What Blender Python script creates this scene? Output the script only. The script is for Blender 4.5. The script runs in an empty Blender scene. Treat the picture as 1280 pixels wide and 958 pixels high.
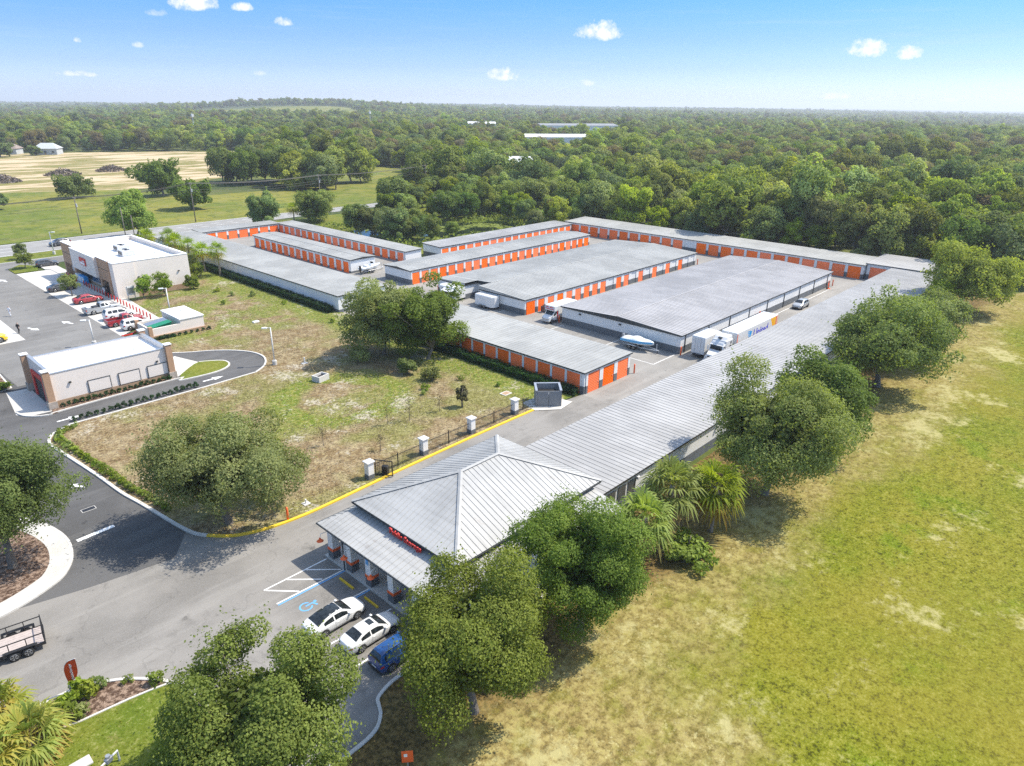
import bpy, math, random
import numpy as np
from mathutils import Vector, Matrix

# ------------------------------------------------------------------ camera, world, sun, exposure
scene = bpy.context.scene
col = scene.collection
CAMH = 32.5
yaw, pitch, roll = math.radians(43.1), math.radians(21.915), math.radians(0.516)
fwd = Vector((math.cos(yaw) * math.cos(pitch), math.sin(yaw) * math.cos(pitch), -math.sin(pitch)))
rgt0 = Vector((math.sin(yaw), -math.cos(yaw), 0))
up0 = rgt0.cross(fwd)
rgt = rgt0 * math.cos(roll) + up0 * math.sin(roll)
upv = up0 * math.cos(roll) - rgt0 * math.sin(roll)
cam_data = bpy.data.cameras.new('camera')
cam = bpy.data.objects.new('camera', cam_data)
cam.matrix_world = Matrix(((rgt.x, upv.x, -fwd.x, 0), (rgt.y, upv.y, -fwd.y, 0), (rgt.z, upv.z, -fwd.z, CAMH), (0, 0, 0, 1)))
cam_data.sensor_width = 36
cam_data.lens = 870 / 1280 * 36
cam_data.clip_start = 0.5
cam_data.clip_end = 30000
col.objects.link(cam)
scene.camera = cam

SUN_AZ, SUN_EL = math.radians(-30), math.radians(55)
world = bpy.data.worlds.new('World')
scene.world = world
world.use_nodes = True
sun_data = bpy.data.lights.new('sun', 'SUN')
sun_data.energy = 2.5
sun_data.angle = math.radians(0.53)
sun_data.color = (1.0, 0.93, 0.81)
sun = bpy.data.objects.new('sun', sun_data)
sdir = Vector((math.cos(SUN_AZ) * math.cos(SUN_EL), math.sin(SUN_AZ) * math.cos(SUN_EL), math.sin(SUN_EL)))
sun.rotation_euler = (-sdir).to_track_quat('-Z', 'Y').to_euler()
sun.location = (0, 0, 200)
col.objects.link(sun)
scene.view_settings.view_transform = 'Standard'
scene.view_settings.look = 'None'
scene.view_settings.exposure = 1.45
scene.view_settings.gamma = 1.0
scene.view_settings.use_curve_mapping = False
scene.render.engine = 'CYCLES'
scene.cycles.max_bounces = 7
scene.cycles.diffuse_bounces = 4
scene.cycles.glossy_bounces = 2
scene.cycles.transmission_bounces = 4
scene.cycles.volume_bounces = 0
scene.cycles.use_denoising = False
scene.cycles.sample_clamp_indirect = 4

def ND(nt, typ, **kw):
    n = nt.nodes.new(typ)
    for k, v in kw.items():
        if k == 'ins':
            for i, x in v.items():
                n.inputs[i].default_value = x
        else:
            setattr(n, k, v)
    return n

def mth(nt, op, a, b=None, c=None, clamp=False):
    n = nt.nodes.new('ShaderNodeMath'); n.operation = op; n.use_clamp = clamp
    for i, x in enumerate((a, b, c)):
        if x is None: continue
        if isinstance(x, (int, float)): n.inputs[i].default_value = x
        else: nt.links.new(x, n.inputs[i])
    return n.outputs[0]

def mixc(nt, f, a, b, typ='MIX'):
    n = nt.nodes.new('ShaderNodeMix'); n.data_type = 'RGBA'; n.blend_type = typ
    for i, x in ((0, f), (6, a), (7, b)):
        if isinstance(x, (int, float)): n.inputs[i].default_value = x
        elif isinstance(x, tuple): n.inputs[i].default_value = (*x, 1) if len(x) == 3 else x
        else: nt.links.new(x, n.inputs[i])
    return n.outputs[2]

def ramp(nt, fac, stops, interp='LINEAR'):
    n = nt.nodes.new('ShaderNodeValToRGB'); r = n.color_ramp; r.interpolation = interp
    while len(r.elements) < len(stops): r.elements.new(0.5)
    for e, (p, c) in zip(r.elements, stops):
        e.position = p; e.color = (*c, 1) if isinstance(c, tuple) else (c, c, c, 1)
    nt.links.new(fac, n.inputs[0])
    return n.outputs[0]

def noise(nt, vec, scale, detail=4, rough=0.55, dist=0):
    n = ND(nt, 'ShaderNodeTexNoise', ins={2: scale, 3: detail, 4: rough})
    n.inputs['Distortion'].default_value = dist
    if vec is not None: nt.links.new(vec, n.inputs[0])
    return n.outputs[0]

def step(nt, v, a, b):
    n = ND(nt, 'ShaderNodeMapRange', ins={1: a, 2: b}); n.interpolation_type = 'SMOOTHSTEP'
    nt.links.new(v, n.inputs[0]); return n.outputs[0]

# sky: physical sky, a clear azure deepening above the horizon, small fair-weather clouds all round
def build_sky():
    nt = world.node_tree; nt.nodes.clear()
    out = ND(nt, 'ShaderNodeOutputWorld'); bg = ND(nt, 'ShaderNodeBackground')
    sky = ND(nt, 'ShaderNodeTexSky'); sky.sky_type = 'NISHITA'; sky.sun_disc = False
    sky.sun_elevation = SUN_EL; sky.sun_rotation = math.pi / 2 - SUN_AZ
    sky.altitude = 40; sky.air_density = 1.0; sky.dust_density = 0.6; sky.ozone_density = 1.2
    tc = ND(nt, 'ShaderNodeTexCoord'); sp = ND(nt, 'ShaderNodeSeparateXYZ')
    nt.links.new(tc.outputs['Generated'], sp.inputs[0])
    x, y, z = sp.outputs
    el = mth(nt, 'ARCSINE', z); az = mth(nt, 'ARCTAN2', y, x)
    t = mth(nt, 'DIVIDE', el, 0.50, clamp=True)
    tint = ramp(nt, t, [(0.0, (0.364, 0.473, 0.764)), (0.02, (0.33, 0.415, 0.703)), (0.086, (0.233, 0.309, 0.521)), (0.154, (0.182, 0.27, 0.467)), (0.28, (0.112, 0.258, 0.43)), (0.6, (0.36, 0.5, 0.66)), (1.0, (1.0, 0.92, 0.82))])
    c = mixc(nt, 1.0, sky.outputs[0], tint, 'MULTIPLY')
    clouds = [(16.8, 8.3, 1.9, .75, 1), (21.5, 7.6, .9, .55, .8), (43, 8.4, 2.6, .8, 1)]
    clouds = CLOUDS
    n1 = noise(nt, tc.outputs['Generated'], 95, 6, 0.62)
    n2 = noise(nt, tc.outputs['Generated'], 34, 3, 0.5)
    nn = mth(nt, 'ADD', mth(nt, 'MULTIPLY', mth(nt, 'SUBTRACT', n1, 0.5), 2.6), mth(nt, 'MULTIPLY', mth(nt, 'SUBTRACT', n2, 0.5), 1.5))
    mask = None; shade = None
    for (a, e, w, h, d) in clouds:
        a, e, w, h = [math.radians(v) for v in (a, e, w, h)]
        da = mth(nt, 'DIVIDE', mth(nt, 'SUBTRACT', az, a), w)
        de = mth(nt, 'DIVIDE', mth(nt, 'SUBTRACT', el, e), h)
        dlow = mth(nt, 'MULTIPLY', mth(nt, 'MINIMUM', de, 0.0), 1.7)   # flat base
        dhi = mth(nt, 'MAXIMUM', de, 0.0)
        r2 = mth(nt, 'ADD', mth(nt, 'MULTIPLY', da, da), mth(nt, 'ADD', mth(nt, 'MULTIPLY', dlow, dlow), mth(nt, 'MULTIPLY', dhi, dhi)))
        m = mth(nt, 'MULTIPLY', mth(nt, 'ADD', mth(nt, 'SUBTRACT', 0.8, r2), nn, clamp=False), 1.15, clamp=True)
        near = mth(nt, 'MULTIPLY', mth(nt, 'SUBTRACT', 2.4, r2), 2, clamp=True)
        m = mth(nt, 'MULTIPLY', mth(nt, 'MULTIPLY', m, near), d)
        mask = m if mask is None else mth(nt, 'MAXIMUM', mask, m)
    # thin high streaks low in the sky
    mp = ND(nt, 'ShaderNodeMapping'); mp.inputs['Scale'].default_value = (3, 3, 60)
    nt.links.new(tc.outputs['Generated'], mp.inputs[0])
    st = noise(nt, mp.outputs[0], 2.2, 4, 0.6)
    st = mth(nt, 'MULTIPLY', mth(nt, 'SUBTRACT', st, 0.55), 1.1, clamp=True)
    fade = mth(nt, 'SUBTRACT', 1.0, mth(nt, 'DIVIDE', el, 0.2), clamp=True)
    c = mixc(nt, mth(nt, 'MULTIPLY', st, fade), c, (1.95, 2.2, 2.5))
    white = mixc(nt, mth(nt, 'MULTIPLY', n1, 1.0), (2.2, 2.35, 2.6), (3.1, 3.1, 3.1))
    c = mixc(nt, mask, c, white)
    nt.links.new(c, bg.inputs[0]); bg.inputs[1].default_value = 0.15
    nt.links.new(bg.outputs[0], out.inputs[0])
CLOUDS = [(65.21, 6.01, 1.98, 0.79, 1), (62.28, 5.91, 0.98, 0.4, 0.9), (59.68, 5.13, 0.81, 0.46, 0.85), (72.64, 3.5, 0.34, 0.26, 0.7), (69.15, 3.36, 0.41, 0.26, 0.55), (73.02, 1.51, 1.56, 0.26, 0.75), (61.62, 1.81, 0.62, 0.26, 0.4), (67.77, 5.32, 0.82, 0.33, 0.4), (44.03, 1.84, 1.32, 0.72, 1), (36.86, 4.78, 1.89, 0.86, 1), (18.64, 3.46, 1.7, 0.79, 1), (15.95, 3.17, 1.03, 0.59, 0.95), (37.69, 1.39, 0.65, 0.33, 0.6), (27.19, 1.16, 0.5, 0.26, 0.4), (20.0, 0.6, 1.55, 0.33, 0.7), (17.95, 0.46, 0.47, 0.2, 0.4), (13.16, 0.39, 0.56, 0.2, 0.45), (116.4, 8.9, 2.3, 0.8, 1), (118.5, 13.8, 1.8, 0.6, 1), (-81.39999999999998, 5.8, 1.6, 0.8, 1), (-157.3, 17.7, 2.2, 1.1, 1), (166.1, 19.2, 2.1, 0.7, 1), (95.4, 27.3, 1.5, 0.7, 1), (-42.10000000000002, 17.6, 1.8, 1.0, 1), (102.6, 20.7, 1.6, 0.6, 1), (-99.89999999999998, 26.3, 1.3, 0.9, 1), (169.5, 21.5, 2.2, 0.6, 1), (-57.5, 19.4, 2.1, 1.0, 1), (-157.9, 22.0, 2.4, 0.6, 1), (-52.60000000000002, 12.8, 1.8, 0.6, 1), (-90.39999999999998, 10.3, 2.4, 0.7, 1)]
build_sky()

# ------------------------------------------------------------------ materials
MATS = {}
def newmat(name):
    m = bpy.data.materials.new(name); m.use_nodes = True
    nt = m.node_tree; nt.nodes.clear()
    out = ND(nt, 'ShaderNodeOutputMaterial'); b = ND(nt, 'ShaderNodeBsdfPrincipled')
    nt.links.new(b.outputs[0], out.inputs[0])
    MATS[name] = m
    return m, nt, b

def M(name, c, rough=0.6, metal=0.0, var=0.12, scale=1.5, bump=0.0, bscale=30, coat=0.0, spec=0.4, obj=True, emit=None):
    """plain surface with uneven tone: two noise scales modulate the base colour and roughness"""
    if name in MATS: return MATS[name]
    m, nt, b = newmat(name)
    if obj:
        v = ND(nt, 'ShaderNodeTexCoord').outputs['Object']
    else:
        v = ND(nt, 'ShaderNodeNewGeometry').outputs['Position']
    n1 = noise(nt, v, scale, 5, 0.6); n2 = noise(nt, v, scale * 9, 3, 0.6)
    f = mth(nt, 'ADD', mth(nt, 'MULTIPLY', n1, 0.65), mth(nt, 'MULTIPLY', n2, 0.35))
    lo = tuple(max(0, x * (1 - var)) for x in c); hi = tuple(min(1, x * (1 + var)) for x in c)
    cc = ramp(nt, f, [(0.3, lo), (0.7, hi)])
    nt.links.new(cc, b.inputs['Base Color'])
    nt.links.new(mth(nt, 'ADD', mth(nt, 'MULTIPLY', mth(nt, 'SUBTRACT', n2, 0.5), 0.2), rough, clamp=True), b.inputs['Roughness'])
    b.inputs['Metallic'].default_value = metal
    b.inputs['Specular IOR Level'].default_value = spec
    b.inputs['Coat Weight'].default_value = coat
    b.inputs['Coat Roughness'].default_value = 0.08
    if bump:
        bn = ND(nt, 'ShaderNodeBump', ins={0: bump, 1: 0.05})
        nt.links.new(noise(nt, v, bscale, 4, 0.6), bn.inputs['Height']); nt.links.new(bn.outputs[0], b.inputs['Normal'])
    if emit:
        b.inputs['Emission Color'].default_value = (*emit[0], 1); b.inputs['Emission Strength'].default_value = emit[1]
    return m

def glass_mat():
    m, nt, b = newmat('vehicle_glass')
    b.inputs['Base Color'].default_value = (0.012, 0.016, 0.018, 1); b.inputs['Roughness'].default_value = 0.06
    b.inputs['Specular IOR Level'].default_value = 0.6
    v = ND(nt, 'ShaderNodeTexCoord').outputs['Object']
    nt.links.new(ramp(nt, noise(nt, v, 4, 3), [(0.35, (0.008, 0.01, 0.011)), (0.7, (0.03, 0.036, 0.038))]), b.inputs['Base Color'])
    return m
glass_mat()

def leaf_mat(name, dark, mid, light, hue=0.018, val=0.5, trans=0.46, rough=0.75):
    """leaf colour from the face's own random value and the plant's own random value"""
    m = bpy.data.materials.new(name); m.use_nodes = True; MATS[name] = m
    nt = m.node_tree; nt.nodes.clear(); out = ND(nt, 'ShaderNodeOutputMaterial')
    at = ND(nt, 'ShaderNodeAttribute', attribute_name='rnd')
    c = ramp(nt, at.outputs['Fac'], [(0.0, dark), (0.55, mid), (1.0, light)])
    oi = ND(nt, 'ShaderNodeObjectInfo')
    hs = ND(nt, 'ShaderNodeHueSaturation')
    r = oi.outputs['Random']
    r2 = mth(nt, 'FRACT', mth(nt, 'MULTIPLY', r, 7.31)); r3 = mth(nt, 'FRACT', mth(nt, 'MULTIPLY', r, 23.7))
    nt.links.new(mth(nt, 'ADD', 0.5 - hue, mth(nt, 'MULTIPLY', r, 2 * hue)), hs.inputs['Hue'])
    nt.links.new(mth(nt, 'ADD', 0.8, mth(nt, 'MULTIPLY', r2, 0.35)), hs.inputs['Saturation'])
    big = noise(nt, oi.outputs['Location'], 0.006, 3, 0.6)          # stands of lighter and darker trees
    vv = mth(nt, 'ADD', 1 - val / 2, mth(nt, 'MULTIPLY', r3, val))
    nt.links.new(mth(nt, 'MULTIPLY', vv, mth(nt, 'ADD', 0.55, mth(nt, 'MULTIPLY', big, 0.9))), hs.inputs['Value'])
    nt.links.new(c, hs.inputs['Color'])
    d = ND(nt, 'ShaderNodeBsdfDiffuse'); t = ND(nt, 'ShaderNodeBsdfTranslucent'); g = ND(nt, 'ShaderNodeBsdfGlossy')
    g.inputs['Roughness'].default_value = rough; g.inputs[0].default_value = (0.5, 0.55, 0.5, 1)
    nt.links.new(hs.outputs[0], d.inputs[0])
    nt.links.new(mixc(nt, 1.0, hs.outputs[0], (1.25, 1.3, 0.55), 'MULTIPLY'), t.inputs[0])
    mx = ND(nt, 'ShaderNodeMixShader', ins={0: trans}); nt.links.new(d.outputs[0], mx.inputs[1]); nt.links.new(t.outputs[0], mx.inputs[2])
    m2 = ND(nt, 'ShaderNodeMixShader', ins={0: 0.025}); nt.links.new(mx.outputs[0], m2.inputs[1]); nt.links.new(g.outputs[0], m2.inputs[2])
    nt.links.new(m2.outputs[0], out.inputs[0])
    return m
leaf_mat('oak_leaf', (0.105, 0.138, 0.034), (0.21, 0.262, 0.066), (0.31, 0.37, 0.108))
leaf_mat('bright_leaf', (0.12, 0.162, 0.024), (0.235, 0.295, 0.047), (0.34, 0.41, 0.082))
leaf_mat('lime_leaf', (0.10, 0.14, 0.015), (0.25, 0.31, 0.03), (0.40, 0.44, 0.06), hue=0.015, val=0.25)
leaf_mat('dark_leaf', (0.085, 0.130, 0.030), (0.165, 0.225, 0.055), (0.25, 0.315, 0.09), val=0.25)
leaf_mat('forest_leaf', (0.115, 0.148, 0.026), (0.245, 0.290, 0.052), (0.36, 0.40, 0.088), hue=0.022, val=0.85)
leaf_mat('palm_leaf', (0.32, 0.21, 0.04), (0.20, 0.265, 0.02), (0.32, 0.40, 0.045), hue=0.012, val=0.25, rough=0.7)
leaf_mat('gold_palm_leaf', (0.46, 0.29, 0.03), (0.48, 0.42, 0.03), (0.30, 0.40, 0.04), hue=0.015, val=0.3, rough=0.7)
leaf_mat('hedge_leaf', (0.014, 0.034, 0.012), (0.03, 0.075, 0.022), (0.07, 0.13, 0.035), hue=0.02, val=0.25)
leaf_mat('dry_leaf', (0.11, 0.085, 0.04), (0.18, 0.15, 0.065), (0.25, 0.22, 0.10), hue=0.02, val=0.3)
leaf_mat('dead_wood', (0.06, 0.045, 0.035), (0.14, 0.11, 0.09), (0.26, 0.22, 0.19), trans=0.0, val=0.2)
M('bark', (0.16, 0.135, 0.11), 0.9, var=0.35, scale=6, bump=0.6, bscale=25)
M('palm_bark', (0.20, 0.175, 0.145), 0.9, var=0.35, scale=8, bump=0.6, bscale=20)

def roof_mat(name, c, along):
    """painted sheet: chalking, streaks running down the slope, lap lines and faint rust"""
    m, nt, b = newmat(name); p = ND(nt, 'ShaderNodeNewGeometry').outputs['Position']
    lo = tuple(v * 0.86 for v in c); hi = tuple(v * 1.10 for v in c)
    col_ = mixc(nt, step(nt, noise(nt, p, 0.16, 5, 0.6), 0.36, 0.64), lo, hi)
    mp = ND(nt, 'ShaderNodeMapping'); nt.links.new(p, mp.inputs[0]); mp.inputs['Scale'].default_value = (2.6, 0.12, 1) if along == 'y' else (0.12, 2.6, 1)
    s = noise(nt, mp.outputs[0], 1.0, 4, 0.65)
    col_ = mixc(nt, mth(nt, 'MULTIPLY', step(nt, s, 0.50, 0.66), 0.45), col_, tuple(v * 0.74 for v in c))
    col_ = mixc(nt, mth(nt, 'MULTIPLY', step(nt, s, 0.48, 0.34), 0.35), col_, tuple(min(1, v * 1.2) for v in c))
    r = mth(nt, 'MULTIPLY', step(nt, noise(nt, p, 0.5, 5, 0.7), 0.60, 0.72), step(nt, s, 0.5, 0.6))
    col_ = mixc(nt, mth(nt, 'MULTIPLY', r, 0.35), col_, (0.20, 0.14, 0.10))
    nt.links.new(col_, b.inputs['Base Color']); b.inputs['Roughness'].default_value = 0.55; b.inputs['Specular IOR Level'].default_value = 0.25
roof_mat('metal_roof', (0.35, 0.345, 0.335), 'y')
roof_mat('office_roof', (0.37, 0.37, 0.36), 'y')
roof_mat('aged_roof', (0.335, 0.327, 0.325), 'y')
roof_mat('pale_roof', (0.33, 0.33, 0.312), 'y')
roof_mat('pale_roof_cross', (0.33, 0.33, 0.312), 'x')
M('white_membrane', (0.80, 0.80, 0.79), 0.7, var=0.05, scale=0.3, obj=False)
M('dark_trim', (0.035, 0.04, 0.042), 0.5, var=0.2)
M('white_wall', (0.70, 0.695, 0.68), 0.75, var=0.06, scale=0.5, bump=0.15, bscale=12, obj=False)
M('grey_base', (0.12, 0.13, 0.14), 0.8, var=0.18, scale=0.7, bump=0.2, bscale=14, obj=False)
M('block_grey', (0.22, 0.228, 0.235), 0.8, var=0.12, scale=0.9, bump=0.3, bscale=10, obj=False)
M('orange_door', (0.93, 0.150, 0.003), 0.6, var=0.07, scale=1.2, spec=0.15)
def fade(name):
    nt = MATS[name].node_tree; b = [n for n in nt.nodes if n.type == 'BSDF_PRINCIPLED'][0]; l = b.inputs['Base Color'].links[0].from_socket
    oi = ND(nt, 'ShaderNodeObjectInfo'); hs = ND(nt, 'ShaderNodeHueSaturation'); nt.links.new(l, hs.inputs['Color'])
    nt.links.new(mth(nt, 'ADD', 0.86, mth(nt, 'MULTIPLY', oi.outputs['Random'], 0.26)), hs.inputs['Value']); nt.links.new(mth(nt, 'ADD', 0.9, mth(nt, 'MULTIPLY', mth(nt, 'FRACT', mth(nt, 'MULTIPLY', oi.outputs['Random'], 9.7)), 0.12)), hs.inputs['Saturation'])
    nt.links.new(hs.outputs[0], b.inputs['Base Color'])
fade('orange_door')
M('orange_paint', (0.80, 0.13, 0.03), 0.5, var=0.1, scale=3)
M('red_paint', (0.55, 0.03, 0.025), 0.5, var=0.1, scale=3)
M('cream_wall', (0.72, 0.645, 0.575), 0.85, var=0.05, scale=0.5, bump=0.15, bscale=20, obj=False)
M('brown_wall', (0.40, 0.25, 0.155), 0.85, var=0.1, scale=0.6, bump=0.15, bscale=20, obj=False)
M('tan_base', (0.36, 0.24, 0.15), 0.85, var=0.15, scale=1.5, bump=0.3, bscale=12, obj=False)
M('stone', (0.36, 0.31, 0.26), 0.9, var=0.3, scale=3, bump=0.5, bscale=8, obj=False)
M('concrete', (0.50, 0.48, 0.44), 0.85, var=0.13, scale=0.35, bump=0.2, bscale=30, obj=False)
M('kerb_concrete', (0.54, 0.52, 0.48), 0.85, var=0.16, scale=1.2, bump=0.2, bscale=30, obj=False)
M('yellow_paint', (0.72, 0.48, 0.03), 0.7, var=0.15, scale=1.5, obj=False)
M('white_paint', (0.80, 0.80, 0.78), 0.7, var=0.14, scale=2.5, obj=False)
M('blue_paint', (0.12, 0.36, 0.68), 0.7, var=0.15, scale=2.5, obj=False)
M('black_metal', (0.022, 0.022, 0.024), 0.5, var=0.2)
M('steel', (0.45, 0.46, 0.47), 0.4, metal=0.6, var=0.12)
M('galvanised', (0.55, 0.56, 0.57), 0.5, metal=0.3, var=0.15)
M('white_enamel', (0.68, 0.675, 0.66), 0.35, var=0.04, coat=0.3)
M('car_white', (0.68, 0.68, 0.665), 0.28, var=0.02, coat=0.8)
M('car_silver', (0.40, 0.41, 0.41), 0.3, metal=0.3, var=0.04, coat=0.8)
M('car_blue', (0.005, 0.055, 0.20), 0.28, var=0.05, coat=0.9)
M('car_red', (0.33, 0.02, 0.026), 0.28, var=0.05, coat=0.9)
M('car_grey', (0.055, 0.06, 0.07), 0.3, var=0.05, coat=0.9)
M('car_yellow', (0.75, 0.50, 0.02), 0.35, var=0.05, coat=0.7)
M('car_midgrey', (0.22, 0.235, 0.26), 0.3, metal=0.3, var=0.05, coat=0.8)
M('tyre', (0.018, 0.018, 0.018), 0.9, var=0.3, scale=5)
M('alloy', (0.42, 0.43, 0.44), 0.3, metal=0.7, var=0.1)
M('black_plastic', (0.02, 0.02, 0.021), 0.55, var=0.2)
M('taillight', (0.45, 0.01, 0.012), 0.2, var=0.1, coat=0.6)
M('headlight', (0.6, 0.62, 0.63), 0.15, var=0.1, coat=0.8)
M('wood_deck', (0.42, 0.36, 0.33), 0.85, var=0.2, scale=4)
M('blue_cover', (0.12, 0.38, 0.62), 0.8, var=0.15, scale=2)
M('boat_white', (0.72, 0.76, 0.78), 0.4, var=0.06, coat=0.4)
M('lettering_blue', (0.06, 0.07, 0.55), 0.5, var=0.05)
M('emblem_blue', (0.0, 0.30, 0.68), 0.5, var=0.1)
M('amber_paint', (0.85, 0.42, 0.01), 0.5, var=0.08)
M('green_paint', (0.01, 0.20, 0.10), 0.5, var=0.15)
M('flag_cloth', (0.62, 0.07, 0.012), 0.8, var=0.08, scale=4)
M('store_glass', (0.06, 0.075, 0.085), 0.12, var=0.3, scale=2, coat=0.5)
M('wood_pole', (0.17, 0.145, 0.12), 0.9, var=0.25, scale=4, bump=0.4)
M('white_pole', (0.66, 0.65, 0.62), 0.5, var=0.06)
M('skin', (0.40, 0.26, 0.19), 0.6, var=0.08)
M('dark_cloth', (0.02, 0.022, 0.026), 0.9, var=0.2)
M('white_cloth', (0.72, 0.72, 0.74), 0.9, var=0.08)
M('brown_roof', (0.24, 0.19, 0.16), 0.85, var=0.15, scale=1)
M('siding', (0.42, 0.44, 0.44), 0.8, var=0.06)

def ground_mat(name, build, rough=0.95, bump=0.4, bscale=6):
    m, nt, b = newmat(name)
    p = ND(nt, 'ShaderNodeNewGeometry').outputs['Position']
    c = build(nt, p)
    nt.links.new(c, b.inputs['Base Color']); b.inputs['Roughness'].default_value = rough
    b.inputs['Specular IOR Level'].default_value = 0.15
    if bump:
        bn = ND(nt, 'ShaderNodeBump', ins={0: bump, 1: 0.08})
        nt.links.new(noise(nt, p, bscale, 5, 0.7), bn.inputs['Height']); nt.links.new(bn.outputs[0], b.inputs['Normal'])
    return m

def sep(nt, p):
    s = ND(nt, 'ShaderNodeSeparateXYZ'); nt.links.new(p, s.inputs[0]); return s.outputs

def grass_fine(nt, p, g1, g2, dry, amount=0.5):
    a = noise(nt, p, 0.09, 5, 0.6); b_ = noise(nt, p, 0.6, 4, 0.65); f = noise(nt, p, 5.5, 3, 0.75)
    c = mixc(nt, step(nt, a, 0.38, 0.62), g1, g2)
    dm = mth(nt, 'ADD', mth(nt, 'MULTIPLY', b_, 0.6), mth(nt, 'MULTIPLY', f, 0.5))
    return mixc(nt, step(nt, dm, 0.75 - amount * 0.4, 0.95 - amount * 0.4), c, dry)

def speckle(nt, p, c, scale, amt):
    """blade-sized light and dark of mown turf"""
    n = noise(nt, p, scale, 5, 0.8); m = noise(nt, p, scale * 0.31, 4, 0.75)
    f = mth(nt, 'ADD', mth(nt, 'MULTIPLY', n, 0.6), mth(nt, 'MULTIPLY', m, 0.4))
    k = ramp(nt, f, [(0.41, 1 - amt), (0.5, 1.0), (0.60, 1.0)])
    c = mixc(nt, 1.0, c, k, 'MULTIPLY')
    return mixc(nt, mth(nt, 'MULTIPLY', step(nt, f, 0.525, 0.60), amt * 0.8), c, (0.50, 0.45, 0.22))
def g_field(nt, p):      # mown paddock beside the long building, with bare sand and leaf litter by the trees
    x, y, z = sep(nt, p)
    c = grass_fine(nt, p, (0.215, 0.245, 0.018), (0.285, 0.27, 0.038), (0.36, 0.30, 0.11), 0.30)
    lush = step(nt, noise(nt, p, 0.16, 4, 0.6), 0.56, 0.68)
    c = mixc(nt, mth(nt, 'MULTIPLY', lush, 0.75), c, (0.18, 0.26, 0.008))
    c = speckle(nt, p, c, 5.0, 0.72)
    c = mixc(nt, mth(nt, 'MULTIPLY', step(nt, noise(nt, p, 0.035, 4, 0.6), 0.45, 0.62), 0.35), c, (0.33, 0.27, 0.07))
    # dry belt toward the tree row and the near end
    wob = mth(nt, 'MULTIPLY', mth(nt, 'SUBTRACT', noise(nt, p, 0.12, 4, 0.6), 0.5), 16)
    belt = step(nt, mth(nt, 'ADD', y, wob), 12.0, 18.5)
    near = step(nt, mth(nt, 'ADD', mth(nt, 'SUBTRACT', 40.0, x), wob), 3.0, 16.0)
    nb = mth(nt, 'MULTIPLY', near, step(nt, mth(nt, 'ADD', y, wob), 6.5, 12.5))
    dry = mth(nt, 'MAXIMUM', mth(nt, 'MULTIPLY', belt, 0.85), nb)
    dryc = mixc(nt, step(nt, noise(nt, p, 1.3, 5, 0.75), 0.42, 0.62), (0.33, 0.24, 0.16), (0.56, 0.45, 0.33))
    dryc = mixc(nt, mth(nt, 'MULTIPLY', step(nt, noise(nt, p, 0.55, 4, 0.65), 0.48, 0.66), 0.6), dryc, (0.24, 0.23, 0.05))
    dryc = speckle(nt, p, dryc, 4.2, 0.5)
    c = mixc(nt, mth(nt, 'MULTIPLY', dry, 0.9), c, dryc)
    fl = mth(nt, 'MULTIPLY', step(nt, noise(nt, p, 2.4, 5, 0.8), 0.54, 0.62), step(nt, noise(nt, p, 0.3, 3, 0.6), 0.44, 0.60))
    c = mixc(nt, mth(nt, 'MULTIPLY', mth(nt, 'MULTIPLY', fl, dry), 0.7), c, (0.68, 0.60, 0.50))
    # bare sand
    sn = mth(nt, 'ADD', mth(nt, 'MULTIPLY', noise(nt, p, 0.11, 3, 0.6), 0.62), mth(nt, 'MULTIPLY', noise(nt, p, 1.1, 5, 0.75), 0.38))
    sn = mth(nt, 'ADD', sn, mth(nt, 'ADD', mth(nt, 'MULTIPLY', dry, 0.03), mth(nt, 'MULTIPLY', nb, 0.03)))
    c = mixc(nt, mth(nt, 'MULTIPLY', step(nt, sn, 0.55, 0.645), 0.75), c, (0.64, 0.57, 0.48))
    lit = step(nt, mth(nt, 'ADD', y, mth(nt, 'MULTIPLY', wob, 0.5)), 19, 23)
    litc = mixc(nt, step(nt, noise(nt, p, 3.0, 4, 0.75), 0.42, 0.6), (0.075, 0.05, 0.035), (0.30, 0.19, 0.12))
    return mixc(nt, 1.0, mixc(nt, mth(nt, 'MULTIPLY', lit, 0.85), c, litc), (0.62, 0.625, 0.34), 'MULTIPLY')
ground_mat('field_grass', g_field, bump=0.5)

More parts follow.
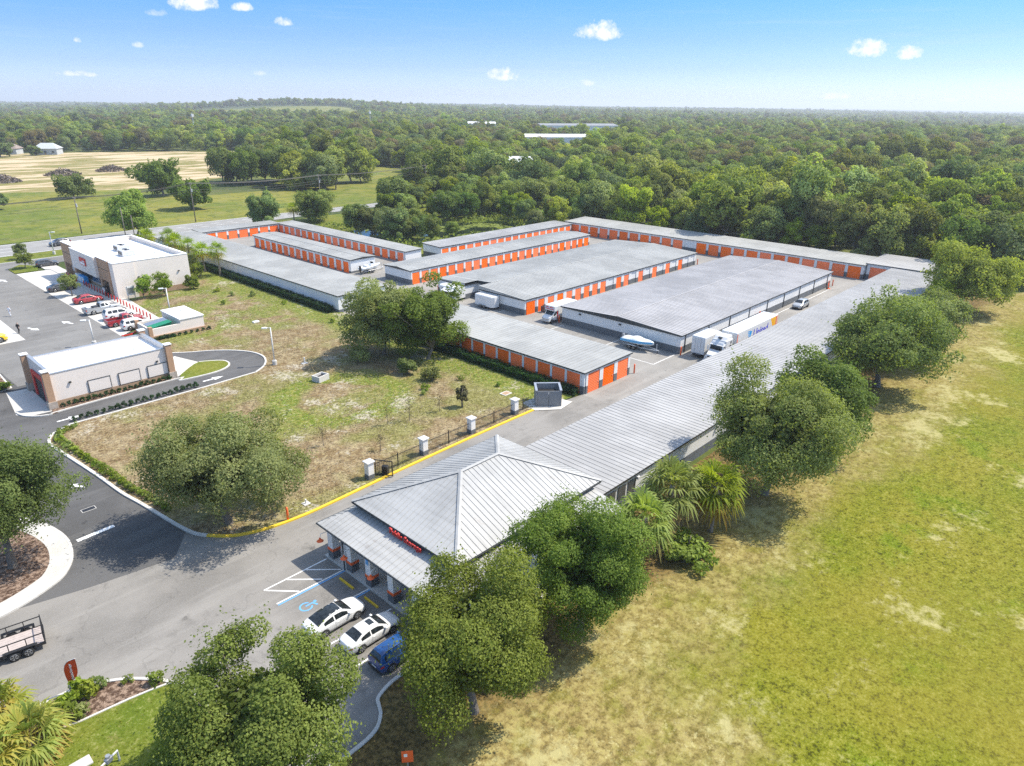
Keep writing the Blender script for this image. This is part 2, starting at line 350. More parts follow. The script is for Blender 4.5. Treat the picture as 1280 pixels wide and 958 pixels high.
def g_berm(nt, p):       # rough retention ground: thatch, bare soil, green in the damp swale
    x, y, z = sep(nt, p)
    c = mixc(nt, step(nt, noise(nt, p, 0.5, 5, 0.7), 0.40, 0.62), (0.19, 0.128, 0.062), (0.30, 0.232, 0.135))
    c = mixc(nt, mth(nt, 'MULTIPLY', step(nt, noise(nt, p, 2.4, 4, 0.75), 0.50, 0.62), 0.6), c, (0.115, 0.088, 0.042))
    c = mixc(nt, mth(nt, 'MULTIPLY', step(nt, noise(nt, p, 0.10, 4, 0.6), 0.47, 0.62), 0.65), c, (0.15, 0.165, 0.032))
    # green swale running along x at about y 58 to 62 and by the hedge
    wob = mth(nt, 'MULTIPLY', mth(nt, 'SUBTRACT', noise(nt, p, 0.14, 4, 0.6), 0.5), 9)
    yy = mth(nt, 'ADD', y, wob)
    sw = mth(nt, 'MULTIPLY', step(nt, mth(nt, 'ABSOLUTE', mth(nt, 'SUBTRACT', yy, 64.5)), 5.0, 1.0), step(nt, x, 24, 30))
    sw = mth(nt, 'MULTIPLY', sw, step(nt, noise(nt, p, 0.35, 4, 0.65), 0.36, 0.5))
    hd = mth(nt, 'MULTIPLY', step(nt, mth(nt, 'ADD', x, mth(nt, 'MULTIPLY', wob, 0.4)), 54.5, 57.5), 0.9)
    up = mth(nt, 'MULTIPLY', step(nt, yy, 92, 104), mth(nt, 'MULTIPLY', step(nt, noise(nt, p, 0.2, 4, 0.65), 0.42, 0.55), 0.8))
    ex = mth(nt, 'DIVIDE', mth(nt, 'SUBTRACT', mth(nt, 'ADD', x, mth(nt, 'MULTIPLY', wob, .3)), 41.5), 5.5); ey = mth(nt, 'DIVIDE', mth(nt, 'SUBTRACT', yy, 66.5), 5.0)
    rr = mth(nt, 'ADD', mth(nt, 'MULTIPLY', ex, ex), mth(nt, 'MULTIPLY', ey, ey))
    ring = mth(nt, 'MULTIPLY', mth(nt, 'MULTIPLY', step(nt, rr, 0.7, 1.2), step(nt, rr, 3.4, 1.9)), 0.9)
    sw = mth(nt, 'MAXIMUM', mth(nt, 'MULTIPLY', sw, 0.6), ring)
    grn = mth(nt, 'MAXIMUM', mth(nt, 'MAXIMUM', sw, hd), up)
    gc = mixc(nt, step(nt, noise(nt, p, 1.6, 4, 0.7), 0.4, 0.62), (0.095, 0.155, 0.006), (0.19, 0.195, 0.03))
    c = mixc(nt, grn, c, gc)
    dx = mth(nt, 'DIVIDE', mth(nt, 'SUBTRACT', x, 41.5), 5.5); dy = mth(nt, 'DIVIDE', mth(nt, 'SUBTRACT', y, 66.5), 5.0)
    pat = mth(nt, 'MULTIPLY', mth(nt, 'SUBTRACT', 1.0, mth(nt, 'ADD', mth(nt, 'MULTIPLY', dx, dx), mth(nt, 'MULTIPLY', dy, dy))), 0.10)
    pat = mth(nt, 'MAXIMUM', pat, 0.0)
    rk = mth(nt, 'ADD', mth(nt, 'MULTIPLY', noise(nt, p, 0.16, 3, 0.6), 0.55), mth(nt, 'MULTIPLY', noise(nt, p, 2.2, 5, 0.8), 0.45))
    c = mixc(nt, mth(nt, 'MULTIPLY', step(nt, mth(nt, 'ADD', rk, pat), 0.56, 0.61), 0.8), c, (0.44, 0.395, 0.315))
    c = speckle(nt, p, c, 6.5, 0.6)
    sp_ = noise(nt, p, 7, 2, 0.7)
    return mixc(nt, mth(nt, 'MULTIPLY', step(nt, sp_, 0.62, 0.7), 0.4), c, (0.44, 0.385, 0.29))
ground_mat('berm_ground', g_berm, bump=0.6)

def g_lawn(nt, p):
    c = grass_fine(nt, p, (0.095, 0.135, 0.012), (0.155, 0.165, 0.022), (0.20, 0.18, 0.06), 0.45)
    return mixc(nt, 0.6, speckle(nt, p, c, 7.0, 0.8), c)
ground_mat('lawn_grass', g_lawn)
def g_mulch(nt, p):
    return mixc(nt, step(nt, noise(nt, p, 3.2, 5, 0.8), 0.42, 0.62), (0.075, 0.045, 0.03), (0.32, 0.23, 0.17))
ground_mat('mulch', g_mulch, bump=0.8, bscale=9)
def g_base(nt, p):       # far ground between and under the trees
    c = mixc(nt, step(nt, noise(nt, p, 0.02, 5, 0.6), 0.42, 0.6), (0.045, 0.07, 0.02), (0.10, 0.12, 0.03))
    return mixc(nt, step(nt, noise(nt, p, 0.4, 4, 0.7), 0.5, 0.65), c, (0.13, 0.12, 0.05))
ground_mat('forest_floor', g_base, bump=0)
def g_pasture(nt, p):
    c = mixc(nt, step(nt, noise(nt, p, 0.03, 5, 0.65), 0.40, 0.60), (0.12, 0.15, 0.022), (0.205, 0.195, 0.035))
    c = mixc(nt, mth(nt, 'MULTIPLY', step(nt, noise(nt, p, 0.15, 5, 0.7), 0.48, 0.62), 0.6), c, (0.205, 0.19, 0.065))
    return mixc(nt, mth(nt, 'MULTIPLY', step(nt, noise(nt, p, 0.22, 6, 0.8), 0.50, 0.62), 0.75), c, (0.06, 0.085, 0.02))
ground_mat('pasture', g_pasture, bump=0)
def g_cleared(nt, p):    # graded land: sand windrows across weedy strips
    mp = ND(nt, 'ShaderNodeMapping'); nt.links.new(p, mp.inputs[0])
    mp.inputs['Rotation'].default_value = (0, 0, math.radians(38)); mp.inputs['Scale'].default_value = (0.018, 0.065, 1)
    n = noise(nt, mp.outputs[0], 1.0, 5, 0.65, 0.8)
    c = mixc(nt, step(nt, noise(nt, p, 0.08, 5, 0.7), 0.4, 0.6), (0.17, 0.165, 0.045), (0.25, 0.205, 0.08))
    return mixc(nt, step(nt, n, 0.46, 0.56), c, (0.50, 0.39, 0.25))
ground_mat('cleared_land', g_cleared, bump=0)

def g_asphalt(lo, hi, seam):
    def f(nt, p):
        c = mixc(nt, step(nt, noise(nt, p, 0.11, 5, 0.6), 0.38, 0.62), lo, hi)
        mp = ND(nt, 'ShaderNodeMapping'); nt.links.new(p, mp.inputs[0]); mp.inputs['Scale'].default_value = (0.05, 0.6, 1)
        c = mixc(nt, mth(nt, 'MULTIPLY', step(nt, noise(nt, mp.outputs[0], 1.0, 4, 0.6), 0.5, 0.62), 0.4), c, seam)
        c = mixc(nt, mth(nt, 'MULTIPLY', step(nt, noise(nt, p, 0.45, 4, 0.6), 0.60, 0.70), 0.5), c, tuple(v * 0.72 for v in lo))
        vo = ND(nt, 'ShaderNodeTexVoronoi', feature='DISTANCE_TO_EDGE', ins={2: 0.16})
        wv = ND(nt, 'ShaderNodeVectorMath', operation='ADD'); nt.links.new(p, wv.inputs[0])
        ns = ND(nt, 'ShaderNodeTexNoise', ins={2: 0.5, 3: 4}); nt.links.new(p, ns.inputs[0])
        sc = ND(nt, 'ShaderNodeVectorMath', operation='SCALE'); nt.links.new(ns.outputs[1], sc.inputs[0]); sc.inputs['Scale'].default_value = 4
        nt.links.new(sc.outputs[0], wv.inputs[1]); nt.links.new(wv.outputs[0], vo.inputs[0])
        cr = step(nt, vo.outputs[0], 0.012, 0.004)
        c = mixc(nt, mth(nt, 'MULTIPLY', cr, 0.22), c, tuple(v * 0.45 for v in lo))
        oil = step(nt, noise(nt, p, 0.9, 3, 0.55), 0.67, 0.74)
        c = mixc(nt, mth(nt, 'MULTIPLY', oil, 0.45), c, tuple(v * 0.4 for v in lo))
        gr = noise(nt, p, 9, 2, 0.8)
        return mixc(nt, mth(nt, 'MULTIPLY', step(nt, gr, 0.45, 0.75), 0.35), c, tuple(min(1, v * 1.35) for v in hi))
    return f
ground_mat('light_asphalt', g_asphalt((0.175, 0.166, 0.152), (0.24, 0.227, 0.208), (0.285, 0.272, 0.25)), rough=0.9, bump=0.25, bscale=20)
ground_mat('dark_asphalt', g_asphalt((0.082, 0.081, 0.08), (0.115, 0.113, 0.111), (0.14, 0.138, 0.133)), rough=0.9, bump=0.25, bscale=20)
ground_mat('yard_asphalt', g_asphalt((0.22, 0.21, 0.193), (0.275, 0.262, 0.24), (0.32, 0.306, 0.28)), rough=0.9, bump=0.25, bscale=20)
ground_mat('highway_asphalt', g_asphalt((0.24, 0.235, 0.225), (0.28, 0.275, 0.262), (0.21, 0.21, 0.205)), rough=0.9, bump=0)
ground_mat('store_asphalt', g_asphalt((0.155, 0.15, 0.142), (0.195, 0.19, 0.18), (0.23, 0.223, 0.21)), rough=0.9, bump=0.25, bscale=20)
def water_mat():
    m, nt, b = newmat('pond_water')
    p = ND(nt, 'ShaderNodeNewGeometry').outputs['Position']
    nt.links.new(ramp(nt, noise(nt, p, 0.3, 4), [(0.4, (0.012, 0.02, 0.012)), (0.7, (0.03, 0.045, 0.02))]), b.inputs['Base Color'])
    b.inputs['Roughness'].default_value = 0.06
    bn = ND(nt, 'ShaderNodeBump', ins={0: 0.08, 1: 0.05}); nt.links.new(noise(nt, p, 3, 3), bn.inputs['Height']); nt.links.new(bn.outputs[0], b.inputs['Normal'])
water_mat()

# ------------------------------------------------------------------ mesh helpers
ORG = {}
def link(o, parent=None):
    col.objects.link(o)
    if parent is not None: o.parent = parent
    return o
def tag(o, label=None, cat=None, group=None, kind=None):
    if label: o['label'] = label
    if cat: o['category'] = cat
    if group: o['group'] = group
    if kind: o['kind'] = kind
    return o
def thing(name, loc, label, cat, group=None, rz=0.0):
    o = bpy.data.objects.new(name, None); o.empty_display_size = 0.3
    o.location = loc; o.rotation_euler = (0, 0, rz); col.objects.link(o)
    return tag(o, label, cat, group)

class MB:
    """collects faces; build() makes ONE mesh object"""
    def __init__(s): s.v = []; s.f = []; s.r = []
    def add(s, vs, fs, r=0.5):
        b = len(s.v); s.v += [tuple(v) for v in vs]; s.f += [tuple(i + b for i in f) for f in fs]; s.r += [r] * len(fs); return s
    def box(s, x0, x1, y0, y1, z0, z1, r=0.5):
        return s.add([(x0, y0, z0), (x1, y0, z0), (x1, y1, z0), (x0, y1, z0), (x0, y0, z1), (x1, y0, z1), (x1, y1, z1), (x0, y1, z1)],
                     [(0, 3, 2, 1), (4, 5, 6, 7), (0, 1, 5, 4), (1, 2, 6, 5), (2, 3, 7, 6), (3, 0, 4, 7)], r)
    def bbox(s, x0, x1, y0, y1, z0, z1, b=0.05):
        """box with chamfered vertical and top edges"""
        def ring(i, z): return [(x0 + i + b, y0 + i, z), (x1 - i - b, y0 + i, z), (x1 - i, y0 + i + b, z), (x1 - i, y1 - i - b, z), (x1 - i - b, y1 - i, z), (x0 + i + b, y1 - i, z), (x0 + i, y1 - i - b, z), (x0 + i, y0 + i + b, z)]
        return s.loft([ring(0, z0), ring(0, z1 - b), ring(b, z1)])
    def obox(s, c, sx, sy, sz, rz=0.0):
        ca, sa = math.cos(rz), math.sin(rz); P = []
        for dz in (0, sz):
            for dx, dy in ((-1, -1), (1, -1), (1, 1), (-1, 1)):
                x, y = dx * sx / 2, dy * sy / 2
                P.append((c[0] + x * ca - y * sa, c[1] + x * sa + y * ca, c[2] + dz))
        return s.add(P, [(0, 3, 2, 1), (4, 5, 6, 7), (0, 1, 5, 4), (1, 2, 6, 5), (2, 3, 7, 6), (3, 0, 4, 7)])
    def quad(s, a, b, c, d, r=0.5): return s.add([a, b, c, d], [(0, 1, 2, 3)], r)
    def poly(s, pts, z=None): return s.add([(p[0], p[1], z) if z is not None else p for p in pts], [tuple(range(len(pts)))])
    def prism(s, pts, z0, z1):
        n = len(pts); v = [(x, y, z0) for x, y in pts] + [(x, y, z1) for x, y in pts]
        return s.add(v, [tuple(range(n, 2 * n)), tuple(reversed(range(n)))] + [(i, (i + 1) % n, n + (i + 1) % n, n + i) for i in range(n)])
    def loft(s, rings, cap=True, r=0.5):
        n = len(rings[0]); v = [p for R in rings for p in R]; f = []
        for k in range(len(rings) - 1):
            for i in range(n):
                j = (i + 1) % n
                f.append((k * n + i, k * n + j, (k + 1) * n + j, (k + 1) * n + i))
        if cap: f += [tuple(reversed(range(n))), tuple((len(rings) - 1) * n + i for i in range(n))]
        return s.add(v, f, r)
    def tube(s, pts, rad, n=8, cap=True):
        pts = [Vector(p) for p in pts]; rings = []
        if isinstance(rad, (int, float)): rad = [rad] * len(pts)
        for i, p in enumerate(pts):
            d = (pts[min(i + 1, len(pts) - 1)] - pts[max(i - 1, 0)]).normalized()
            if i == 0: a = (Vector((1, 0, 0)) - d * d.x).normalized() if abs(d.z) > 0.95 else d.cross(Vector((0, 0, 1))).normalized()
            else: a = (a - d * a.dot(d)).normalized()
            b = d.cross(a)
            rings.append([tuple(p + (a * math.cos(2 * math.pi * k / n) + b * math.sin(2 * math.pi * k / n)) * rad[i]) for k in range(n)])
        return s.loft(rings, cap)
    def grid(s, P):
        """P: rows of points"""
        m = len(P[0]); v = [p for R in P for p in R]
        return s.add(v, [(i * m + j, i * m + j + 1, (i + 1) * m + j + 1, (i + 1) * m + j) for i in range(len(P) - 1) for j in range(m - 1)])
    def mesh(s, name, mat, smooth=False, org=(0, 0, 0)):
        me = bpy.data.meshes.new(name)
        me.from_pydata([(v[0] - org[0], v[1] - org[1], v[2] - org[2]) for v in s.v], [], s.f)
        me.materials.append(MATS[mat] if isinstance(mat, str) else mat)
        if smooth: me.polygons.foreach_set('use_smooth', [True] * len(me.polygons))
        if any(x != 0.5 for x in s.r):
            me.attributes.new('rnd', 'FLOAT', 'FACE').data.foreach_set('value', s.r)
        me.update()
        return me
    def build(s, name, mat, parent=None, root=None, smooth=False, loc=None, kind=None):
        """vertices are world coordinates; they become relative to the root thing (or to loc)"""
        if root is None and parent is not None:
            root = parent
            while root.parent is not None: root = root.parent
        org = tuple(root.location) if root is not None else (loc or (0, 0, 0))
        o = bpy.data.objects.new(name, s.mesh(name, mat, smooth, org))
        if root is None and loc: o.location = loc
        link(o, parent)
        if kind: o['kind'] = kind
        return o
def local(mb, name, mat, parent, smooth=False, loc=(0, 0, 0), rz=0.0):
    """mesh already in its thing's own coordinates"""
    o = bpy.data.objects.new(name, mb.mesh(name, mat, smooth)); o.location = loc; o.rotation_euler = (0, 0, rz)
    return link(o, parent)
def place(name, me, parent, loc, rz=0.0, scale=None):
    o = bpy.data.objects.new(name, me); o.location = loc; o.rotation_euler = (0, 0, rz)
    if scale: o.scale = scale
    return link(o, parent)
def copy_tree(o, parent=None):
    c = o.copy(); link(c, parent)
    for ch in list(o.children): copy_tree(ch, c)
    return c
def structure(name, mb, mat, label=None, smooth=False):
    o = mb.build(name, mat, smooth=smooth); o['kind'] = 'structure'
    if label: o['label'] = label
    return o

def offset_line(pts, d, closed=False):
    P = [Vector((p[0], p[1])) for p in pts]; out = []
    for i, p in enumerate(P):
        a = P[(i - 1) % len(P)] if (closed or i > 0) else P[i]; b = P[(i + 1) % len(P)] if (closed or i < len(P) - 1) else P[i]
        t1 = (p - a).normalized() if (p - a).length > 1e-6 else None; t2 = (b - p).normalized() if (b - p).length > 1e-6 else None
        t = (t1 + t2).normalized() if t1 and t2 else (t1 or t2)
        n = Vector((-t.y, t.x)); k = 1.0 if not (t1 and t2) else 1 / max(0.5, n.dot(Vector((-t1.y, t1.x))))
        out.append((p.x + n.x * d * k, p.y + n.y * d * k))
    return out
def smooth_line(pts, n=4):
    P = [Vector((p[0], p[1])) for p in pts]; out = []
    for i in range(len(P) - 1):
        a, b, c, d = P[max(i - 1, 0)], P[i], P[i + 1], P[min(i + 2, len(P) - 1)]
        for k in range(n):
            t = k / n
            q = 0.5 * ((2 * b) + (c - a) * t + (2 * a - 5 * b + 4 * c - d) * t * t + (-a + 3 * b - 3 * c + d) * t ** 3)
            out.append((q.x, q.y))
    out.append((P[-1].x, P[-1].y)); return out
def kerb(name, pts, w, h, mat, z=0.0, closed=False, side=1):
    """a real kerb: w wide towards side, h high"""
    a = list(pts); b = offset_line(pts, w * side, closed); mb = MB()
    n = len(a); rng_ = range(n if closed else n - 1)
    for i in rng_:
        j = (i + 1) % n
        mb.quad((*a[i], z - .05), (*a[j], z - .05), (*a[j], z + h), (*a[i], z + h))
        mb.quad((*a[i], z + h), (*a[j], z + h), (*b[j], z + h), (*b[i], z + h))
        mb.quad((*b[i], z + h), (*b[j], z + h), (*b[j], z - .05), (*b[i], z - .05))
    return structure(name, mb, mat)
def in_poly(x, y, poly):
    """numpy point-in-polygon"""
    c = np.zeros(np.shape(x), bool); n = len(poly); j = n - 1
    for i in range(n):
        xi, yi = poly[i]; xj, yj = poly[j]
        if yi != yj:
            c ^= ((yi > y) != (yj > y)) & (x < (xj - xi) * (y - yi) / (yj - yi) + xi)
        j = i
    return c

# ------------------------------------------------------------------ the ground and the roads
def hgt(x, y):
    """rolling country beyond the site, level for the first half kilometre"""
    r = np.hypot(x, y); th = np.degrees(np.arctan2(y, x))
    k = np.clip((r - 600) / 1500, 0, 1); k = k * k * (3 - 2 * k)
    h = 18 * np.exp(-((th - 59) / 9) ** 2) * np.exp(-((r - 2050) / 750) ** 2) * 1.25
    h = h + 7 * np.exp(-((th - 46) / 9) ** 2) * np.clip((r - 2300) / 900, 0, 1)
    h = h - k * 16 * np.clip((30 - th) / 26, 0, 1.4) - k * 4 * np.clip((th - 72) / 12, 0, 1)
    h = h + k * 4 * np.sin(x / 410 + 1.3) * np.cos(y / 530)
    return h * np.clip((r - 500) / 500, 0, 1)

def build_ground():
    rs = [0, 20, 60, 120, 200, 300, 420, 560] + [int(560 * 1.09 ** i) for i in range(1, 34)] + [11000]
    na = 180; V = []; F = []
    for r in rs:
        for k in range(na):
            a = 2 * math.pi * k / na; x, y = r * math.cos(a), r * math.sin(a)
            V.append((x, y, float(hgt(np.array(x), np.array(y))) - 0.06))
    for i in range(len(rs) - 1):
        for k in range(na):
            F.append((i * na + k, (i + 1) * na + k, (i + 1) * na + (k + 1) % na, i * na + (k + 1) % na))
    mb = MB(); mb.v = V; mb.f = F; mb.r = [0.5] * len(F)
    structure('ground', mb, 'forest_floor', smooth=True)
build_ground()

YELLOW = [(16.9, 51.9), (17.4, 50.5), (19.1, 48.5), (21.3, 47.5), (23.6, 47.1), (26.3, 47.0), (31.5, 47.2), (36.2, 47.4), (46.1, 47.6), (54.6, 47.6)]
WHITEK = [(16.8, 80.7), (15.0, 79.7), (14.1, 78.2), (13.9, 76.5), (14.3, 73.0), (15.0, 66.7), (15.4, 61.9), (15.9, 58.7), (16.6, 53.6), (16.9, 51.9)]
LANER = [(16.8, 80.7), (31.8, 80.8), (38.5, 81.1)]
LOOP = [(38.5, 81.1), (40.3, 82.4), (41.6, 84.2), (42.3, 86.4), (42.0, 88.9), (40.6, 91.3), (38.4, 93.4), (35.5, 95.2), (33.2, 97.4), (32.6, 100.5), (32.4, 103.8)]
BED = [(-60, 41.0), (-20, 40.7), (-4, 40.6), (0, 40.55), (2.8, 40.5), (5.0, 40.4), (6.0, 40.1), (7.5, 39.2), (8.8, 37.9), (9.6, 36.7), (10.1, 35.3), (10.4, 32.5), (10.6, 28), (10.7, 25.6)]
ISLE = [(-40, 66.5), (-14, 66.5), (-3, 66.5), (1.5, 66.5), (4.5, 66.2), (7.4, 65.0), (9.2, 61.8), (10.0, 58.0), (9.6, 54.9), (8.5, 52.8), (7.2, 51.8), (5.0, 50.9), (2.5, 50.5), (-1, 50.3), (-12, 50.2), (-40, 50)]
YEL, WHI, LPO, BDS, ISL = smooth_line(YELLOW), smooth_line(WHITEK), smooth_line(LOOP), smooth_line(BED), smooth_line(ISLE)

structure('pasture', MB().poly([(-400, 203.5), (146, 203.5), (170, 225), (190, 232), (238, 300), (232, 352), (165, 330), (150, 262), (110, 262), (102, 300), (40, 330), (-60, 400), (-400, 400)], 0.0), 'pasture')
structure('cleared_land', MB().poly([(-400, 400), (-60, 400), (40, 330), (85, 300), (115, 300), (165, 330), (215, 395), (245, 480), (200, 510), (140, 545), (20, 560), (-400, 600)], -0.01), 'cleared_land')
structure('field', MB().poly([(-140, -260), (430, -260), (330, -60), (215, -5), (166, 15), (150, 22), (150, 27.9), (41, 27.9), (24, 26.9), (18.5, 27.15), (17.3, 26.8), (16.6, 25.7), (15.8, 25.1), (14.4, 24.9), (12.4, 25.0), (10.6, 25.6), (10.6, -10), (-140, -10)], 0.03), 'field_grass')
structure('verge', MB().poly([(-300, 178.5), (62, 178.5), (62, 174), (98, 174), (98, 116), (160, 116), (160, 186), (152, 195), (128, 190.5), (-300, 188)], -0.012), 'lawn_grass')
structure('highway', MB().poly(smooth_line([(-400, 180), (-60, 184.5), (33, 186.5), (70, 189.8), (100, 193.2), (128, 195.3), (150, 196), (178, 199), (230, 209)]) + smooth_line([(232, 216), (178, 206), (150, 203), (102, 203.8), (66, 203.2), (37, 202.5), (-60, 200), (-400, 194)]), 0.004), 'highway_asphalt')
hm = MB()
for off, dash in ((0.045, False), (0.35, True), (0.62, True), (0.955, False)):
    A = smooth_line([(-100, 183.5), (33, 186.5), (70, 189.8), (100, 193.2), (128, 195.3), (150, 196)], 14); B = smooth_line([(-100, 198.9), (37, 202.5), (66, 203.2), (102, 203.8), (128, 203.4), (150, 203)], 14)
    L = [(a[0] + (b[0] - a[0]) * off, a[1] + (b[1] - a[1]) * off) for a, b in zip(A, B)]
    L2 = offset_line(L, 0.16)
    for i in range(len(L) - 1):
        if dash and i % 2: continue
        hm.quad((*L[i], .009), (*L[i + 1], .009), (*L2[i + 1], .009), (*L2[i], .009))
structure('highway_marking', hm, 'white_paint')
structure('parking_lot', MB().poly(BDS + [(12.4, 25.0), (14.4, 24.9), (15.8, 25.1), (16.6, 25.7), (17.3, 26.8), (18.5, 27.2), (24.2, 27.2), (24.2, 38.2), (62.1, 38.2), (62.1, 46.6)] + list(reversed(YEL)) + [(14.8, 49.0), (9.0, 49.9), (5.0, 50.9), (2.5, 50.5), (-1, 50.3), (-12, 50.2), (-60, 50)], 0.0), 'light_asphalt')
structure('storage_yard', MB().poly([(62.1, 38.2), (150.2, 38.2), (150.2, 119), (98.5, 119), (98.5, 174.5), (71, 174.5), (62.1, 120)], 0.004), 'yard_asphalt')
structure('access_road', MB().poly([(5.0, 50.9), (9.0, 49.9), (14.8, 49.0), (16.9, 51.9)] + list(reversed(WHI)) + [(31.8, 80.8)] + LPO + [(32.2, 109.2), (32.0, 166), (36, 172), (62, 173.5), (62, 178.6), (-300, 178.6), (-300, 66.5)] + [p for p in ISL if p[1] > 50.95], 0.002), 'dark_asphalt')
structure('store_lot', MB().poly([(-300, 107.2), (14.2, 107.2), (15.8, 104), (16.0, 97.3), (24, 96.6), (32.4, 100.8), (32.35, 103.6), (32.2, 109.2), (32.0, 166), (36, 172), (62, 173.5), (62, 178.5), (-300, 178.5)], 0.0045), 'store_asphalt')
structure('forecourt', MB().poly([(-40, 117.2), (21.7, 117.2), (21.7, 158), (-40, 158)], 0.006), 'concrete')
structure('store_parking', MB().poly([(32.0, 109.2), (38.0, 114.4), (38.0, 165.6), (32.0, 165.6)], 0.006), 'concrete')
structure('store_walk', MB().prism([(38.0, 113.6), (39.5, 113.6), (40.3, 128), (40.3, 133), (40.0, 162), (40, 169), (37.2, 169), (37.2, 166), (38.0, 165.6)], 0, 0.1), 'concrete')
structure('wash_apron', MB().poly([(13.6, 87.8), (14.5, 86.4), (16.9, 86.2), (16.9, 95.6), (14.5, 96)], 0.008), 'concrete')
structure('vacuum_pad', MB().poly([(30.3, 86.4), (35.1, 90.2), (33.8, 94.8), (30.3, 94.8)], 0.007), 'concrete')
structure('lot_island', MB().prism([(31.9, 166), (35.9, 166), (37.1, 170.9), (34.7, 174.5), (31.9, 170.8)], 0, 0.12), 'lawn_grass')

# relief: the rough ground between the buildings is gently mounded
BERM = list(reversed(YEL)) + WHI[::-1] + [(31.8, 80.8)] + LPO + [(33.5, 109.2), (38.0, 113.5), (39.5, 113.5), (40.4, 128), (53, 130), (53, 173.5), (61.9, 173.5), (61.4, 98), (61.4, 80), (62.1, 46.8)]
BERM = YEL + [(62.1, 46.8), (62.1, 173), (53, 173), (53, 130.5), (40.4, 129), (39.5, 113.5), (33.6, 108.8)] + list(reversed(LPO)) + [(31.8, 80.8)] + WHI[:-1]
structure('berm', MB().poly(BERM, 0.06), 'berm_ground')
structure('wash_bed', MB().prism([(16.5, 85.2), (17.8, 85.5), (30.2, 86.1), (30.2, 87.0), (16.9, 87.0)], 0, 0.10), 'mulch')
structure('loop_island', MB().prism(smooth_line([(30.4, 85.2), (34.9, 84.9), (37.4, 86.2), (37.5, 88.3), (35.1, 90.1), (31.4, 87.1)]), 0, 0.12), 'lawn_grass')
structure('road_island', MB().poly(offset_line(ISL, -1.5), 0.10), 'mulch')
structure('footpath', MB().poly(ISL + list(reversed(offset_line(ISL, -1.55))), 0.12), 'concrete')
structure('entrance_lawn', MB().poly([(-60, -10), (10.6, -10), (10.55, 32.5), (10.0, 35.3), (9.5, 36.6), (8.3, 36.9), (7.2, 37.1), (4.8, 37.4), (3.8, 37.7), (-60, 38)], 0.06), 'lawn_grass')
structure('mulch_bed', MB().poly([(-60, 38), (3.8, 37.7), (4.8, 37.4), (7.2, 37.1), (8.3, 36.9), (9.5, 36.6)] + [p for p in reversed(BDS) if p[1] > 36.7], 0.05), 'mulch')
structure('wash_lawn', MB().prism([(-40, 96), (13, 96), (15.4, 97), (15.6, 104), (14, 107), (-40, 107)], 0, 0.1), 'mulch')
kerb('kerb_yellow', YEL[5:], 0.28, 0.13, 'yellow_paint')
kerb('kerb_white', WHI + YEL[1:6], 0.28, 0.14, 'kerb_concrete')
kerb('kerb_lane', LANER, 0.22, 0.12, 'kerb_concrete')
kerb('kerb_loop', LPO, 0.22, 0.12, 'kerb_concrete')
kerb('kerb_wash', smooth_line([(13.7, 88.4), (14.0, 86.9), (15.0, 85.6), (16.3, 85.1), (17.8, 85.4), (30.2, 86.0), (30.4, 85.15), (34.9, 84.8), (37.4, 86.1), (37.6, 88.4), (35.1, 90.2)]), 0.2, 0.13, 'kerb_concrete')
kerb('kerb_bed', BDS, 0.2, 0.12, 'kerb_concrete', side=-1)
kerb('kerb_bed_edging', [(-60, 38), (3.8, 37.7), (4.8, 37.4), (7.2, 37.1), (8.3, 36.9), (9.5, 36.6)], 0.12, 0.12, 'kerb_concrete')
kerb('kerb_path', ISL, 0.2, 0.13, 'kerb_concrete', side=-1)
kerb('kerb_parking', smooth_line([(10.7, 25.6), (12.4, 25.0), (14.4, 24.9), (15.8, 25.1), (16.6, 25.7), (16.95, 26.3), (17.3, 26.85), (18.5, 27.25), (19.8, 27.3), (24.0, 27.3)]), 0.2, 0.13, 'kerb_concrete', side=-1)
kerb('kerb_store', [(32.0, 109.0), (33.4, 108.9), (38.0, 113.4)], 0.2, 0.13, 'red_paint')
kerb('kerb_wash_lawn', [(-40, 96), (13, 96), (15.4, 97), (15.6, 104), (14, 107), (-40, 107)], 0.18, 0.12, 'kerb_concrete')
kerb('kerb_verge', [(-100, 178.6), (62, 178.6)], 0.2, 0.12, 'kerb_concrete')

# painted markings
def bar(mb, a, b, w, z):
    L2 = offset_line([a, b], w / 2); L1 = offset_line([a, b], -w / 2)
    mb.quad((*L1[0], z), (*L1[1], z), (*L2[1], z), (*L2[0], z))
mk = MB()
for a, b in (((17.6, 40.6), (22.8, 40.6)), ((17.7, 40.5), (19.3, 38.7)), ((19.4, 40.5), (21.2, 38.7)), ((21.0, 40.5), (22.8, 38.7)),
             ((17.5, 38.62), (22.9, 38.52)), ((21.0, 35.42), (22.9, 35.36)), ((17.6, 35.42), (21.0, 35.42)), ((17.7, 32.6), (22.7, 32.5)), ((17.8, 29.8), (22.7, 29.75))):
    bar(mk, a, b, 0.11, 0.006)
structure('parking_marking', mk, 'white_paint')
mk = MB(); bar(mk, (17.5, 38.42), (22.9, 38.34), 0.11, 0.006); bar(mk, (17.6, 35.24), (22.9, 35.2), 0.11, 0.006)
for k in range(20):                                          # wheelchair symbol: wheel, seat and head
    a0, a1 = 2 * math.pi * k / 24 + 0.6, 2 * math.pi * (k + 1) / 24 + 0.6
    P = lambda a, r: (18.75 + r * math.cos(a), 36.9 + r * math.sin(a), .006)
    mk.quad(P(a0, .36), P(a1, .36), P(a1, .47), P(a0, .47))
bar(mk, (18.75, 36.95), (19.35, 36.95), 0.12, .0062); bar(mk, (19.3, 36.95), (19.45, 36.55), 0.12, .0064); mk.poly([(19.5 + .12 * math.cos(k), 36.98 + .12 * math.sin(k)) for k in np.linspace(0, 5.5, 8)], .0066)
structure('accessible_marking', mk, 'blue_paint')
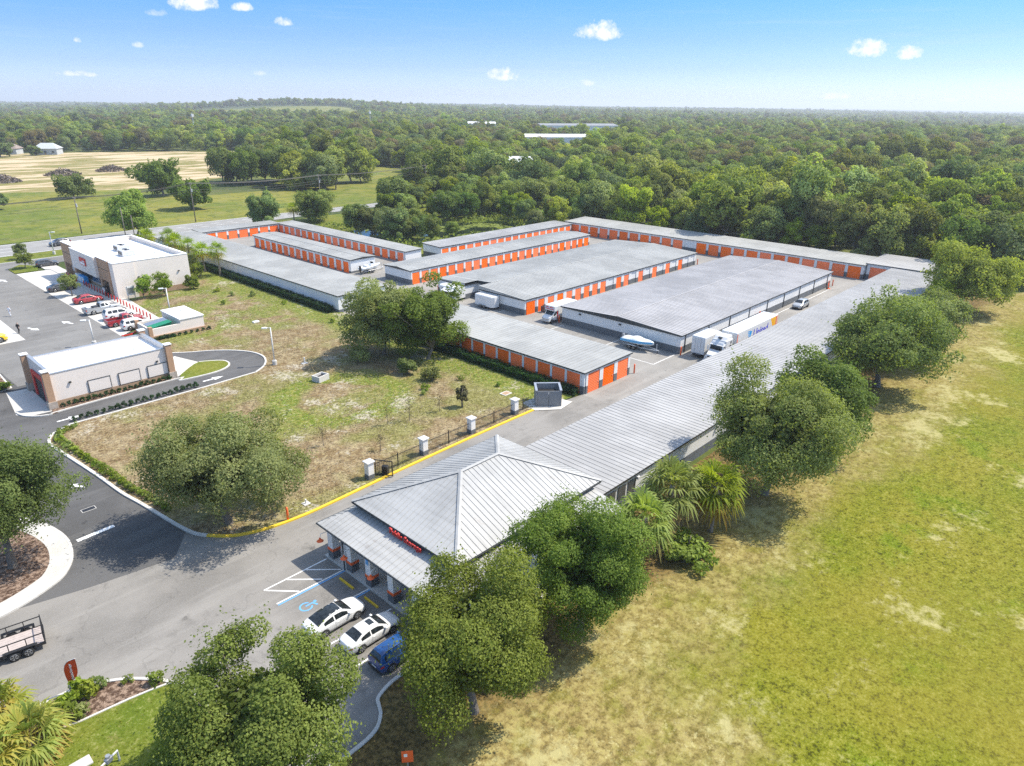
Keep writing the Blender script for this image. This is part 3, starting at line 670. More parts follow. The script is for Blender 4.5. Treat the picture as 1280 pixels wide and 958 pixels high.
mk = MB(); bar(mk, (10.4, 56.8), (13.2, 57.0), 0.42, 0.008)
def arrow(mb, x, y, ang, s=1.0, z=0.008):
    P = [(-1.1, -.12), (0, -.12), (0, -.45), (1.1, 0), (0, .45), (0, .12), (-1.1, .12)]
    ca, sa = math.cos(ang), math.sin(ang)
    mb.poly([(x + s * (a * ca - b * sa), y + s * (a * sa + b * ca)) for a, b in P], z)
arrow(mk, 13.1, 66.3, math.radians(125), 0.9); arrow(mk, 17.4, 82.7, 0.0, 1.1); arrow(mk, 33.7, 83.0, 0.0, 1.2); arrow(mk, 24.0, 122.2, math.radians(-70), 1.2, .01); arrow(mk, 28.6, 122.3, math.radians(110), 1.2, .01); arrow(mk, 28.8, 161, math.radians(100), 1.3, .01)
for k in range(20): bar(mk, (32.2, 110 + 2.9 * k), (37.6, 110.0 + 2.9 * k), 0.1, .011)
for a, b in (((77.2, 46.2), (82.6, 46.2)), ((77.2, 46.2), (77.2, 66.2)), ((77.4, 55.6), (82.6, 55.6)), ((77.4, 66.2), (82.6, 66.2)), ((78, 78.6), (82, 78.6)), ((84, 44.8), (137, 44.8))): bar(mk, a, b, 0.09, .012)
structure('lane_marking', mk, 'white_paint')
mk = MB(); mk.box(22.04, 22.18, 36.1, 37.8, 0, 0.12); mk2 = MB(); mk2.box(22.04, 22.18, 33.2, 34.75, 0, .12); mk3 = MB(); mk3.box(22.04, 22.18, 30.4, 31.9, 0, .12)
for k, m_ in enumerate((mk, mk2, mk3)):
    tag(m_.build('wheel_stop', 'yellow_paint', loc=(22.1, 36.95 - 2.75 * k, 0)), 'yellow wheel stop at the head of a parking bay beside the office porch', 'wheel stop', 'wheel stops by the porch')
mb = MB(); mb.box(12.05, 13.15, 60.9, 61.5, 0.0, 0.012); dr = tag(mb.build('drain_frame', 'kerb_concrete', loc=(12.6, 61.2, 0)), 'dark slotted storm drain grate set in the access road', 'drain')
mb = MB()
for k in range(9): mb.box(12.13 + k * .108, 12.20 + k * .108, 60.98, 61.42, 0.012, 0.02)
mb.build('grate_bars', 'black_metal', dr); mb = MB(); mb.box(12.1, 13.1, 60.95, 61.45, .0122, .0135); mb.build('pit_shade', 'black_metal', dr)  # thin black sheet under the bars stands for the shade of the pit

# ------------------------------------------------------------------ roofs made of panels
def clip_u(poly, lo, hi):
    def half(P, k, keep_above):
        out = []
        for i in range(len(P)):
            a, b = P[i], P[(i + 1) % len(P)]
            ia = (a[0] >= k) if keep_above else (a[0] <= k); ib = (b[0] >= k) if keep_above else (b[0] <= k)
            if ia: out.append(a)
            if ia != ib:
                t = (k - a[0]) / (b[0] - a[0]); out.append((k, a[1] + t * (b[1] - a[1])))
        return out
    P = half(poly, lo, True)
    return half(P, hi, False) if len(P) > 2 else []
def slope_panels(P0, P1, Q1, Q0, w, thick=0.03, seam=(0.03, 0.032), seed=0):
    """panels of one roof slope: eave P0 to P1, top Q0 to Q1; yields one MB per panel"""
    P0, P1, Q0, Q1 = Vector(P0), Vector(P1), Vector(Q0), Vector(Q1)
    u = (P1 - P0).normalized(); n = u.cross(Q0 - P0 if (Q0 - P0).length > 0.01 else Q1 - P0).normalized()
    if n.z < 0: n = -n
    v = n.cross(u)
    if v.dot(Q0 - P0) < 0: v = -v
    poly = []
    for p in (P0, P1, Q1, Q0):
        q = ((p - P0).dot(u), (p - P0).dot(v))
        if not poly or (abs(q[0] - poly[-1][0]) + abs(q[1] - poly[-1][1])) > 1e-4: poly.append(q)
    Lu0, Lu1 = min(p[0] for p in poly), max(p[0] for p in poly)
    k = max(1, round((Lu1 - Lu0) / w)); w = (Lu1 - Lu0) / k; rnd = random.Random(seed); out = []
    W = lambda a, h: tuple(P0 + u * a[0] + v * a[1] + n * h)
    for i in range(k):
        a, b = Lu0 + i * w, Lu0 + (i + 1) * w
        c = clip_u(poly, a + 0.004, b - 0.004)
        if len(c) < 3: continue
        mb = MB(); m = len(c)
        if (Q0 - P0).cross(u).dot(n) > 0: c = list(reversed(c))
        V = [W(q, thick) for q in c] + [W(q, 0) for q in c]
        mb.add(V, [tuple(range(m))] + [(j, m + j, m + (j + 1) % m, (j + 1) % m) for j in range(m)])
        vs = [q[1] for q in clip_u(poly, a + 0.004, a + 0.006)]
        if vs and max(vs) - min(vs) > 0.05 and seam:
            lo, hi = min(vs), max(vs); s0, s1 = a + .004, a + .004 + seam[0]
            V = [W(q, h) for h in (thick, thick + seam[1]) for q in ((s0, lo), (s1, lo), (s1, hi), (s0, hi))]
            mb.add(V, [(4, 5, 6, 7), (0, 1, 5, 4), (1, 2, 6, 5), (2, 3, 7, 6), (3, 0, 4, 7)])
        out.append(mb)
    return out
def flip_fix(o):
    """consistent outward normals"""
    import bmesh
    bm = bmesh.new(); bm.from_mesh(o.data); bmesh.ops.recalc_face_normals(bm, faces=bm.faces); bm.to_mesh(o.data); bm.free()

def door_mesh(w, h, key={}):
    """roll-up door: ribbed curtain in a steel guide with a bottom bar"""
    k = (round(w, 2), round(h, 2))
    if k not in key:
        mb = MB(); n = 11; P = []
        for i in range(n * 2 + 1):
            z = 0.05 + (h - 0.05) * i / (n * 2); P.append([(-w / 2, -0.03 - 0.025 * (i % 2), z), (w / 2, -0.03 - 0.025 * (i % 2), z)])
        mb.grid(P); mb.box(-w / 2, w / 2, -0.06, 0.0, 0, 0.055)
        key[k] = mb.mesh('door', 'orange_door')
    return key[k]
LATCH = MB().box(-0.06, 0.06, -0.09, -0.05, 0.95, 1.05).mesh('latch', 'steel')

def storage(name, label, x0, x1, y0, y1, h, roof='x', rise=0.35, roofmat='pale_roof', doors=(), base=1.0, panel_objs=False, fascia=0.16, skip=(), group='storage buildings', pw=0.62, walls=True, hi=None):
    """low storage block: painted walls over a grey dado, ribbed roof, fascia, roll-up doors between piers
    doors: (side, first, last, count, width, height, omitted set)"""
    t = thing(name, ((x0 + x1) / 2, (y0 + y1) / 2, 0), label, 'building', group)
    cx, cy = t.location.x, t.location.y
    e = 0.22
    if walls:
        mb = MB(); mb.box(x0, x1, y0, y1, base, h - 0.02); mb.build('wall', 'white_wall', t)
        mb = MB(); mb.box(x0 - .012, x1 + .012, y0 - .012, y1 + .012, -0.1, base); mb.build('dado', 'grey_base', t)
    rm = MB()
    X0, X1, Y0, Y1 = x0 - e, x1 + e, y0 - e, y1 + e
    panels = []
    if roof == 'x':      # ridge along x
        ym = (Y0 + Y1) / 2
        panels += slope_panels((X0, Y0, h), (X1, Y0, h), (X1, ym, h + rise), (X0, ym, h + rise), pw)
        panels += slope_panels((X1, Y1, h), (X0, Y1, h), (X0, ym, h + rise), (X1, ym, h + rise), pw)
        rm.add([(X0, Y0, h - fascia), (X1, Y0, h - fascia), (X1, Y1, h - fascia), (X0, Y1, h - fascia), (X0, Y0, h - .005), (X1, Y0, h - .005), (X1, Y1, h - .005), (X0, Y1, h - .005), (X0, ym, h + rise - .005), (X1, ym, h + rise - .005)],
               [(0, 1, 5, 4), (2, 3, 7, 6), (0, 4, 8, 7, 3), (1, 2, 6, 9, 5), (0, 3, 2, 1)])
        cap = MB(); cap.box(X0, X1, ym - .16, ym + .16, h + rise + .03, h + rise + .07)
    elif roof == 'y':
        xm = (X0 + X1) / 2
        panels += slope_panels((X0, Y1, h), (X0, Y0, h), (xm, Y0, h + rise), (xm, Y1, h + rise), pw)
        panels += slope_panels((X1, Y0, h), (X1, Y1, h), (xm, Y1, h + rise), (xm, Y0, h + rise), pw)
        rm.add([(X0, Y0, h - fascia), (X1, Y0, h - fascia), (X1, Y1, h - fascia), (X0, Y1, h - fascia), (X0, Y0, h - .005), (X1, Y0, h - .005), (X1, Y1, h - .005), (X0, Y1, h - .005), (xm, Y0, h + rise - .005), (xm, Y1, h + rise - .005)],
               [(1, 2, 6, 5), (3, 0, 4, 7), (0, 1, 5, 8, 4), (2, 3, 7, 9, 6), (0, 3, 2, 1)])
        cap = MB(); cap.box(xm - .16, xm + .16, Y0, Y1, h + rise + .03, h + rise + .07)
    else:                # single slope, given as (dx or dy, rise)
        if roof == '+y': C = [(X0, Y0, h), (X1, Y0, h), (X1, Y1, h + rise), (X0, Y1, h + rise)]
        if roof == '-y': C = [(X1, Y1, h), (X0, Y1, h), (X0, Y0, h + rise), (X1, Y0, h + rise)]
        if roof == '+x': C = [(X0, Y1, h), (X0, Y0, h), (X1, Y0, h + rise), (X1, Y1, h + rise)]
        panels += slope_panels(*C, pw)
        B = [(c[0], c[1], c[2] - .005) for c in C]; L = [(c[0], c[1], c[2] - fascia) for c in C]
        rm.add(L + B, [(0, 1, 5, 4), (1, 2, 6, 5), (2, 3, 7, 6), (3, 0, 4, 7), (0, 3, 2, 1), (4, 5, 6, 7)]); cap = None
    ro = rm.build('roof', 'dark_trim', t)
    if panel_objs:
        for p in panels: p.build('roof_panel', roofmat, ro, root=t)
    else:
        mb = MB()
        for p in panels: mb.add(p.v, p.f)
        mb.build('roof_sheeting', roofmat, ro, root=t, kind='stuff')
    if cap: cap.build('ridge_cap', roofmat, ro, root=t)
    for (side, a, b, n, w, dh, omit) in doors:
        sp = (b - a) / n
        for i in range(n + 1):     # piers
            s = a + i * sp; pwid = (sp - w) / 2 * 0.9
            for lo, hi2, mt, nm in ((base + .003, h - .03, 'white_wall', 'pier'), (-.05, base, 'grey_base', 'pier_base')):
                mb = MB()
                l, r = max(s - pwid, min(a, b)), min(s + pwid, max(a, b))
                if side == '-x': mb.box(x0 - .10, x0 - .013, l, r, lo, hi2)
                elif side == '-y': mb.box(l, r, y0 - .10, y0 - .013, lo, hi2)
                elif side == '+x': mb.box(x1 + .013, x1 + .10, l, r, lo, hi2)
                mb.build(nm, mt, t)
        for i in range(n):
            if i in omit: continue
            s = a + (i + .5) * sp
            if side == '-x': pos, rz = (x0 - .014, s, 0), -math.pi / 2
            elif side == '-y': pos, rz = (s, y0 - .014, 0), 0
            else: pos, rz = (x1 + .014, s, 0), math.pi / 2
            d = place('door', door_mesh(w, dh), t, (pos[0] - cx, pos[1] - cy, 0), rz)
            if sp > 2.2: place('latch', LATCH, d, (w * 0.38, 0, 0))
    return t

# the block by the hedge: doors to the lawn and three at its end
storage('storage_building', 'storage block with orange doors behind the dark hedge and the lawn', 62.3, 71.9, 46.5, 80.0, 2.85, '+x', 0.12, 'pale_roof_cross',
        [('-x', 46.9, 79.9, 14, 2.0, 2.45, ()), ('-y', 62.6, 71.7, 3, 2.25, 2.45, ())])
# largest block, blank walls
b8 = storage('storage_building', 'broad storage block with blank white walls and mauve grey roof', 83.2, 139.0, 45.8, 67.1, 2.8, 'x', 0.55, 'aged_roof', base=1.05)
for i in range(9):
    x = 84.4 + i * 6.6; mb = MB(); mb.box(x - .06, x + .06, 45.70, 45.785, 0.05, 2.64); mb.build('downspout', 'dark_trim', b8)
for i, y in enumerate((56.0, 63.5)): MB().box(83.0, 83.18, y - .18, y + .18, 2.1, 2.3).build('wall_lamp', 'dark_trim', b8)
# second broad block with a recess in its end
t7 = storage('storage_building', 'broad storage block with orange doors and a recess in its end wall', 85.3, 137.5, 74.2, 95.7, 2.6, 'x', 0.55, 'pale_roof',
        [('-y', 85.0, 137.2, 21, 1.55, 2.05, (8, 11, 13, 15, 17, 19, 20))], base=0.95)
for (ya, yb) in ((74.2, 84.6), (88.5, 95.7)):
    mb = MB(); mb.box(82.2, 85.29, ya, yb, .95, 2.58); mb.build('wall', 'white_wall', t7)
    mb = MB(); mb.box(82.188, 85.28, ya - .011, yb + .011, -.1, .95); mb.build('dado', 'grey_base', t7)
    mb = MB(); mb.box(81.98, 85.07, ya - .2, yb + .2, 2.45, 2.6); r_ = mb.build('roof', 'dark_trim', t7)
    z0 = 2.6 + .55 * (1 - abs(ya - 84.95) / 10.97); z1 = 2.6 + .55 * (1 - abs(yb - 84.95) / 10.97)
    mb = MB(); 
    for p in slope_panels((81.98, ya - .2, 2.62 + (z0 - 2.6)), (85.07, ya - .2, z0 + .02), (85.07, yb + .2, z1 + .02), (81.98, yb + .2, z1 + .02), .62): mb.add(p.v, p.f)
    mb.add([(81.98, ya - .2, 2.5), (81.98, yb + .2, 2.5), (81.98, yb + .2, z1 + .02), (81.98, ya - .2, z0 + .02)], [(0, 1, 2, 3)])
    mb.build('roof_sheeting', 'pale_roof', r_, root=t7, kind='stuff')
d = place('door', door_mesh(2.1, 2.15), t7, (83.6 - t7.location.x, 74.18 - t7.location.y, 0), 0)
storage('storage_building', 'narrow storage block with white end wall and the longest even run of orange doors', 82.0, 138.0, 103.6, 111.4, 2.75, 'x', 0.25, 'pale_roof',
        [('-y', 82.2, 137.8, 24, 1.75, 2.2, ())])
storage('storage_building', 'narrow storage block with orange doors between the pond and a longer block', 102.0, 148.6, 117.8, 123.6, 2.6, '+y', 0.2, 'metal_roof',
        [('-y', 102.2, 148.4, 18, 1.9, 2.1, ())])
storage('storage_building', 'rear storage row with orange doors backing onto the wood', 149.4, 158.2, 43.2, 120.5, 2.9, '+x', 0.3, 'pale_roof_cross',
        [('-x', 43.4, 118.6, 24, 2.5, 2.4, (12,))], fascia=0.12)
storage('storage_building', 'short raised storage block where the rear row meets the long roof', 150.4, 161.5, 30.0, 43.0, 3.2, '+x', 0.25, 'metal_roof',
        [('-x', 38.8, 42.8, 1, 3.0, 2.5, ())], fascia=0.12)
storage('storage_building', 'long white walled storage block with a hedge along its foot', 61.6, 71.2, 97.0, 173.0, 2.9, '+x', 0.12, 'pale_roof_cross', base=0.5)
storage('storage_building', 'short storage row with orange doors backing onto the highway', 73.2, 94.0, 173.2, 178.0, 2.4, '+y', 0.15, 'pale_roof', [('-y', 74, 93.8, 7, 2.3, 1.95, ())])
storage('storage_building', 'free standing storage block with a white boat parked at its white end', 79.6, 85.6, 119.6, 159.5, 2.75, 'y', 0.25, 'pale_roof_cross', [('-x', 119.9, 159.2, 15, 1.85, 2.15, ())], base=0.4)
storage('storage_building', 'narrow storage row with orange doors beside the pond tree', 94.0, 98.4, 120.0, 174.0, 2.4, '+x', 0.12, 'pale_roof_cross', [('-x', 120.3, 173.6, 19, 2.05, 1.95, ())], base=0.4)
s11 = storage('storage_building', 'very long storage building with ribbed metal roof beside the oaks', 41.3, 150.3, 28.5, 38.2, 2.85, '+y', 0.12, 'metal_roof', base=1.0, panel_objs=True, pw=0.61)
for i in range(10):
    x = 46.5 + 7.2 * i; MB().box(x - .15, x + .15, 28.2, 28.48, 2.15, 2.4).build('wall_lamp', 'white_enamel', s11)
mb = MB()
for k in range(3): mb.box(42.2 + 1.5 * k, 43.3 + 1.5 * k, 28.42, 28.485, 1.1, 2.3)
mb.build('window', 'store_glass', s11)

# ------------------------------------------------------------------ the office with its hip roof and porch
of = thing('office', (33, 34, 0), 'white office with standing seam hip roof and a porch on columns', 'building')
mb = MB(); mb.box(26.3, 40.2, 29.4, 39.2, 1.0, 4.05); mb.build('wall', 'white_wall', of)
mb = MB(); mb.box(26.28, 40.22, 29.38, 39.22, -.1, 0.98); mb.build('dado', 'grey_base', of)
mb = MB(); mb.box(26.27, 40.23, 29.37, 39.23, 0.98, 1.2); mb.build('orange_band', 'orange_paint', of)
L_, K_, R_, N_ = (25.2, 40.2, 4.2), (41.0, 40.2, 4.2), (41.0, 28.4, 4.2), (25.2, 28.4, 4.2)
A_, B_ = (31.1, 34.3, 6.7), (35.1, 34.3, 6.7)
rf = MB()
rf.add([(x, y, 4.0) for x, y in ((25.2, 28.4), (41, 28.4), (41, 40.2), (25.2, 40.2))] + [(x, y, 4.19) for x, y in ((25.2, 28.4), (41, 28.4), (41, 40.2), (25.2, 40.2))], [(0, 3, 2, 1), (0, 1, 5, 4), (1, 2, 6, 5), (2, 3, 7, 6), (3, 0, 4, 7), (4, 5, 6, 7)])
hip = rf.build('roof', 'dark_trim', of)
for (p0, p1, q1, q0) in ((L_, N_, A_, A_), (N_, R_, B_, A_), (R_, K_, B_, B_), (K_, L_, A_, B_)):
    for p in slope_panels(p0, p1, q1, q0, 0.46, 0.03, (0.022, 0.035)): p.build('roof_panel', 'office_roof', hip, root=of)
mb = MB()
for a, b in ((L_, A_), (N_, A_), (R_, B_), (K_, B_), (A_, B_)):
    a, b = Vector(a), Vector(b); d = (b - a).normalized(); s = d.cross(Vector((0, 0, 1))).normalized() * 0.17; u = Vector((0, 0, .115))
    mb.add([a - s + u * .6, a + s + u * .6, b + s + u * .6, b - s + u * .6, a + u * 1.2, b + u * 1.2], [(0, 4, 5, 3), (4, 1, 2, 5), (0, 1, 4), (2, 3, 5)])
mb.build('hip_cap', 'office_roof', hip, root=of)
mb = MB()
for a, b in ((L_, N_), (N_, R_), (R_, K_), (K_, L_)):
    mb.tube([Vector(a) + Vector((0, 0, -.05)), Vector(b) + Vector((0, 0, -.05))], 0.08, 6)
mb.build('gutter', 'dark_trim', hip, root=of)
MB().tube([(40.9, 28.5, 4.1), (40.4, 29.2, 3.7), (40.3, 29.3, 0.1)], 0.06, 6).build('downspout', 'black_metal', of)
# porch roof wraps two sides
pr = MB().prism([(22.7, 25.2), (40.2, 25.2), (40.2, 29.3), (26.2, 29.3), (26.2, 39.3), (25.0, 41.1), (22.7, 41.1)], 2.86, 2.98).build('porch_roof', 'white_wall', of)
PT = 3.85
P1, P2, P3, P4 = (22.6, 41.2, 3.0), (22.6, 25.1, 3.0), (40.3, 25.1, 3.0), (40.3, 29.35, PT)
T1, T2 = (26.25, 39.4, PT), (26.25, 29.35, PT)
for (p0, p1, q1, q0) in ((P1, P2, T2, T1), (P2, P3, P4, T2)):
    for p in slope_panels(p0, p1, q1, q0, 0.46, 0.03, (0.022, 0.035)): p.build('roof_panel', 'office_roof', pr, root=of)
for p in slope_panels((26.25, 41.2, 3.0), P1, T1, T1, 0.46, 0.03, (0.022, 0.035)): p.build('roof_panel', 'office_roof', pr, root=of)
mb = MB(); mb.tube([P1, P2], .07, 6); mb.tube([P2, P3], .07, 6); mb.tube([P1, (26.2, 41.2, 3)], .06, 6); mb.build('porch_gutter', 'dark_trim', pr, root=of)
MB().prism([(22.9, 25.6), (40, 25.6), (40, 29.36), (26.26, 29.36), (26.26, 41), (22.9, 41)], 0.0, 0.13).build('porch_floor', 'concrete', of)
def column(x, y):
    c = MB().bbox(x - .31, x + .31, y - .31, y + .31, .98, 2.86, .02).build('column', 'white_wall', of)
    MB().bbox(x - .34, x + .34, y - .34, y + .34, .0, .8, .02).build('plinth', 'grey_base', c, root=of)
    MB().bbox(x - .36, x + .36, y - .36, y + .36, .8, 1.0, .02).build('orange_band', 'orange_paint', c, root=of)
for y in (40.3, 37.9, 35.5, 32.9, 30.3, 27.8, 25.9): column(23.35, y)
for x in (26.5, 30, 33.5, 37, 39.6): column(x, 25.75)
MB().tube([(22.85, 38.25, 2.9), (22.85, 38.25, .15)], .055, 6).build('downspout', 'black_metal', of)
for y in (40.3, 37.2, 34.0):
    lp = MB().tube([(22.95, y, 2.55), (22.35, y, 2.6), (22.25, y, 2.3)], .025, 6).build('porch_lamp', 'white_enamel', of)
    MB().tube([(22.25, y, 2.32), (22.25, y, 2.15), (22.25, y, 2.03)], [.05, .1, .27], 12).build('lamp_shade', 'orange_paint', lp, root=of)
for y0_, y1_ in ((31.0, 33.4), (35.0, 37.4)):
    w_ = MB().box(26.16, 26.26, y0_, y1_, 0.9, 2.5).build('window', 'store_glass', of)
    MB().box(26.12, 26.2, y0_ - .06, y0_, .85, 2.55).box(26.12, 26.2, y1_, y1_ + .06, .85, 2.55).box(26.12, 26.2, y0_, y1_, 2.5, 2.56).build('frame', 'white_enamel', w_, root=of)
MB().box(26.16, 26.27, 33.6, 34.7, .13, 2.3).build('door', 'store_glass', of)
MB().box(23.0, 23.03, 35.35, 35.65, 1.95, 2.35).build('notice', 'blue_paint', of)
def text(s, size, mat, parent, matrix, name='lettering', extrude=0.03):
    c = bpy.data.curves.new(name, 'FONT'); c.body = s; c.size = size; c.extrude = extrude; c.offset = size * .018; c.align_x = 'CENTER'; c.align_y = 'CENTER'
    o = bpy.data.objects.new(name, c); col.objects.link(o)
    dg = bpy.context.evaluated_depsgraph_get(); me = bpy.data.meshes.new_from_object(o.evaluated_get(dg))
    bpy.data.objects.remove(o)
    me.materials.clear(); me.materials.append(MATS[mat])
    o = bpy.data.objects.new(name, me); o.parent = parent; o.matrix_local = matrix; col.objects.link(o)
    return o
def frame_matrix(origin, xdir, ydir):
    x, y = Vector(xdir).normalized(), Vector(ydir).normalized(); z = x.cross(y)
    return Matrix(((x.x, y.x, z.x, origin[0]), (x.y, y.y, z.y, origin[1]), (x.z, y.z, z.z, origin[2]), (0, 0, 0, 1)))
text('Public Storage', 0.62, 'red_paint', of, frame_matrix((25.04 - 33, 33.6 - 34, 3.93), (0, -1, 0), (0, 0, 1)), extrude=.05)

# ------------------------------------------------------------------ convenience store
st = thing('convenience_store', (45.8, 144.5, 0), 'cream and brown convenience store with a white parapet roof', 'building')
MB().box(39.9, 52.2, 131.2, 158, 0.9, 5.2).build('wall', 'cream_wall', st)
MB().box(39.85, 52.25, 131.15, 158.05, -.1, .88).build('plinth', 'tan_base', st)
MB().box(40.2, 51.9, 131.5, 157.7, 5.2, 5.45).build('roof', 'white_membrane', st)
for nm, b in (('parapet', (39.9, 52.2, 131.2, 131.55, 5.2, 6.25)), ('parapet', (51.85, 52.2, 131.55, 158.0, 5.2, 6.25)), ('parapet', (39.9, 51.85, 157.65, 158.0, 5.2, 6.25))):
    MB().box(*b).build(nm, 'cream_wall', st); MB().box(b[0] - .05, b[1] + .05, b[2] - .05, b[3] + .05, 6.25, 6.33).build('coping', 'white_membrane', st)
for nm, mt, (ya, yb, x, z0, z1) in (('tower', 'brown_wall', (151.2, 158.2, 39.0, 2.7, 6.6)), ('sign_bay', 'cream_wall', (138.2, 151.2, 38.5, 2.8, 6.4)), ('tower', 'brown_wall', (132.8, 138.2, 39.0, 2.7, 6.5)), ('corner', 'cream_wall', (130.9, 132.8, 39.2, -.05, 6.3))):
    o_ = MB().box(x, 40.1 if nm != 'corner' else 42.6, ya, yb, z0, z1).build(nm, mt, st)
    MB().box(x - .06, (40.16 if nm != 'corner' else 42.66), ya - .05 if nm == 'corner' else ya + .01, yb - .01, z1, z1 + .1).build('coping', 'white_membrane', o_, root=st)
    if nm == 'tower': MB().box(x - .03, x, ya, yb, 4.7, 4.78).build('reveal', 'dark_trim', o_, root=st)
for ya in (133.0, 137.2, 151.4, 157.3): MB().box(38.95, 39.85, ya, ya + .8, .1, 2.7).build('pilaster', 'brown_wall', st); 
for k in range(5):
    w_ = MB().box(39.78, 39.9, 138.5 + 2.5 * k, 140.75 + 2.5 * k, .9, 2.75).build('window', 'store_glass', st); MB().box(39.72, 39.8, 138.45 + 2.5 * k, 140.8 + 2.5 * k, .82, .92).build('sill', 'white_enamel', w_, root=st)
for k in range(2): MB().box(39.74, 39.9, 134.2 + 1.5 * k, 135.6 + 1.5 * k, .1, 2.6).build('window', 'store_glass', st)
sg = MB().box(38.32, 38.49, 142.6, 145.7, 4.2, 5.5).build('sign', 'red_paint', st)
MB().box(38.28, 38.318, 142.9, 145.4, 4.35, 4.75).box(38.28, 38.318, 142.9, 144.2, 4.9, 5.05).build('sign_lettering', 'white_paint', sg, root=st)
MB().box(43.0, 43.3, 131.0, 131.14, 3.3, 3.5).build('wall_lamp', 'dark_trim', st); MB().box(50.0, 50.3, 131.0, 131.14, 3.3, 3.5).build('wall_lamp', 'dark_trim', st)
def rooftop_unit(x, y, z, lab, s=1.0):
    u = thing('rooftop_unit', (x, y, z), lab, 'air conditioner')
    MB().bbox(x - 1.1 * s, x + 1.1 * s, y - 1.3 * s, y + 1.3 * s, z + .12, z + 1.05, .04).build('casing', 'galvanised', u)
    MB().box(x - 1.2 * s, x + 1.2 * s, y - 1.4 * s, y + 1.4 * s, z, z + .12).build('curb', 'steel', u)
    for q in (-.5, .5): MB().tube([(x, y + q * 1.2 * s, z + 1.05), (x, y + q * 1.2 * s, z + 1.13)], .42 * s, 14).build('fan_guard', 'black_metal', u)
    MB().box(x - 1.12 * s, x - 1.09 * s, y - 1.0 * s, y + 1.0 * s, z + .3, z + .9).build('louvre', 'dark_trim', u)
rooftop_unit(46.3, 147.0, 5.45, 'grey air conditioner on the store roof toward the sign bay'); rooftop_unit(45.2, 141.4, 5.45, 'grey air conditioner on the store roof toward the bushes')
for k, (x, y) in enumerate(((43, 150), (49, 138), (48.5, 152))):
    tag(MB().tube([(x, y, 5.4), (x, y, 5.9)], .09, 8).tube([(x, y, 5.9), (x, y, 6.0)], .14, 8).build('roof_vent', 'steel', loc=(x, y, 5.45)), 'small vent pipe on the white store roof', 'vent pipe', 'store roof vents')
# ice chest, gas lockers and display crates along the storefront
for y, lab, mt in ((148.8, 'blue ice chest against the store front', 'emblem_blue'), (147.2, 'second blue ice chest against the store front', 'emblem_blue'), (150.6, 'pale gas bottle locker against the store front', 'boat_white'), (136.0, 'dark display stand by the store doors', 'black_plastic')):
    u = thing('storefront_locker', (39.0, y, .1), lab, 'locker')
    MB().bbox(38.6, 39.4, y - .7, y + .7, .2, 1.5, .05).build('cabinet', mt, u); MB().box(38.62, 39.38, y - .66, y + .66, .1, .2).build('plinth', 'black_plastic', u); MB().box(38.56, 38.6, y - .6, y - .05, .35, 1.35).box(38.56, 38.6, y + .05, y + .6, .35, 1.35).build('door', 'white_enamel', u)
u = thing('price_board', (40.9, 129.6, 0), 'white notice board on posts at the store corner', 'sign')
MB().box(40.2, 41.6, 129.55, 129.65, .8, 2.4).build('board', 'white_enamel', u); MB().box(40.3, 40.4, 129.5, 129.6, 0, 2.4).build('post', 'steel', u); MB().box(41.4, 41.5, 129.5, 129.6, 0, 2.4).build('post', 'steel', u); MB().box(40.45, 41.35, 129.5, 129.545, 1.1, 2.1).build('notice', 'car_midgrey', u)

# ------------------------------------------------------------------ car wash
cw = thing('car_wash', (23.6, 91, 0), 'cream car wash with red framed entrance and white roof', 'building')
MB().box(17.2, 30.3, 87.0, 95.0, .75, 3.4).build('wall', 'cream_wall', cw); MB().box(17.15, 30.35, 86.95, 95.05, -.1, .73).build('plinth', 'tan_base', cw)
MB().box(17.4, 30.1, 87.3, 94.7, 3.4, 3.55).build('roof', 'white_membrane', cw)
for b in ((17.2, 30.3, 87.0, 87.3, 3.4, 3.95), (17.2, 30.3, 94.7, 95.0, 3.4, 3.95), (30.0, 30.3, 87.3, 94.7, 3.4, 4.1), (17.2, 17.5, 87.3, 94.7, 3.4, 4.3)):
    MB().box(*b).build('parapet', 'cream_wall', cw); MB().box(b[0] - .04, b[1] + .04, b[2] - .04, b[3] + .04, b[5], b[5] + .07).build('coping', 'steel', cw)
for (x, y) in ((17.0, 86.9), (17.0, 95.1), (30.3, 86.9), (30.3, 95.1)):
    p = MB().box(x - .35, x + .35, y - .35, y + .35, .9, 4.45).build('pilaster', 'brown_wall', cw); MB().box(x - .45, x + .45, y - .45, y + .45, -.1, .9).build('stone_base', 'stone', p, root=cw); MB().box(x - .42, x + .42, y - .42, y + .42, 4.45, 4.55).build('coping', 'white_membrane', p, root=cw)
MB().box(17.08, 17.14, 89.2, 92.6, .02, 2.6).build('entrance', 'black_metal', cw)
MB().box(16.95, 17.1, 88.5, 89.2, 0, 3.1).box(16.95, 17.1, 92.6, 93.3, 0, 3.1).box(16.95, 17.1, 89.2, 92.6, 2.6, 3.1).build('entrance_frame', 'red_paint', cw)
for k in range(3):
    x = 21.0 + 3.3 * k
    MB().box(x, x + 2.3, 86.9, 86.96, .8, 2.2).build('blind_panel', 'cream_wall', cw); MB().box(x - .06, x, 86.88, 86.97, .78, 2.26).box(x + 2.3, x + 2.36, 86.88, 86.97, .78, 2.26).box(x - .06, x + 2.36, 86.88, 86.97, 2.2, 2.27).build('panel_frame', 'dark_trim', cw)
for x in (19.2, 28.8): MB().box(x - .12, x + .12, 86.8, 86.96, 2.5, 2.68).build('wall_lamp', 'dark_trim', cw)
for x, y in ((19, 91.5), (18.6, 92.4), (27.5, 90.2)): MB().tube([(x, y, 3.5), (x, y, 3.85)], .08, 6).build('vent_pipe', 'steel', cw)
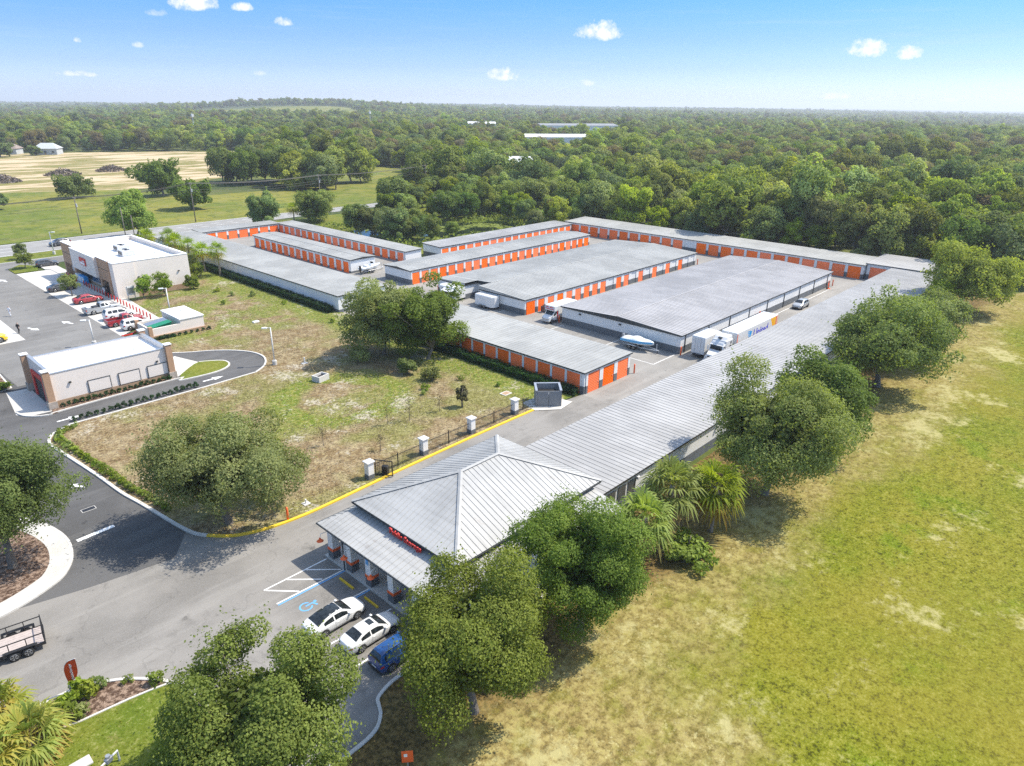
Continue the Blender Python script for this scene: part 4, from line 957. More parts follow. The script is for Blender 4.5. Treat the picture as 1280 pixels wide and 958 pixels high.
for k, (x, y) in enumerate(((31.4, 91.5), )):
    u = thing('vacuum_station', (x, y, 0), 'red vacuum station on the pad behind the car wash', 'vacuum')
    MB().bbox(x - .4, x + .4, y - .4, y + .4, .1, 1.7, .06).build('cabinet', 'red_paint', u); MB().tube([(x, y, 1.7), (x, y, 2.1), (x + .2, y, 2.2)], .18, 8).build('dome', 'steel', u); MB().tube([(x + .3, y - .4, 1.3), (x + .5, y - .8, .9), (x + .5, y - .9, .3), (x + .2, y - .7, .1)], .05, 6).build('hose', 'black_plastic', u); MB().box(x - .5, x + .5, y - .5, y + .5, 0, .1).build('base', 'kerb_concrete', u)
# refuse yard of the store
rb = thing('refuse_yard', (38.5, 107, 0), 'cream walled refuse yard with a white roofed shed', 'building')
for b in ((34.4, 38.8, 104.2, 104.45, -.1, 1.55), (34.4, 34.65, 104.45, 109.2, -.1, 1.55), (34.4, 38.8, 109.2, 109.45, -.1, 1.55)): MB().box(*b).build('wall', 'cream_wall', rb)
MB().box(34.2, 34.7, 104.0, 104.5, -.1, 1.9).box(34.2, 34.7, 109.1, 109.6, -.1, 1.9).build('gate_pier', 'brown_wall', rb)
MB().box(34.35, 42.35, 103.93, 104.18, -.1, .5).build('plinth', 'tan_base', rb)
MB().box(38.8, 42.3, 104.2, 111.0, -.1, 2.1).build('shed_wall', 'cream_wall', rb); MB().box(38.7, 42.4, 104.1, 111.1, 2.1, 2.25).build('roof', 'white_membrane', rb); MB().tube([(40.6, 108, 2.2), (40.6, 108, 2.6)], .1, 8).build('vent_pipe', 'steel', rb)
u = thing('skip_bin', (36.6, 107, 0), 'green waste skip with grey lid inside the cream refuse yard', 'skip')
MB().add([(35.4, 105.6, .1), (37.8, 105.6, .1), (37.8, 108.2, .1), (35.4, 108.2, .1), (35.1, 105.4, 1.3), (38.0, 105.4, 1.7), (38.0, 108.4, 1.7), (35.1, 108.4, 1.3)], [(0, 3, 2, 1), (0, 1, 5, 4), (1, 2, 6, 5), (2, 3, 7, 6), (3, 0, 4, 7)]).build('bin', 'green_paint', u)
MB().add([(35.0, 105.35, 1.32), (38.05, 105.35, 1.72), (38.05, 106.9, 1.72), (35.0, 106.9, 1.32), (35.0, 105.35, 1.37), (38.05, 105.35, 1.77), (38.05, 106.9, 1.77), (35.0, 106.9, 1.37)], [(0, 1, 5, 4), (1, 2, 6, 5), (2, 3, 7, 6), (3, 0, 4, 7), (4, 5, 6, 7)]).build('lid', 'green_paint', u)
MB().add([(35.0, 106.92, 1.32), (38.05, 106.92, 1.72), (38.05, 108.45, 1.72), (35.0, 108.45, 1.32), (35.0, 106.92, 1.37), (38.05, 106.92, 1.77), (38.05, 108.45, 1.77), (35.0, 108.45, 1.37)], [(0, 1, 5, 4), (1, 2, 6, 5), (2, 3, 7, 6), (3, 0, 4, 7), (4, 5, 6, 7)]).build('lid', 'car_midgrey', u)

# grey block refuse enclosure of the storage site
ge = thing('bin_enclosure', (57.3, 47.9, 0), 'grey block bin enclosure with double gates beside the storage doors', 'enclosure', rz=math.radians(-44))
local(MB().box(-1.5, 1.5, 1.35, 1.55, 0, 2.0).box(-1.7, -1.5, -1.2, 1.55, 0, 2.0).box(1.5, 1.7, -1.2, 1.55, 0, 2.0), 'wall', 'block_grey', ge)
local(MB().box(-1.75, -1.45, -1.25, 1.6, 2.0, 2.07).box(1.45, 1.75, -1.25, 1.6, 2.0, 2.07).box(-1.45, 1.45, 1.3, 1.6, 2.0, 2.07), 'coping', 'steel', ge)
for s in (-1, 1): local(MB().box(min(.03 * s, 1.48 * s), max(.03 * s, 1.48 * s), -1.2, -1.12, .1, 1.95), 'gate', 'block_grey', ge)
ge.scale = (.88, .88, 1.0)
u = thing('skip_bin', (57.35, 48.05, 0), 'pale grey waste skip inside the grey block enclosure', 'skip', rz=math.radians(-44))
local(MB().bbox(-.95, .95, -.7, .9, .1, 1.3, .04), 'bin', 'galvanised', u); local(MB().box(-1, 1, -.75, .1, 1.3, 1.36), 'lid', 'car_silver', u); local(MB().box(-1, 1, .14, .95, 1.3, 1.36), 'lid', 'black_plastic', u)
structure('bin_pad', MB().poly([(54.6, 47.5), (56.9, 45.6), (59.6, 46.0), (58.8, 50), (55.2, 50)], 0.065), 'concrete')

# ------------------------------------------------------------------ boundary fence, gate, pillars
def pillar(x, y, lab):
    p = thing('fence_pillar', (x, y, 0), lab, 'pillar', 'capped fence pillars')
    MB().bbox(x - .32, x + .32, y - .32, y + .32, .55, 1.75, .02).build('shaft', 'white_wall', p); MB().bbox(x - .34, x + .34, y - .34, y + .34, 0, .55, .02).build('plinth', 'grey_base', p)
    MB().loft([[(x + a * s, y + b * s, z) for a, b in ((-1, -1), (1, -1), (1, 1), (-1, 1))] for s, z in ((.42, 1.75), (.42, 1.85), (.1, 1.98))]).build('cap', 'white_enamel', p)
for x, y, l in ((32.4, 48.3, 'white capped fence pillar beside the open black gate'), (39.0, 48.4, 'white capped fence pillar, second along from the black gate'), (45.6, 48.5, 'white capped fence pillar, third along from the black gate'), (52.4, 48.6, 'white capped fence pillar, last before the bin enclosure')): pillar(x, y, l)
fe = thing('railing_fence', (44, 48.4, 0), 'black picket railing fence between white capped pillars along the lawn', 'fence')
pk = MB(); 
for x0_, x1_ in ((32.8, 38.6), (39.4, 45.2), (46.0, 52.0), (52.8, 54.8)):
    ya = 48.3 + (x0_ - 32.4) * .015
    for z in (.2, 1.25): MB().box(x0_, x1_, ya - .02, ya + .02, z, z + .04).build('rail', 'black_metal', fe)
    k = x0_ + .12
    while k < x1_ - .05: pk.box(k - .008, k + .008, ya - .008, ya + .008, .08, 1.4); k += .13
    xm = (x0_ + x1_) / 2; MB().box(xm - .035, xm + .035, ya - .035, ya + .035, 0, 1.5).build('post', 'black_metal', fe)
pk.build('pickets', 'black_metal', fe, kind='stuff')
ga = thing('sliding_gate', (33.6, 47.7, 0), 'black sliding gate drawn open at the yard entrance', 'gate', rz=math.radians(-60))
local(MB().box(-.9, .9, -.03, .03, .1, .18).box(-.9, .9, -.03, .03, 1.6, 1.68).box(-.9, -.82, -.03, .03, .1, 1.68).box(.82, .9, -.03, .03, .1, 1.68), 'frame', 'black_metal', ga)
g_ = MB()
for k in range(11): g_.box(-.75 + k * .15 - .012, -.75 + k * .15 + .012, -.012, .012, .18, 1.6)
local(g_, 'pickets', 'black_metal', ga); local(MB().bbox(-.3, .3, .1, .55, 0, .95, .05), 'operator_box', 'black_plastic', ga)

# ------------------------------------------------------------------ vegetation
def quads_mesh(name, V, rnd, mat):
    n = len(V) // 4
    me = bpy.data.meshes.new(name); me.vertices.add(4 * n); me.vertices.foreach_set('co', V.astype(np.float32).ravel())
    me.loops.add(4 * n); me.loops.foreach_set('vertex_index', np.arange(4 * n, dtype=np.int32))
    me.polygons.add(n); me.polygons.foreach_set('loop_start', np.arange(0, 4 * n, 4, dtype=np.int32))
    me.update(calc_edges=True); me.validate()
    me.attributes.new('rnd', 'FLOAT', 'FACE').data.foreach_set('value', np.clip(rnd, 0, 1).astype(np.float32))
    me.materials.append(MATS[mat]); return me
def leaves_at(P, Nrm, size, rng, aspect=0.75, rand=0.65):
    """one small quad per point, roughly facing Nrm"""
    n = len(P); N = Nrm + rng.normal(0, rand, (n, 3)); N /= np.linalg.norm(N, axis=1)[:, None] + 1e-9
    T = np.cross(N, rng.normal(0, 1, (n, 3))); T /= np.linalg.norm(T, axis=1)[:, None] + 1e-9
    B = np.cross(N, T); s = size * rng.uniform(0.6, 1.35, (n, 1)); a = T * s * 0.5; b = B * s * 0.5 * aspect
    V = np.empty((n, 4, 3)); V[:, 0] = P - a - b * .3; V[:, 1] = P - a * .25 + b; V[:, 2] = P + a + b * .25; V[:, 3] = P + a * .25 - b
    return V.reshape(-1, 3)
def crown_points(rng, rx, ry, rz, zc, nblob, nleaf, blob=(0.22, 0.38), low=-0.35, core=0.12, irr=0.62):
    """clumped crown: leaves on the skins of many lobes set round an ellipsoid"""
    d = rng.normal(0, 1, (nblob * 4, 3)); d /= np.linalg.norm(d, axis=1)[:, None]
    d = d[d[:, 2] > low][:nblob]; nb = len(d)
    k = rng.uniform(0.42, 0.86, (nb, 1)) ** 0.8
    hz_ = np.hypot(d[:, 0], d[:, 1]) + 1e-6; zz = np.sign(d[:, 2]) * np.abs(d[:, 2]) ** 0.9; rho = (1 - np.abs(np.clip(zz, -.98, .98)) ** 2.8) ** (1 / 2.4)
    d = np.stack([d[:, 0] / hz_ * rho, d[:, 1] / hz_ * rho, zz], 1)
    W = rng.normal(0, 2.0, (5, 3)); ph = rng.uniform(0, 6.28, 5); mod = np.sin(d @ W.T + ph).sum(1) / 5      # uneven outline
    k = k * (1.0 + irr * mod[:, None])
    c = d * k * np.array([rx, ry, rz]); br = rng.uniform(*blob, nb) * (rx + ry + rz) / 3
    w = br ** 2; bi = rng.choice(nb, nleaf, p=w / w.sum())
    u = rng.normal(0, 1, (nleaf, 3)); u /= np.linalg.norm(u, axis=1)[:, None]
    u[:, 2] = np.where(rng.random(nleaf) < 0.35, np.abs(u[:, 2]), u[:, 2])
    rr = br[bi][:, None] * (0.72 + 0.38 * rng.random((nleaf, 1)) ** 1.2)
    P = c[bi] + u * rr * np.array([1, 1, 0.85])
    e = np.linalg.norm(P / np.array([rx, ry, rz]), axis=1)
    keep = (e > 0.5) | (rng.random(nleaf) < core)
    P, u, bi, e = P[keep], u[keep], bi[keep], e[keep]
    P[:, 2] += zc
    tone = 0.12 + rng.random(nb)[bi] * 0.46 + rng.random(len(P)) * 0.42
    return P, u * 0.8 + (P - np.array([0, 0, zc])) / np.array([rx, ry, rz]) * 0.5 + np.array([0, 0, .35]), tone, c + np.array([0, 0, zc])
def trunk_mesh(rng, h, r, tips, lean=0.3, mat='bark', name='trunk'):
    mb = MB(); fork = h
    top = (rng.normal(0, lean), rng.normal(0, lean), fork)
    mb.tube([(0, 0, -.3), (0, 0, .05), (top[0] * .4, top[1] * .4, fork * .5), top], [r * 1.5, r * 1.15, r * .9, r * .75], 8)
    for t in tips:
        m = (np.array(top) * .5 + np.array(t) * .5) + rng.normal(0, .25, 3) + np.array([0, 0, .2])
        mb.tube([top, tuple(m), tuple(t)], [r * .55, r * .32, r * .1], 6)
    return mb.mesh(name, mat, smooth=True)
def tree_meshes(seed, h, w, mat='oak_leaf', nleaf=9000, leaf=0.26, bole=0.10, nblob=60, flat=None, blob=(0.15, 0.34), low=-0.75, sprigs=0.06, wy=1.0, inner_share=.10):
    rng = np.random.default_rng(seed); z0 = h * bole; rz = (h - z0) / 2 * 1.0; zc = z0 + rz
    rx = w / 2 * .86; ry = rx * wy
    P, N, tone, C = crown_points(rng, rx, ry, rz * .88, zc, nblob, nleaf, blob, low)
    ns = int(nleaf * sprigs)
    if ns:                                   # loose shoots breaking the outline
        base = P[rng.integers(0, len(P), max(3, ns // 12))]
        dirs = (base - np.array([0, 0, zc])); dirs /= np.linalg.norm(dirs, axis=1)[:, None] + 1e-6
        ii = rng.integers(0, len(base), ns); t = rng.random((ns, 1))
        Q = base[ii] + (dirs[ii] + rng.normal(0, .15, (ns, 3))) * t * w * 0.08 + rng.normal(0, .12, (ns, 3))
        P = np.vstack([P, Q]); N = np.vstack([N, dirs[ii]]); tone = np.concatenate([tone, rng.random(ns) * .6 + .3])
    ni = int(nleaf * inner_share)                    # inner leaf mass, coloured dark for the shade between the lobes
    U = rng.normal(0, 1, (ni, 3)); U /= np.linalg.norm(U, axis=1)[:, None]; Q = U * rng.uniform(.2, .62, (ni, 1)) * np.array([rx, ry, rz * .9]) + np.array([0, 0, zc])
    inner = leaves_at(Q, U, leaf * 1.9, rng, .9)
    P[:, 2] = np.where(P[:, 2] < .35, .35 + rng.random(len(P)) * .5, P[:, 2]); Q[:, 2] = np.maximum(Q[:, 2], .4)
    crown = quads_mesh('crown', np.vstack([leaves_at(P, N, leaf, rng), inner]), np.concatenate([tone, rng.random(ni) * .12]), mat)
    tips = [tuple(C[i]) for i in rng.choice(len(C), min(8, len(C)), replace=False)]
    trunk = trunk_mesh(rng, z0 + rz * .25, max(.1, w * .022), tips)
    return trunk, crown
def put_tree(name, meshes, loc, label, group=None, rz=0.0, scale=1.0, cat='tree'):
    t = thing(name, loc, label, cat, group, rz); s = scale if isinstance(scale, tuple) else (scale,) * 3; t.scale = s
    place('trunk', meshes[0], t, (0, 0, 0)); place('crown', meshes[1], t, (0, 0, 0))
    return t
# single trees of the site
SITE_TREES = [
 ('oak_tree', (6.0, 56.4), 11.4, 13.0, 'oak_leaf', 25500, 0.182, 11, 'oak on the mulched island beside the access road footpath'),
 ('oak_tree', (19.9, 50.5), 9.6, 13.6, 'oak_leaf', 25650, 0.212, 12, 'broad spreading oak inside the yellow kerb corner'),
 ('oak_tree', (10.0, 25.7), 8.5, 11.2, 'bright_leaf', 28900, 0.175, 13, 'loose crowned oak on the entrance lawn beside the parking lot'),
 ('oak_tree', (20.6, 22.0), 9.6, 11.4, 'bright_leaf', 32300, 0.167, 14, 'oak at the corner of the porch shading the end of the parking row'),
 ('oak_tree', (30.2, 21.8), 10.2, 9.6, 'dark_leaf', 28900, 0.167, 15, 'dense dark oak against the office roof edge'),
 ('oak_tree', (55.4, 20.6), 11.2, 15.4, 'oak_leaf', 29700, 0.221, 16, 'largest oak overhanging the long roof beside the fan palms'),
 ('oak_tree', (69.0, 21.4), 9.4, 11.5, 'oak_leaf', 11000, .28, 17, 'smaller oak tucked behind the largest oak of the roof row'),
 ('oak_tree', (90.0, 21.8), 11.2, 16.6, 'oak_leaf', 15000, .32, 18, 'wide oak halfway along the long roof behind a bright palm'),
 ('oak_tree', (103, 21.8), 9.6, 13.0, 'oak_leaf', 10000, .34, 19, 'oak crowding the wide oak halfway along the long roof'),
 ('oak_tree', (136.5, 23.0), 12.4, 16.5, 'bright_leaf', 13000, .40, 20, 'pale green oak at the far end of the long roof by the wood'),
 ('oak_tree', (54.4, 75.2), 11.4, 12.4, 'oak_leaf', 15000, .30, 21, 'dark oak at the end of the white walled block hedge'),
 ('oak_tree', (57.2, 69.2), 11.4, 12.0, 'oak_leaf', 14000, .30, 22, 'dark oak standing at the end of the door block hedge'),
 ('oak_tree', (64.5, 191.5), 12.2, 11.8, 'bright_leaf', 7000, .50, 23, 'tall green tree between the store and the highway'),
 ('oak_tree', (96.8, 186.0), 9.6, 10.6, 'oak_leaf', 6000, .50, 24, 'round tree on the verge behind the short orange row'),
 ('oak_tree', (110.5, 182.0), 10.0, 13.0, 'oak_leaf', 7000, .50, 25, 'spreading tree on the verge behind the pond row'),
 ('oak_tree', (108.6, 143.0), 7.8, 9.6, 'oak_leaf', 6000, .45, 26, 'tree standing at the pond edge'),
 ('oak_tree', (103.2, 271.5), 13.6, 19.0, 'dark_leaf', 6000, .75, 27, 'large dark round tree in the pasture before the cleared land'),
 ('oak_tree', (96.0, 231.0), 9.4, 13.6, 'dark_leaf', 5000, .70, 28, 'low bushy dark tree in the pasture near the highway poles'),
 ('oak_tree', (78.0, 286.0), 8.4, 14.4, 'dark_leaf', 3600, .70, 29, 'open spreading tree in the pasture below the brush piles'),
 ('oak_tree', (108.0, 520.0), 9.0, 16.0, 'dark_leaf', 2400, 1.0, 31, 'dark tree in front of the brown roofed house'),
 ('oak_tree', (127.0, 523.0), 6.0, 9.0, 'dark_leaf', 1600, .9, 32, 'low dark tree in front of the grey sided house'),
 ('oak_tree', (51.0, 271.0), 7.0, 9.0, 'dark_leaf', 3600, .70, 30, 'small dark tree at the pasture edge beside a sand slope'),
]
for nm, (x, y), h, w, mt, nl, lf, sd, lab in SITE_TREES:
    put_tree(nm, tree_meshes(sd, h, w, mt, int(nl * 2.4), lf * .78, nblob=64 if w > 9 else 46, bole=.02 if sd > 20 else .10, low=-.95 if sd > 20 else -.75), (x, y, 0), lab, rz=sd * 0.7)
small = [('lot_tree', (34.4, 139.6), 4.1, 3.6, 'oak_leaf', 'small round tree in the store parking beside the red sedan'), ('lot_tree', (34.6, 169.8), 3.4, 3.6, 'oak_leaf', 'small tree on the grassed island by the parked dark hatchback'),
         ('lot_tree', (36.6, 181.0), 3.4, 3.4, 'dark_leaf', 'small tree on the highway verge beyond the grassed island'), ('lot_tree', (28.0, 183.0), 3.4, 3.4, 'dark_leaf', 'small tree on the verge beside the store driveway'),
         ('bush', (42.6, 128.2), 4.6, 3.7, 'bright_leaf', 'tall bush at the store end wall by the notice board'), ('bush', (45.9, 127.6), 4.6, 4.2, 'bright_leaf', 'second tall bush at the store end wall'), ('bush', (51.4, 129.2), 2.7, 2.8, 'bright_leaf', 'small bush at the back corner of the store'),
         ('bush', (12.2, 99.5), 3.4, 5.0, 'oak_leaf', 'rounded bush in the bed outside the car wash entrance'), ('bush', (14.4, 96.9), 1.2, 2.0, 'lime_leaf', 'low bright green shrub by the car wash apron'),
         ('sapling', (49.6, 54.2), 2.6, 1.5, 'dry_leaf', 'young brown leaved sapling on the lawn by the fence'),
         ('bush', (52.5, 62.8), 1.9, 3.2, 'bright_leaf', 'straggling shrub below the two dark oaks'), ('bush', (52.0, 66.8), 2.2, 2.8, 'oak_leaf', 'dark shrub below the two dark oaks'),
         ('bush', (57.6, 143.5), 4.4, 4.0, 'bright_leaf', 'leafy bush in the palm row behind the store'), ('bush', (56.4, 138.0), 3.2, 3.4, 'bright_leaf', 'low leafy bush in the palm row behind the store'), ('bush', (57.8, 150.5), 4.2, 4.2, 'oak_leaf', 'darker bush in the palm row behind the store')]
for i, (nm, (x, y), h, w, mt, lab) in enumerate(small):
    put_tree(nm, tree_meshes(60 + i, h, w, mt, 3000 if h > 2 else 1100, .2, bole=.04 if nm == 'bush' else .2, nblob=26, blob=(.26, .40)), (x, y, 0), lab, cat='bush' if nm == 'bush' else 'tree')
# fine leafless saplings on the rough ground
def twig(seed, h):
    rng = np.random.default_rng(seed); mb = MB(); mb.tube([(0, 0, -.1), (.03, .02, h * .5), (.05, 0, h)], [.04, .028, .01], 5)
    for k in range(12):
        z = h * rng.uniform(.35, .95); a = rng.uniform(0, 6.28); l = h * rng.uniform(.12, .3)
        mb.tube([(.03, .01, z), (.03 + l * math.cos(a), .01 + l * math.sin(a), z + l * .8)], [.014, .004], 4)
    return mb.mesh('stem', 'bark')
for i, (x, y, h) in enumerate(((46.8, 55.0, 2.0), (43.0, 55.6, 2.6), (40.6, 56.4, 2.2), (36.4, 52.0, 1.8), (33.0, 57.0, 2.0), (29.0, 55.0, 1.6))):
    t = thing('bare_sapling', (x, y, .05), 'thin almost bare sapling on the rough lawn', 'sapling', 'bare saplings on the lawn'); place('stem', twig(i, h), t, (0, 0, 0))
    rng = np.random.default_rng(90 + i); P = rng.normal(0, 1, (90, 3)) * np.array([h * .16, h * .16, h * .2]) + np.array([0, 0, h * .75]); place('foliage', quads_mesh('foliage', leaves_at(P, P * 0 + np.array([0, 0, 1.]), .14, rng), rng.random(90), 'dry_leaf'), t, (0, 0, 0))

# palms
def palm_meshes(seed, h, R, nfr=34, mat='palm_leaf', nl=15, boot=True):
    rng = np.random.default_rng(seed); V = []; T = []
    for k in range(nfr):
        f = k / nfr; az = k * 2.39996 + rng.normal(0, .2); elev = math.radians(78 - 128 * f ** 0.85) + rng.normal(0, .1)
        d = np.array([math.cos(az) * math.cos(elev), math.sin(az) * math.cos(elev), math.sin(elev)]); pl = R * rng.uniform(.42, .6)
        base = np.array([0, 0, h]); hub = base + d * pl + np.array([0, 0, -.06 * R])
        s = np.cross(d, [0, 0, 1.]); s /= np.linalg.norm(s) + 1e-6; n = np.cross(s, d)
        w = .03; V += [base - s * w, base + s * w, hub + s * w, hub - s * w]; T.append(.5)
        tone = .55 + .45 * rng.random() if f < .68 else .32 * rng.random()
        for j in range(nl):
            a = math.radians(-105 + 210 * j / (nl - 1)); L = R * rng.uniform(.5, .66) * (1 - .18 * abs(a) / 1.8)
            dd = d * math.cos(a) + s * math.sin(a) + n * rng.normal(0.05, .1); tip1 = hub + dd * L * .6; tip2 = hub + dd * L + np.array([0, 0, -L * (.28 + .3 * f)])
            sd = np.cross(dd, n); sd /= np.linalg.norm(sd) + 1e-6; ww = L * .058
            V += [hub - sd * ww * .4, hub + sd * ww * .4, tip1 + sd * ww, tip1 - sd * ww, tip1 - sd * ww, tip1 + sd * ww, tip2 + sd * .01, tip2 - sd * .01]
            t = tone + rng.normal(0, .08); T += [t, t]
    cr = quads_mesh('crown', np.array(V), np.array(T), mat)
    mb = MB(); bx, by = rng.normal(0, .12, 2); zs = np.linspace(-.2, h, 8); r = .17 if R > 1.4 else .12
    mb.tube([(bx * math.sin(z / max(h, .1) * 3.0), by * math.sin(z / max(h, .1) * 3.0), z) for z in zs], [r * 1.3] + [r] * 5 + [r * 1.25, r * 1.05], 9)
    return mb.mesh('trunk', 'palm_bark', smooth=True), cr
PA = [palm_meshes(1, 3.4, 2.1), palm_meshes(2, 4.1, 2.3, 38), palm_meshes(3, 3.6, 2.2)]
PH = [palm_meshes(4, 4.6, 1.9, 26, nl=11), palm_meshes(5, 4.0, 2.0, 26, nl=11)]
for i, (x, y, k, s, l) in enumerate(((39.2, 23.0, 0, 1.18, 'fan palm beside the dark oak, first of three by the office end'), (43.6, 23.4, 1, 1.15, 'tallest fan palm of three between the dark oak and the largest oak'), (46.6, 21.2, 2, 1.18, 'fan palm touching the largest oak, last of three'), (85.8, 23.6, 2, 1.3, 'bright fan palm in front of the wide oak halfway along the roof'), (131.0, 25.0, 0, 1.25, 'bright fan palm in front of the pale green oak'))):
    put_tree('fan_palm', PA[k], (x, y, 0), l, rz=i * 1.3, scale=s, cat='palm')
for x, y, k, l, s in ((59.4, 158.0, 0, 'fan palm behind the store near the highway end', 1.15), (58.6, 152.5, 1, 'fan palm behind the middle of the store', 1.2), (58.9, 147.0, 0, 'fan palm in the row behind the store roof units', 1.05), (59.3, 141.5, 1, 'fan palm in the row above the bushes behind the store', 1.1), (59.9, 136.0, 0, 'fan palm with clear trunk at the store end of the palm row', 1.12), (56.6, 163.0, 1, 'fan palm behind the far corner of the store', 1.2), (104.8, 184.5, 1, 'fan palm on the verge, first of a pair by the highway', 1.05), (111.2, 187.0, 0, 'fan palm on the verge, second of a pair by the highway', 1.0),
                     (57.8, 166.0, 0, 'short fan palm at the end of the palm row nearest the tall green tree', .95), (114.8, 172.0, 1, 'fan palm at the end of the pond row', 1.0)):
    put_tree('fan_palm', PH[k], (x, y, 0), l, rz=x, scale=s, cat='palm')
GP = [palm_meshes(7, 1.5, 2.0, 34, 'gold_palm_leaf', 17), palm_meshes(8, 1.3, 2.1, 36, 'gold_palm_leaf', 17)]
put_tree('golden_palm', GP[0], (1.5, 40.2, 0), 'yellowing low palm in the mulch bed beside the utility trailer', cat='palm', scale=1.0)
put_tree('golden_palm', GP[1], (2.4, 37.0, 0), 'yellowing low palm at the lawn edge by the white slab', cat='palm', scale=1.0)
put_tree('golden_palm', GP[0], (0.3, 36.6, 0), 'yellowing low palm behind the two palms of the mulch bed', cat='palm', scale=1.05, rz=2)

# hedges and small shrubs
def leafy_box(name, x0, x1, y0, y1, h, label, n, leaf=.2, mat='hedge_leaf', z0=0.0):
    rng = np.random.default_rng(int(x0 * 7 + y0)); t = thing(name, ((x0 + x1) / 2, (y0 + y1) / 2, z0), label, 'hedge')
    a = np.array([(y1 - y0) * (x1 - x0), (y1 - y0) * h, (y1 - y0) * h, (x1 - x0) * h, (x1 - x0) * h]); f = rng.choice(5, n, p=a / a.sum())
    U = rng.random((n, 3)); P = np.stack([x0 + U[:, 0] * (x1 - x0), y0 + U[:, 1] * (y1 - y0), U[:, 2] * h], 1); N = np.zeros((n, 3))
    for k, (ax, v, nn) in enumerate(((2, h, (0, 0, 1)), (0, x0, (-1, 0, .3)), (0, x1, (1, 0, .3)), (1, y0, (0, -1, .3)), (1, y1, (0, 1, .3)))):
        P[f == k, ax] = v; N[f == k] = nn
    wav = .09 * np.sin(P[:, 1] * 1.7) + .07 * np.sin(P[:, 0] * 2.3 + P[:, 1] * 3.1); P += rng.normal(0, .07, (n, 3)); P += N * wav[:, None]
    P[:, 2] = np.maximum(P[:, 2], .03)
    P -= np.array([(x0 + x1) / 2, (y0 + y1) / 2, 0])
    place('foliage', quads_mesh('foliage', leaves_at(P, N, leaf, rng, .7), rng.random(n), mat), t, (0, 0, 0))
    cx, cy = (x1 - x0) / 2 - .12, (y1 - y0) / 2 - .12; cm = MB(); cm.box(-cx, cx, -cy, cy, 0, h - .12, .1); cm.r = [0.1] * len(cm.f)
    place('dark_core', cm.mesh('dark_core', mat), t, (0, 0, 0))  # solid box coloured dark for the shaded inside of the hedge
leafy_box('clipped_hedge', 60.4, 61.7, 49.0, 80.0, 1.0, 'clipped dark hedge below the orange doors facing the lawn', 9000)
leafy_box('clipped_hedge', 60.9, 61.9, 46.9, 48.6, .9, 'short clipped hedge between the bin enclosure and the corner door', 900)
leafy_box('clipped_hedge', 60.0, 61.2, 98.0, 146.0, 1.1, 'long clipped hedge along the foot of the white walled block', 9000, .24)
leafy_box('clipped_hedge', 34.6, 37.6, 103.2, 103.7, .4, 'low grass hedge below the refuse yard wall', 500)
def shrub_mesh(seed, mat, r=.32, n=260, leaf=.13):
    rng = np.random.default_rng(seed); P, N, tone, _ = crown_points(rng, r, r, r * .95, r * .95, 9, n, (.4, .6), -.8, .5); P[:, 2] = np.maximum(P[:, 2], .02); return quads_mesh('shrub', leaves_at(P, N, leaf, rng), tone, mat)
SH = [shrub_mesh(i, 'hedge_leaf') for i in range(2)]; SB = [shrub_mesh(5 + i, 'bright_leaf', .34) for i in range(2)]
def shrub(me, x, y, lab, grp, s=1.0, z=.06):
    o = place('shrub', me, None, (x, y, z), x * 3.1, (s, s, s)); tag(o, lab, 'shrub', grp)
rs = random.Random(4)
for k in range(19): shrub(SH[k % 2], 17.6 + k * .74, 81.6 + k * .012, 'small clipped shrub in the row along the car wash lane', 'shrubs along the car wash lane', rs.uniform(.85, 1.1))
for k in range(19): shrub(SH[k % 2], 17.9 + k * .66, 86.5, 'small clipped shrub at the foot of the car wash wall', 'shrubs below the car wash wall', rs.uniform(.75, 1.05), .1)
for k in range(9): shrub(SH[k % 2], 35.4 + k * .88, 103.2, 'small clipped shrub at the foot of the refuse yard wall', 'shrubs below the refuse yard wall', rs.uniform(.8, 1.0))
WL = offset_line(WHI, .95)
for i in range(len(WL) - 1):
    a, b = Vector(WL[i]), Vector(WL[i + 1]); L = (b - a).length; m = max(1, round(L / .55))
    for j in range(m):
        q = a + (b - a) * (j + .5) / m
        if q.y > 55.5: shrub(SB[j % 2], q.x, q.y, 'small green shrub in the curving row inside the white kerb', 'shrubs inside the white kerb', rs.uniform(.85, 1.15))
for x, y, s, k, l in ((4.9, 39.3, 2.0, 0, 'green shrub at the foot of the orange feather flag'), (5.6, 39.0, 1.7, 1, 'green shrub beside the feather flag bed stones'), (4.4, 38.4, 1.9, 0, 'light shrub in the mulch bed between flag and lawn'), (5.0, 38.0, 1.3, 1, 'grey green shrub at the edging of the mulch bed'), (6.4, 39.6, 1.2, 0, 'low yellow green shrub by the mulch bed kerb'), (8.9, 37.4, 1.3, 1, 'pale grassy clump at the tip of the mulch bed'), (7.8, 38.6, .8, 0, 'tiny shrub on the kerb side of the mulch bed'), (3.5, 39.2, 1.3, 1, 'small shrub between the yellowing palms and the flag')):
    shrub(SB[k], x, y, l, None, s)
for i, (x, y, s) in enumerate(((50.0, 61.0, 1.3), (48.8, 60.0, 1.0), (55.0, 60.5, 1.2), (57.6, 93.0, 1.3), (56.8, 117, 1.6), (54.0, 119.5, 1.4), (53.5, 124, 1.5), (50.5, 115, 1.2), (58, 108, 1.2), (57, 55.5, 1.0))):
    shrub(SB[i % 2], x, y, 'scruffy weed clump on the rough ground', 'weed clumps on the rough ground', s)
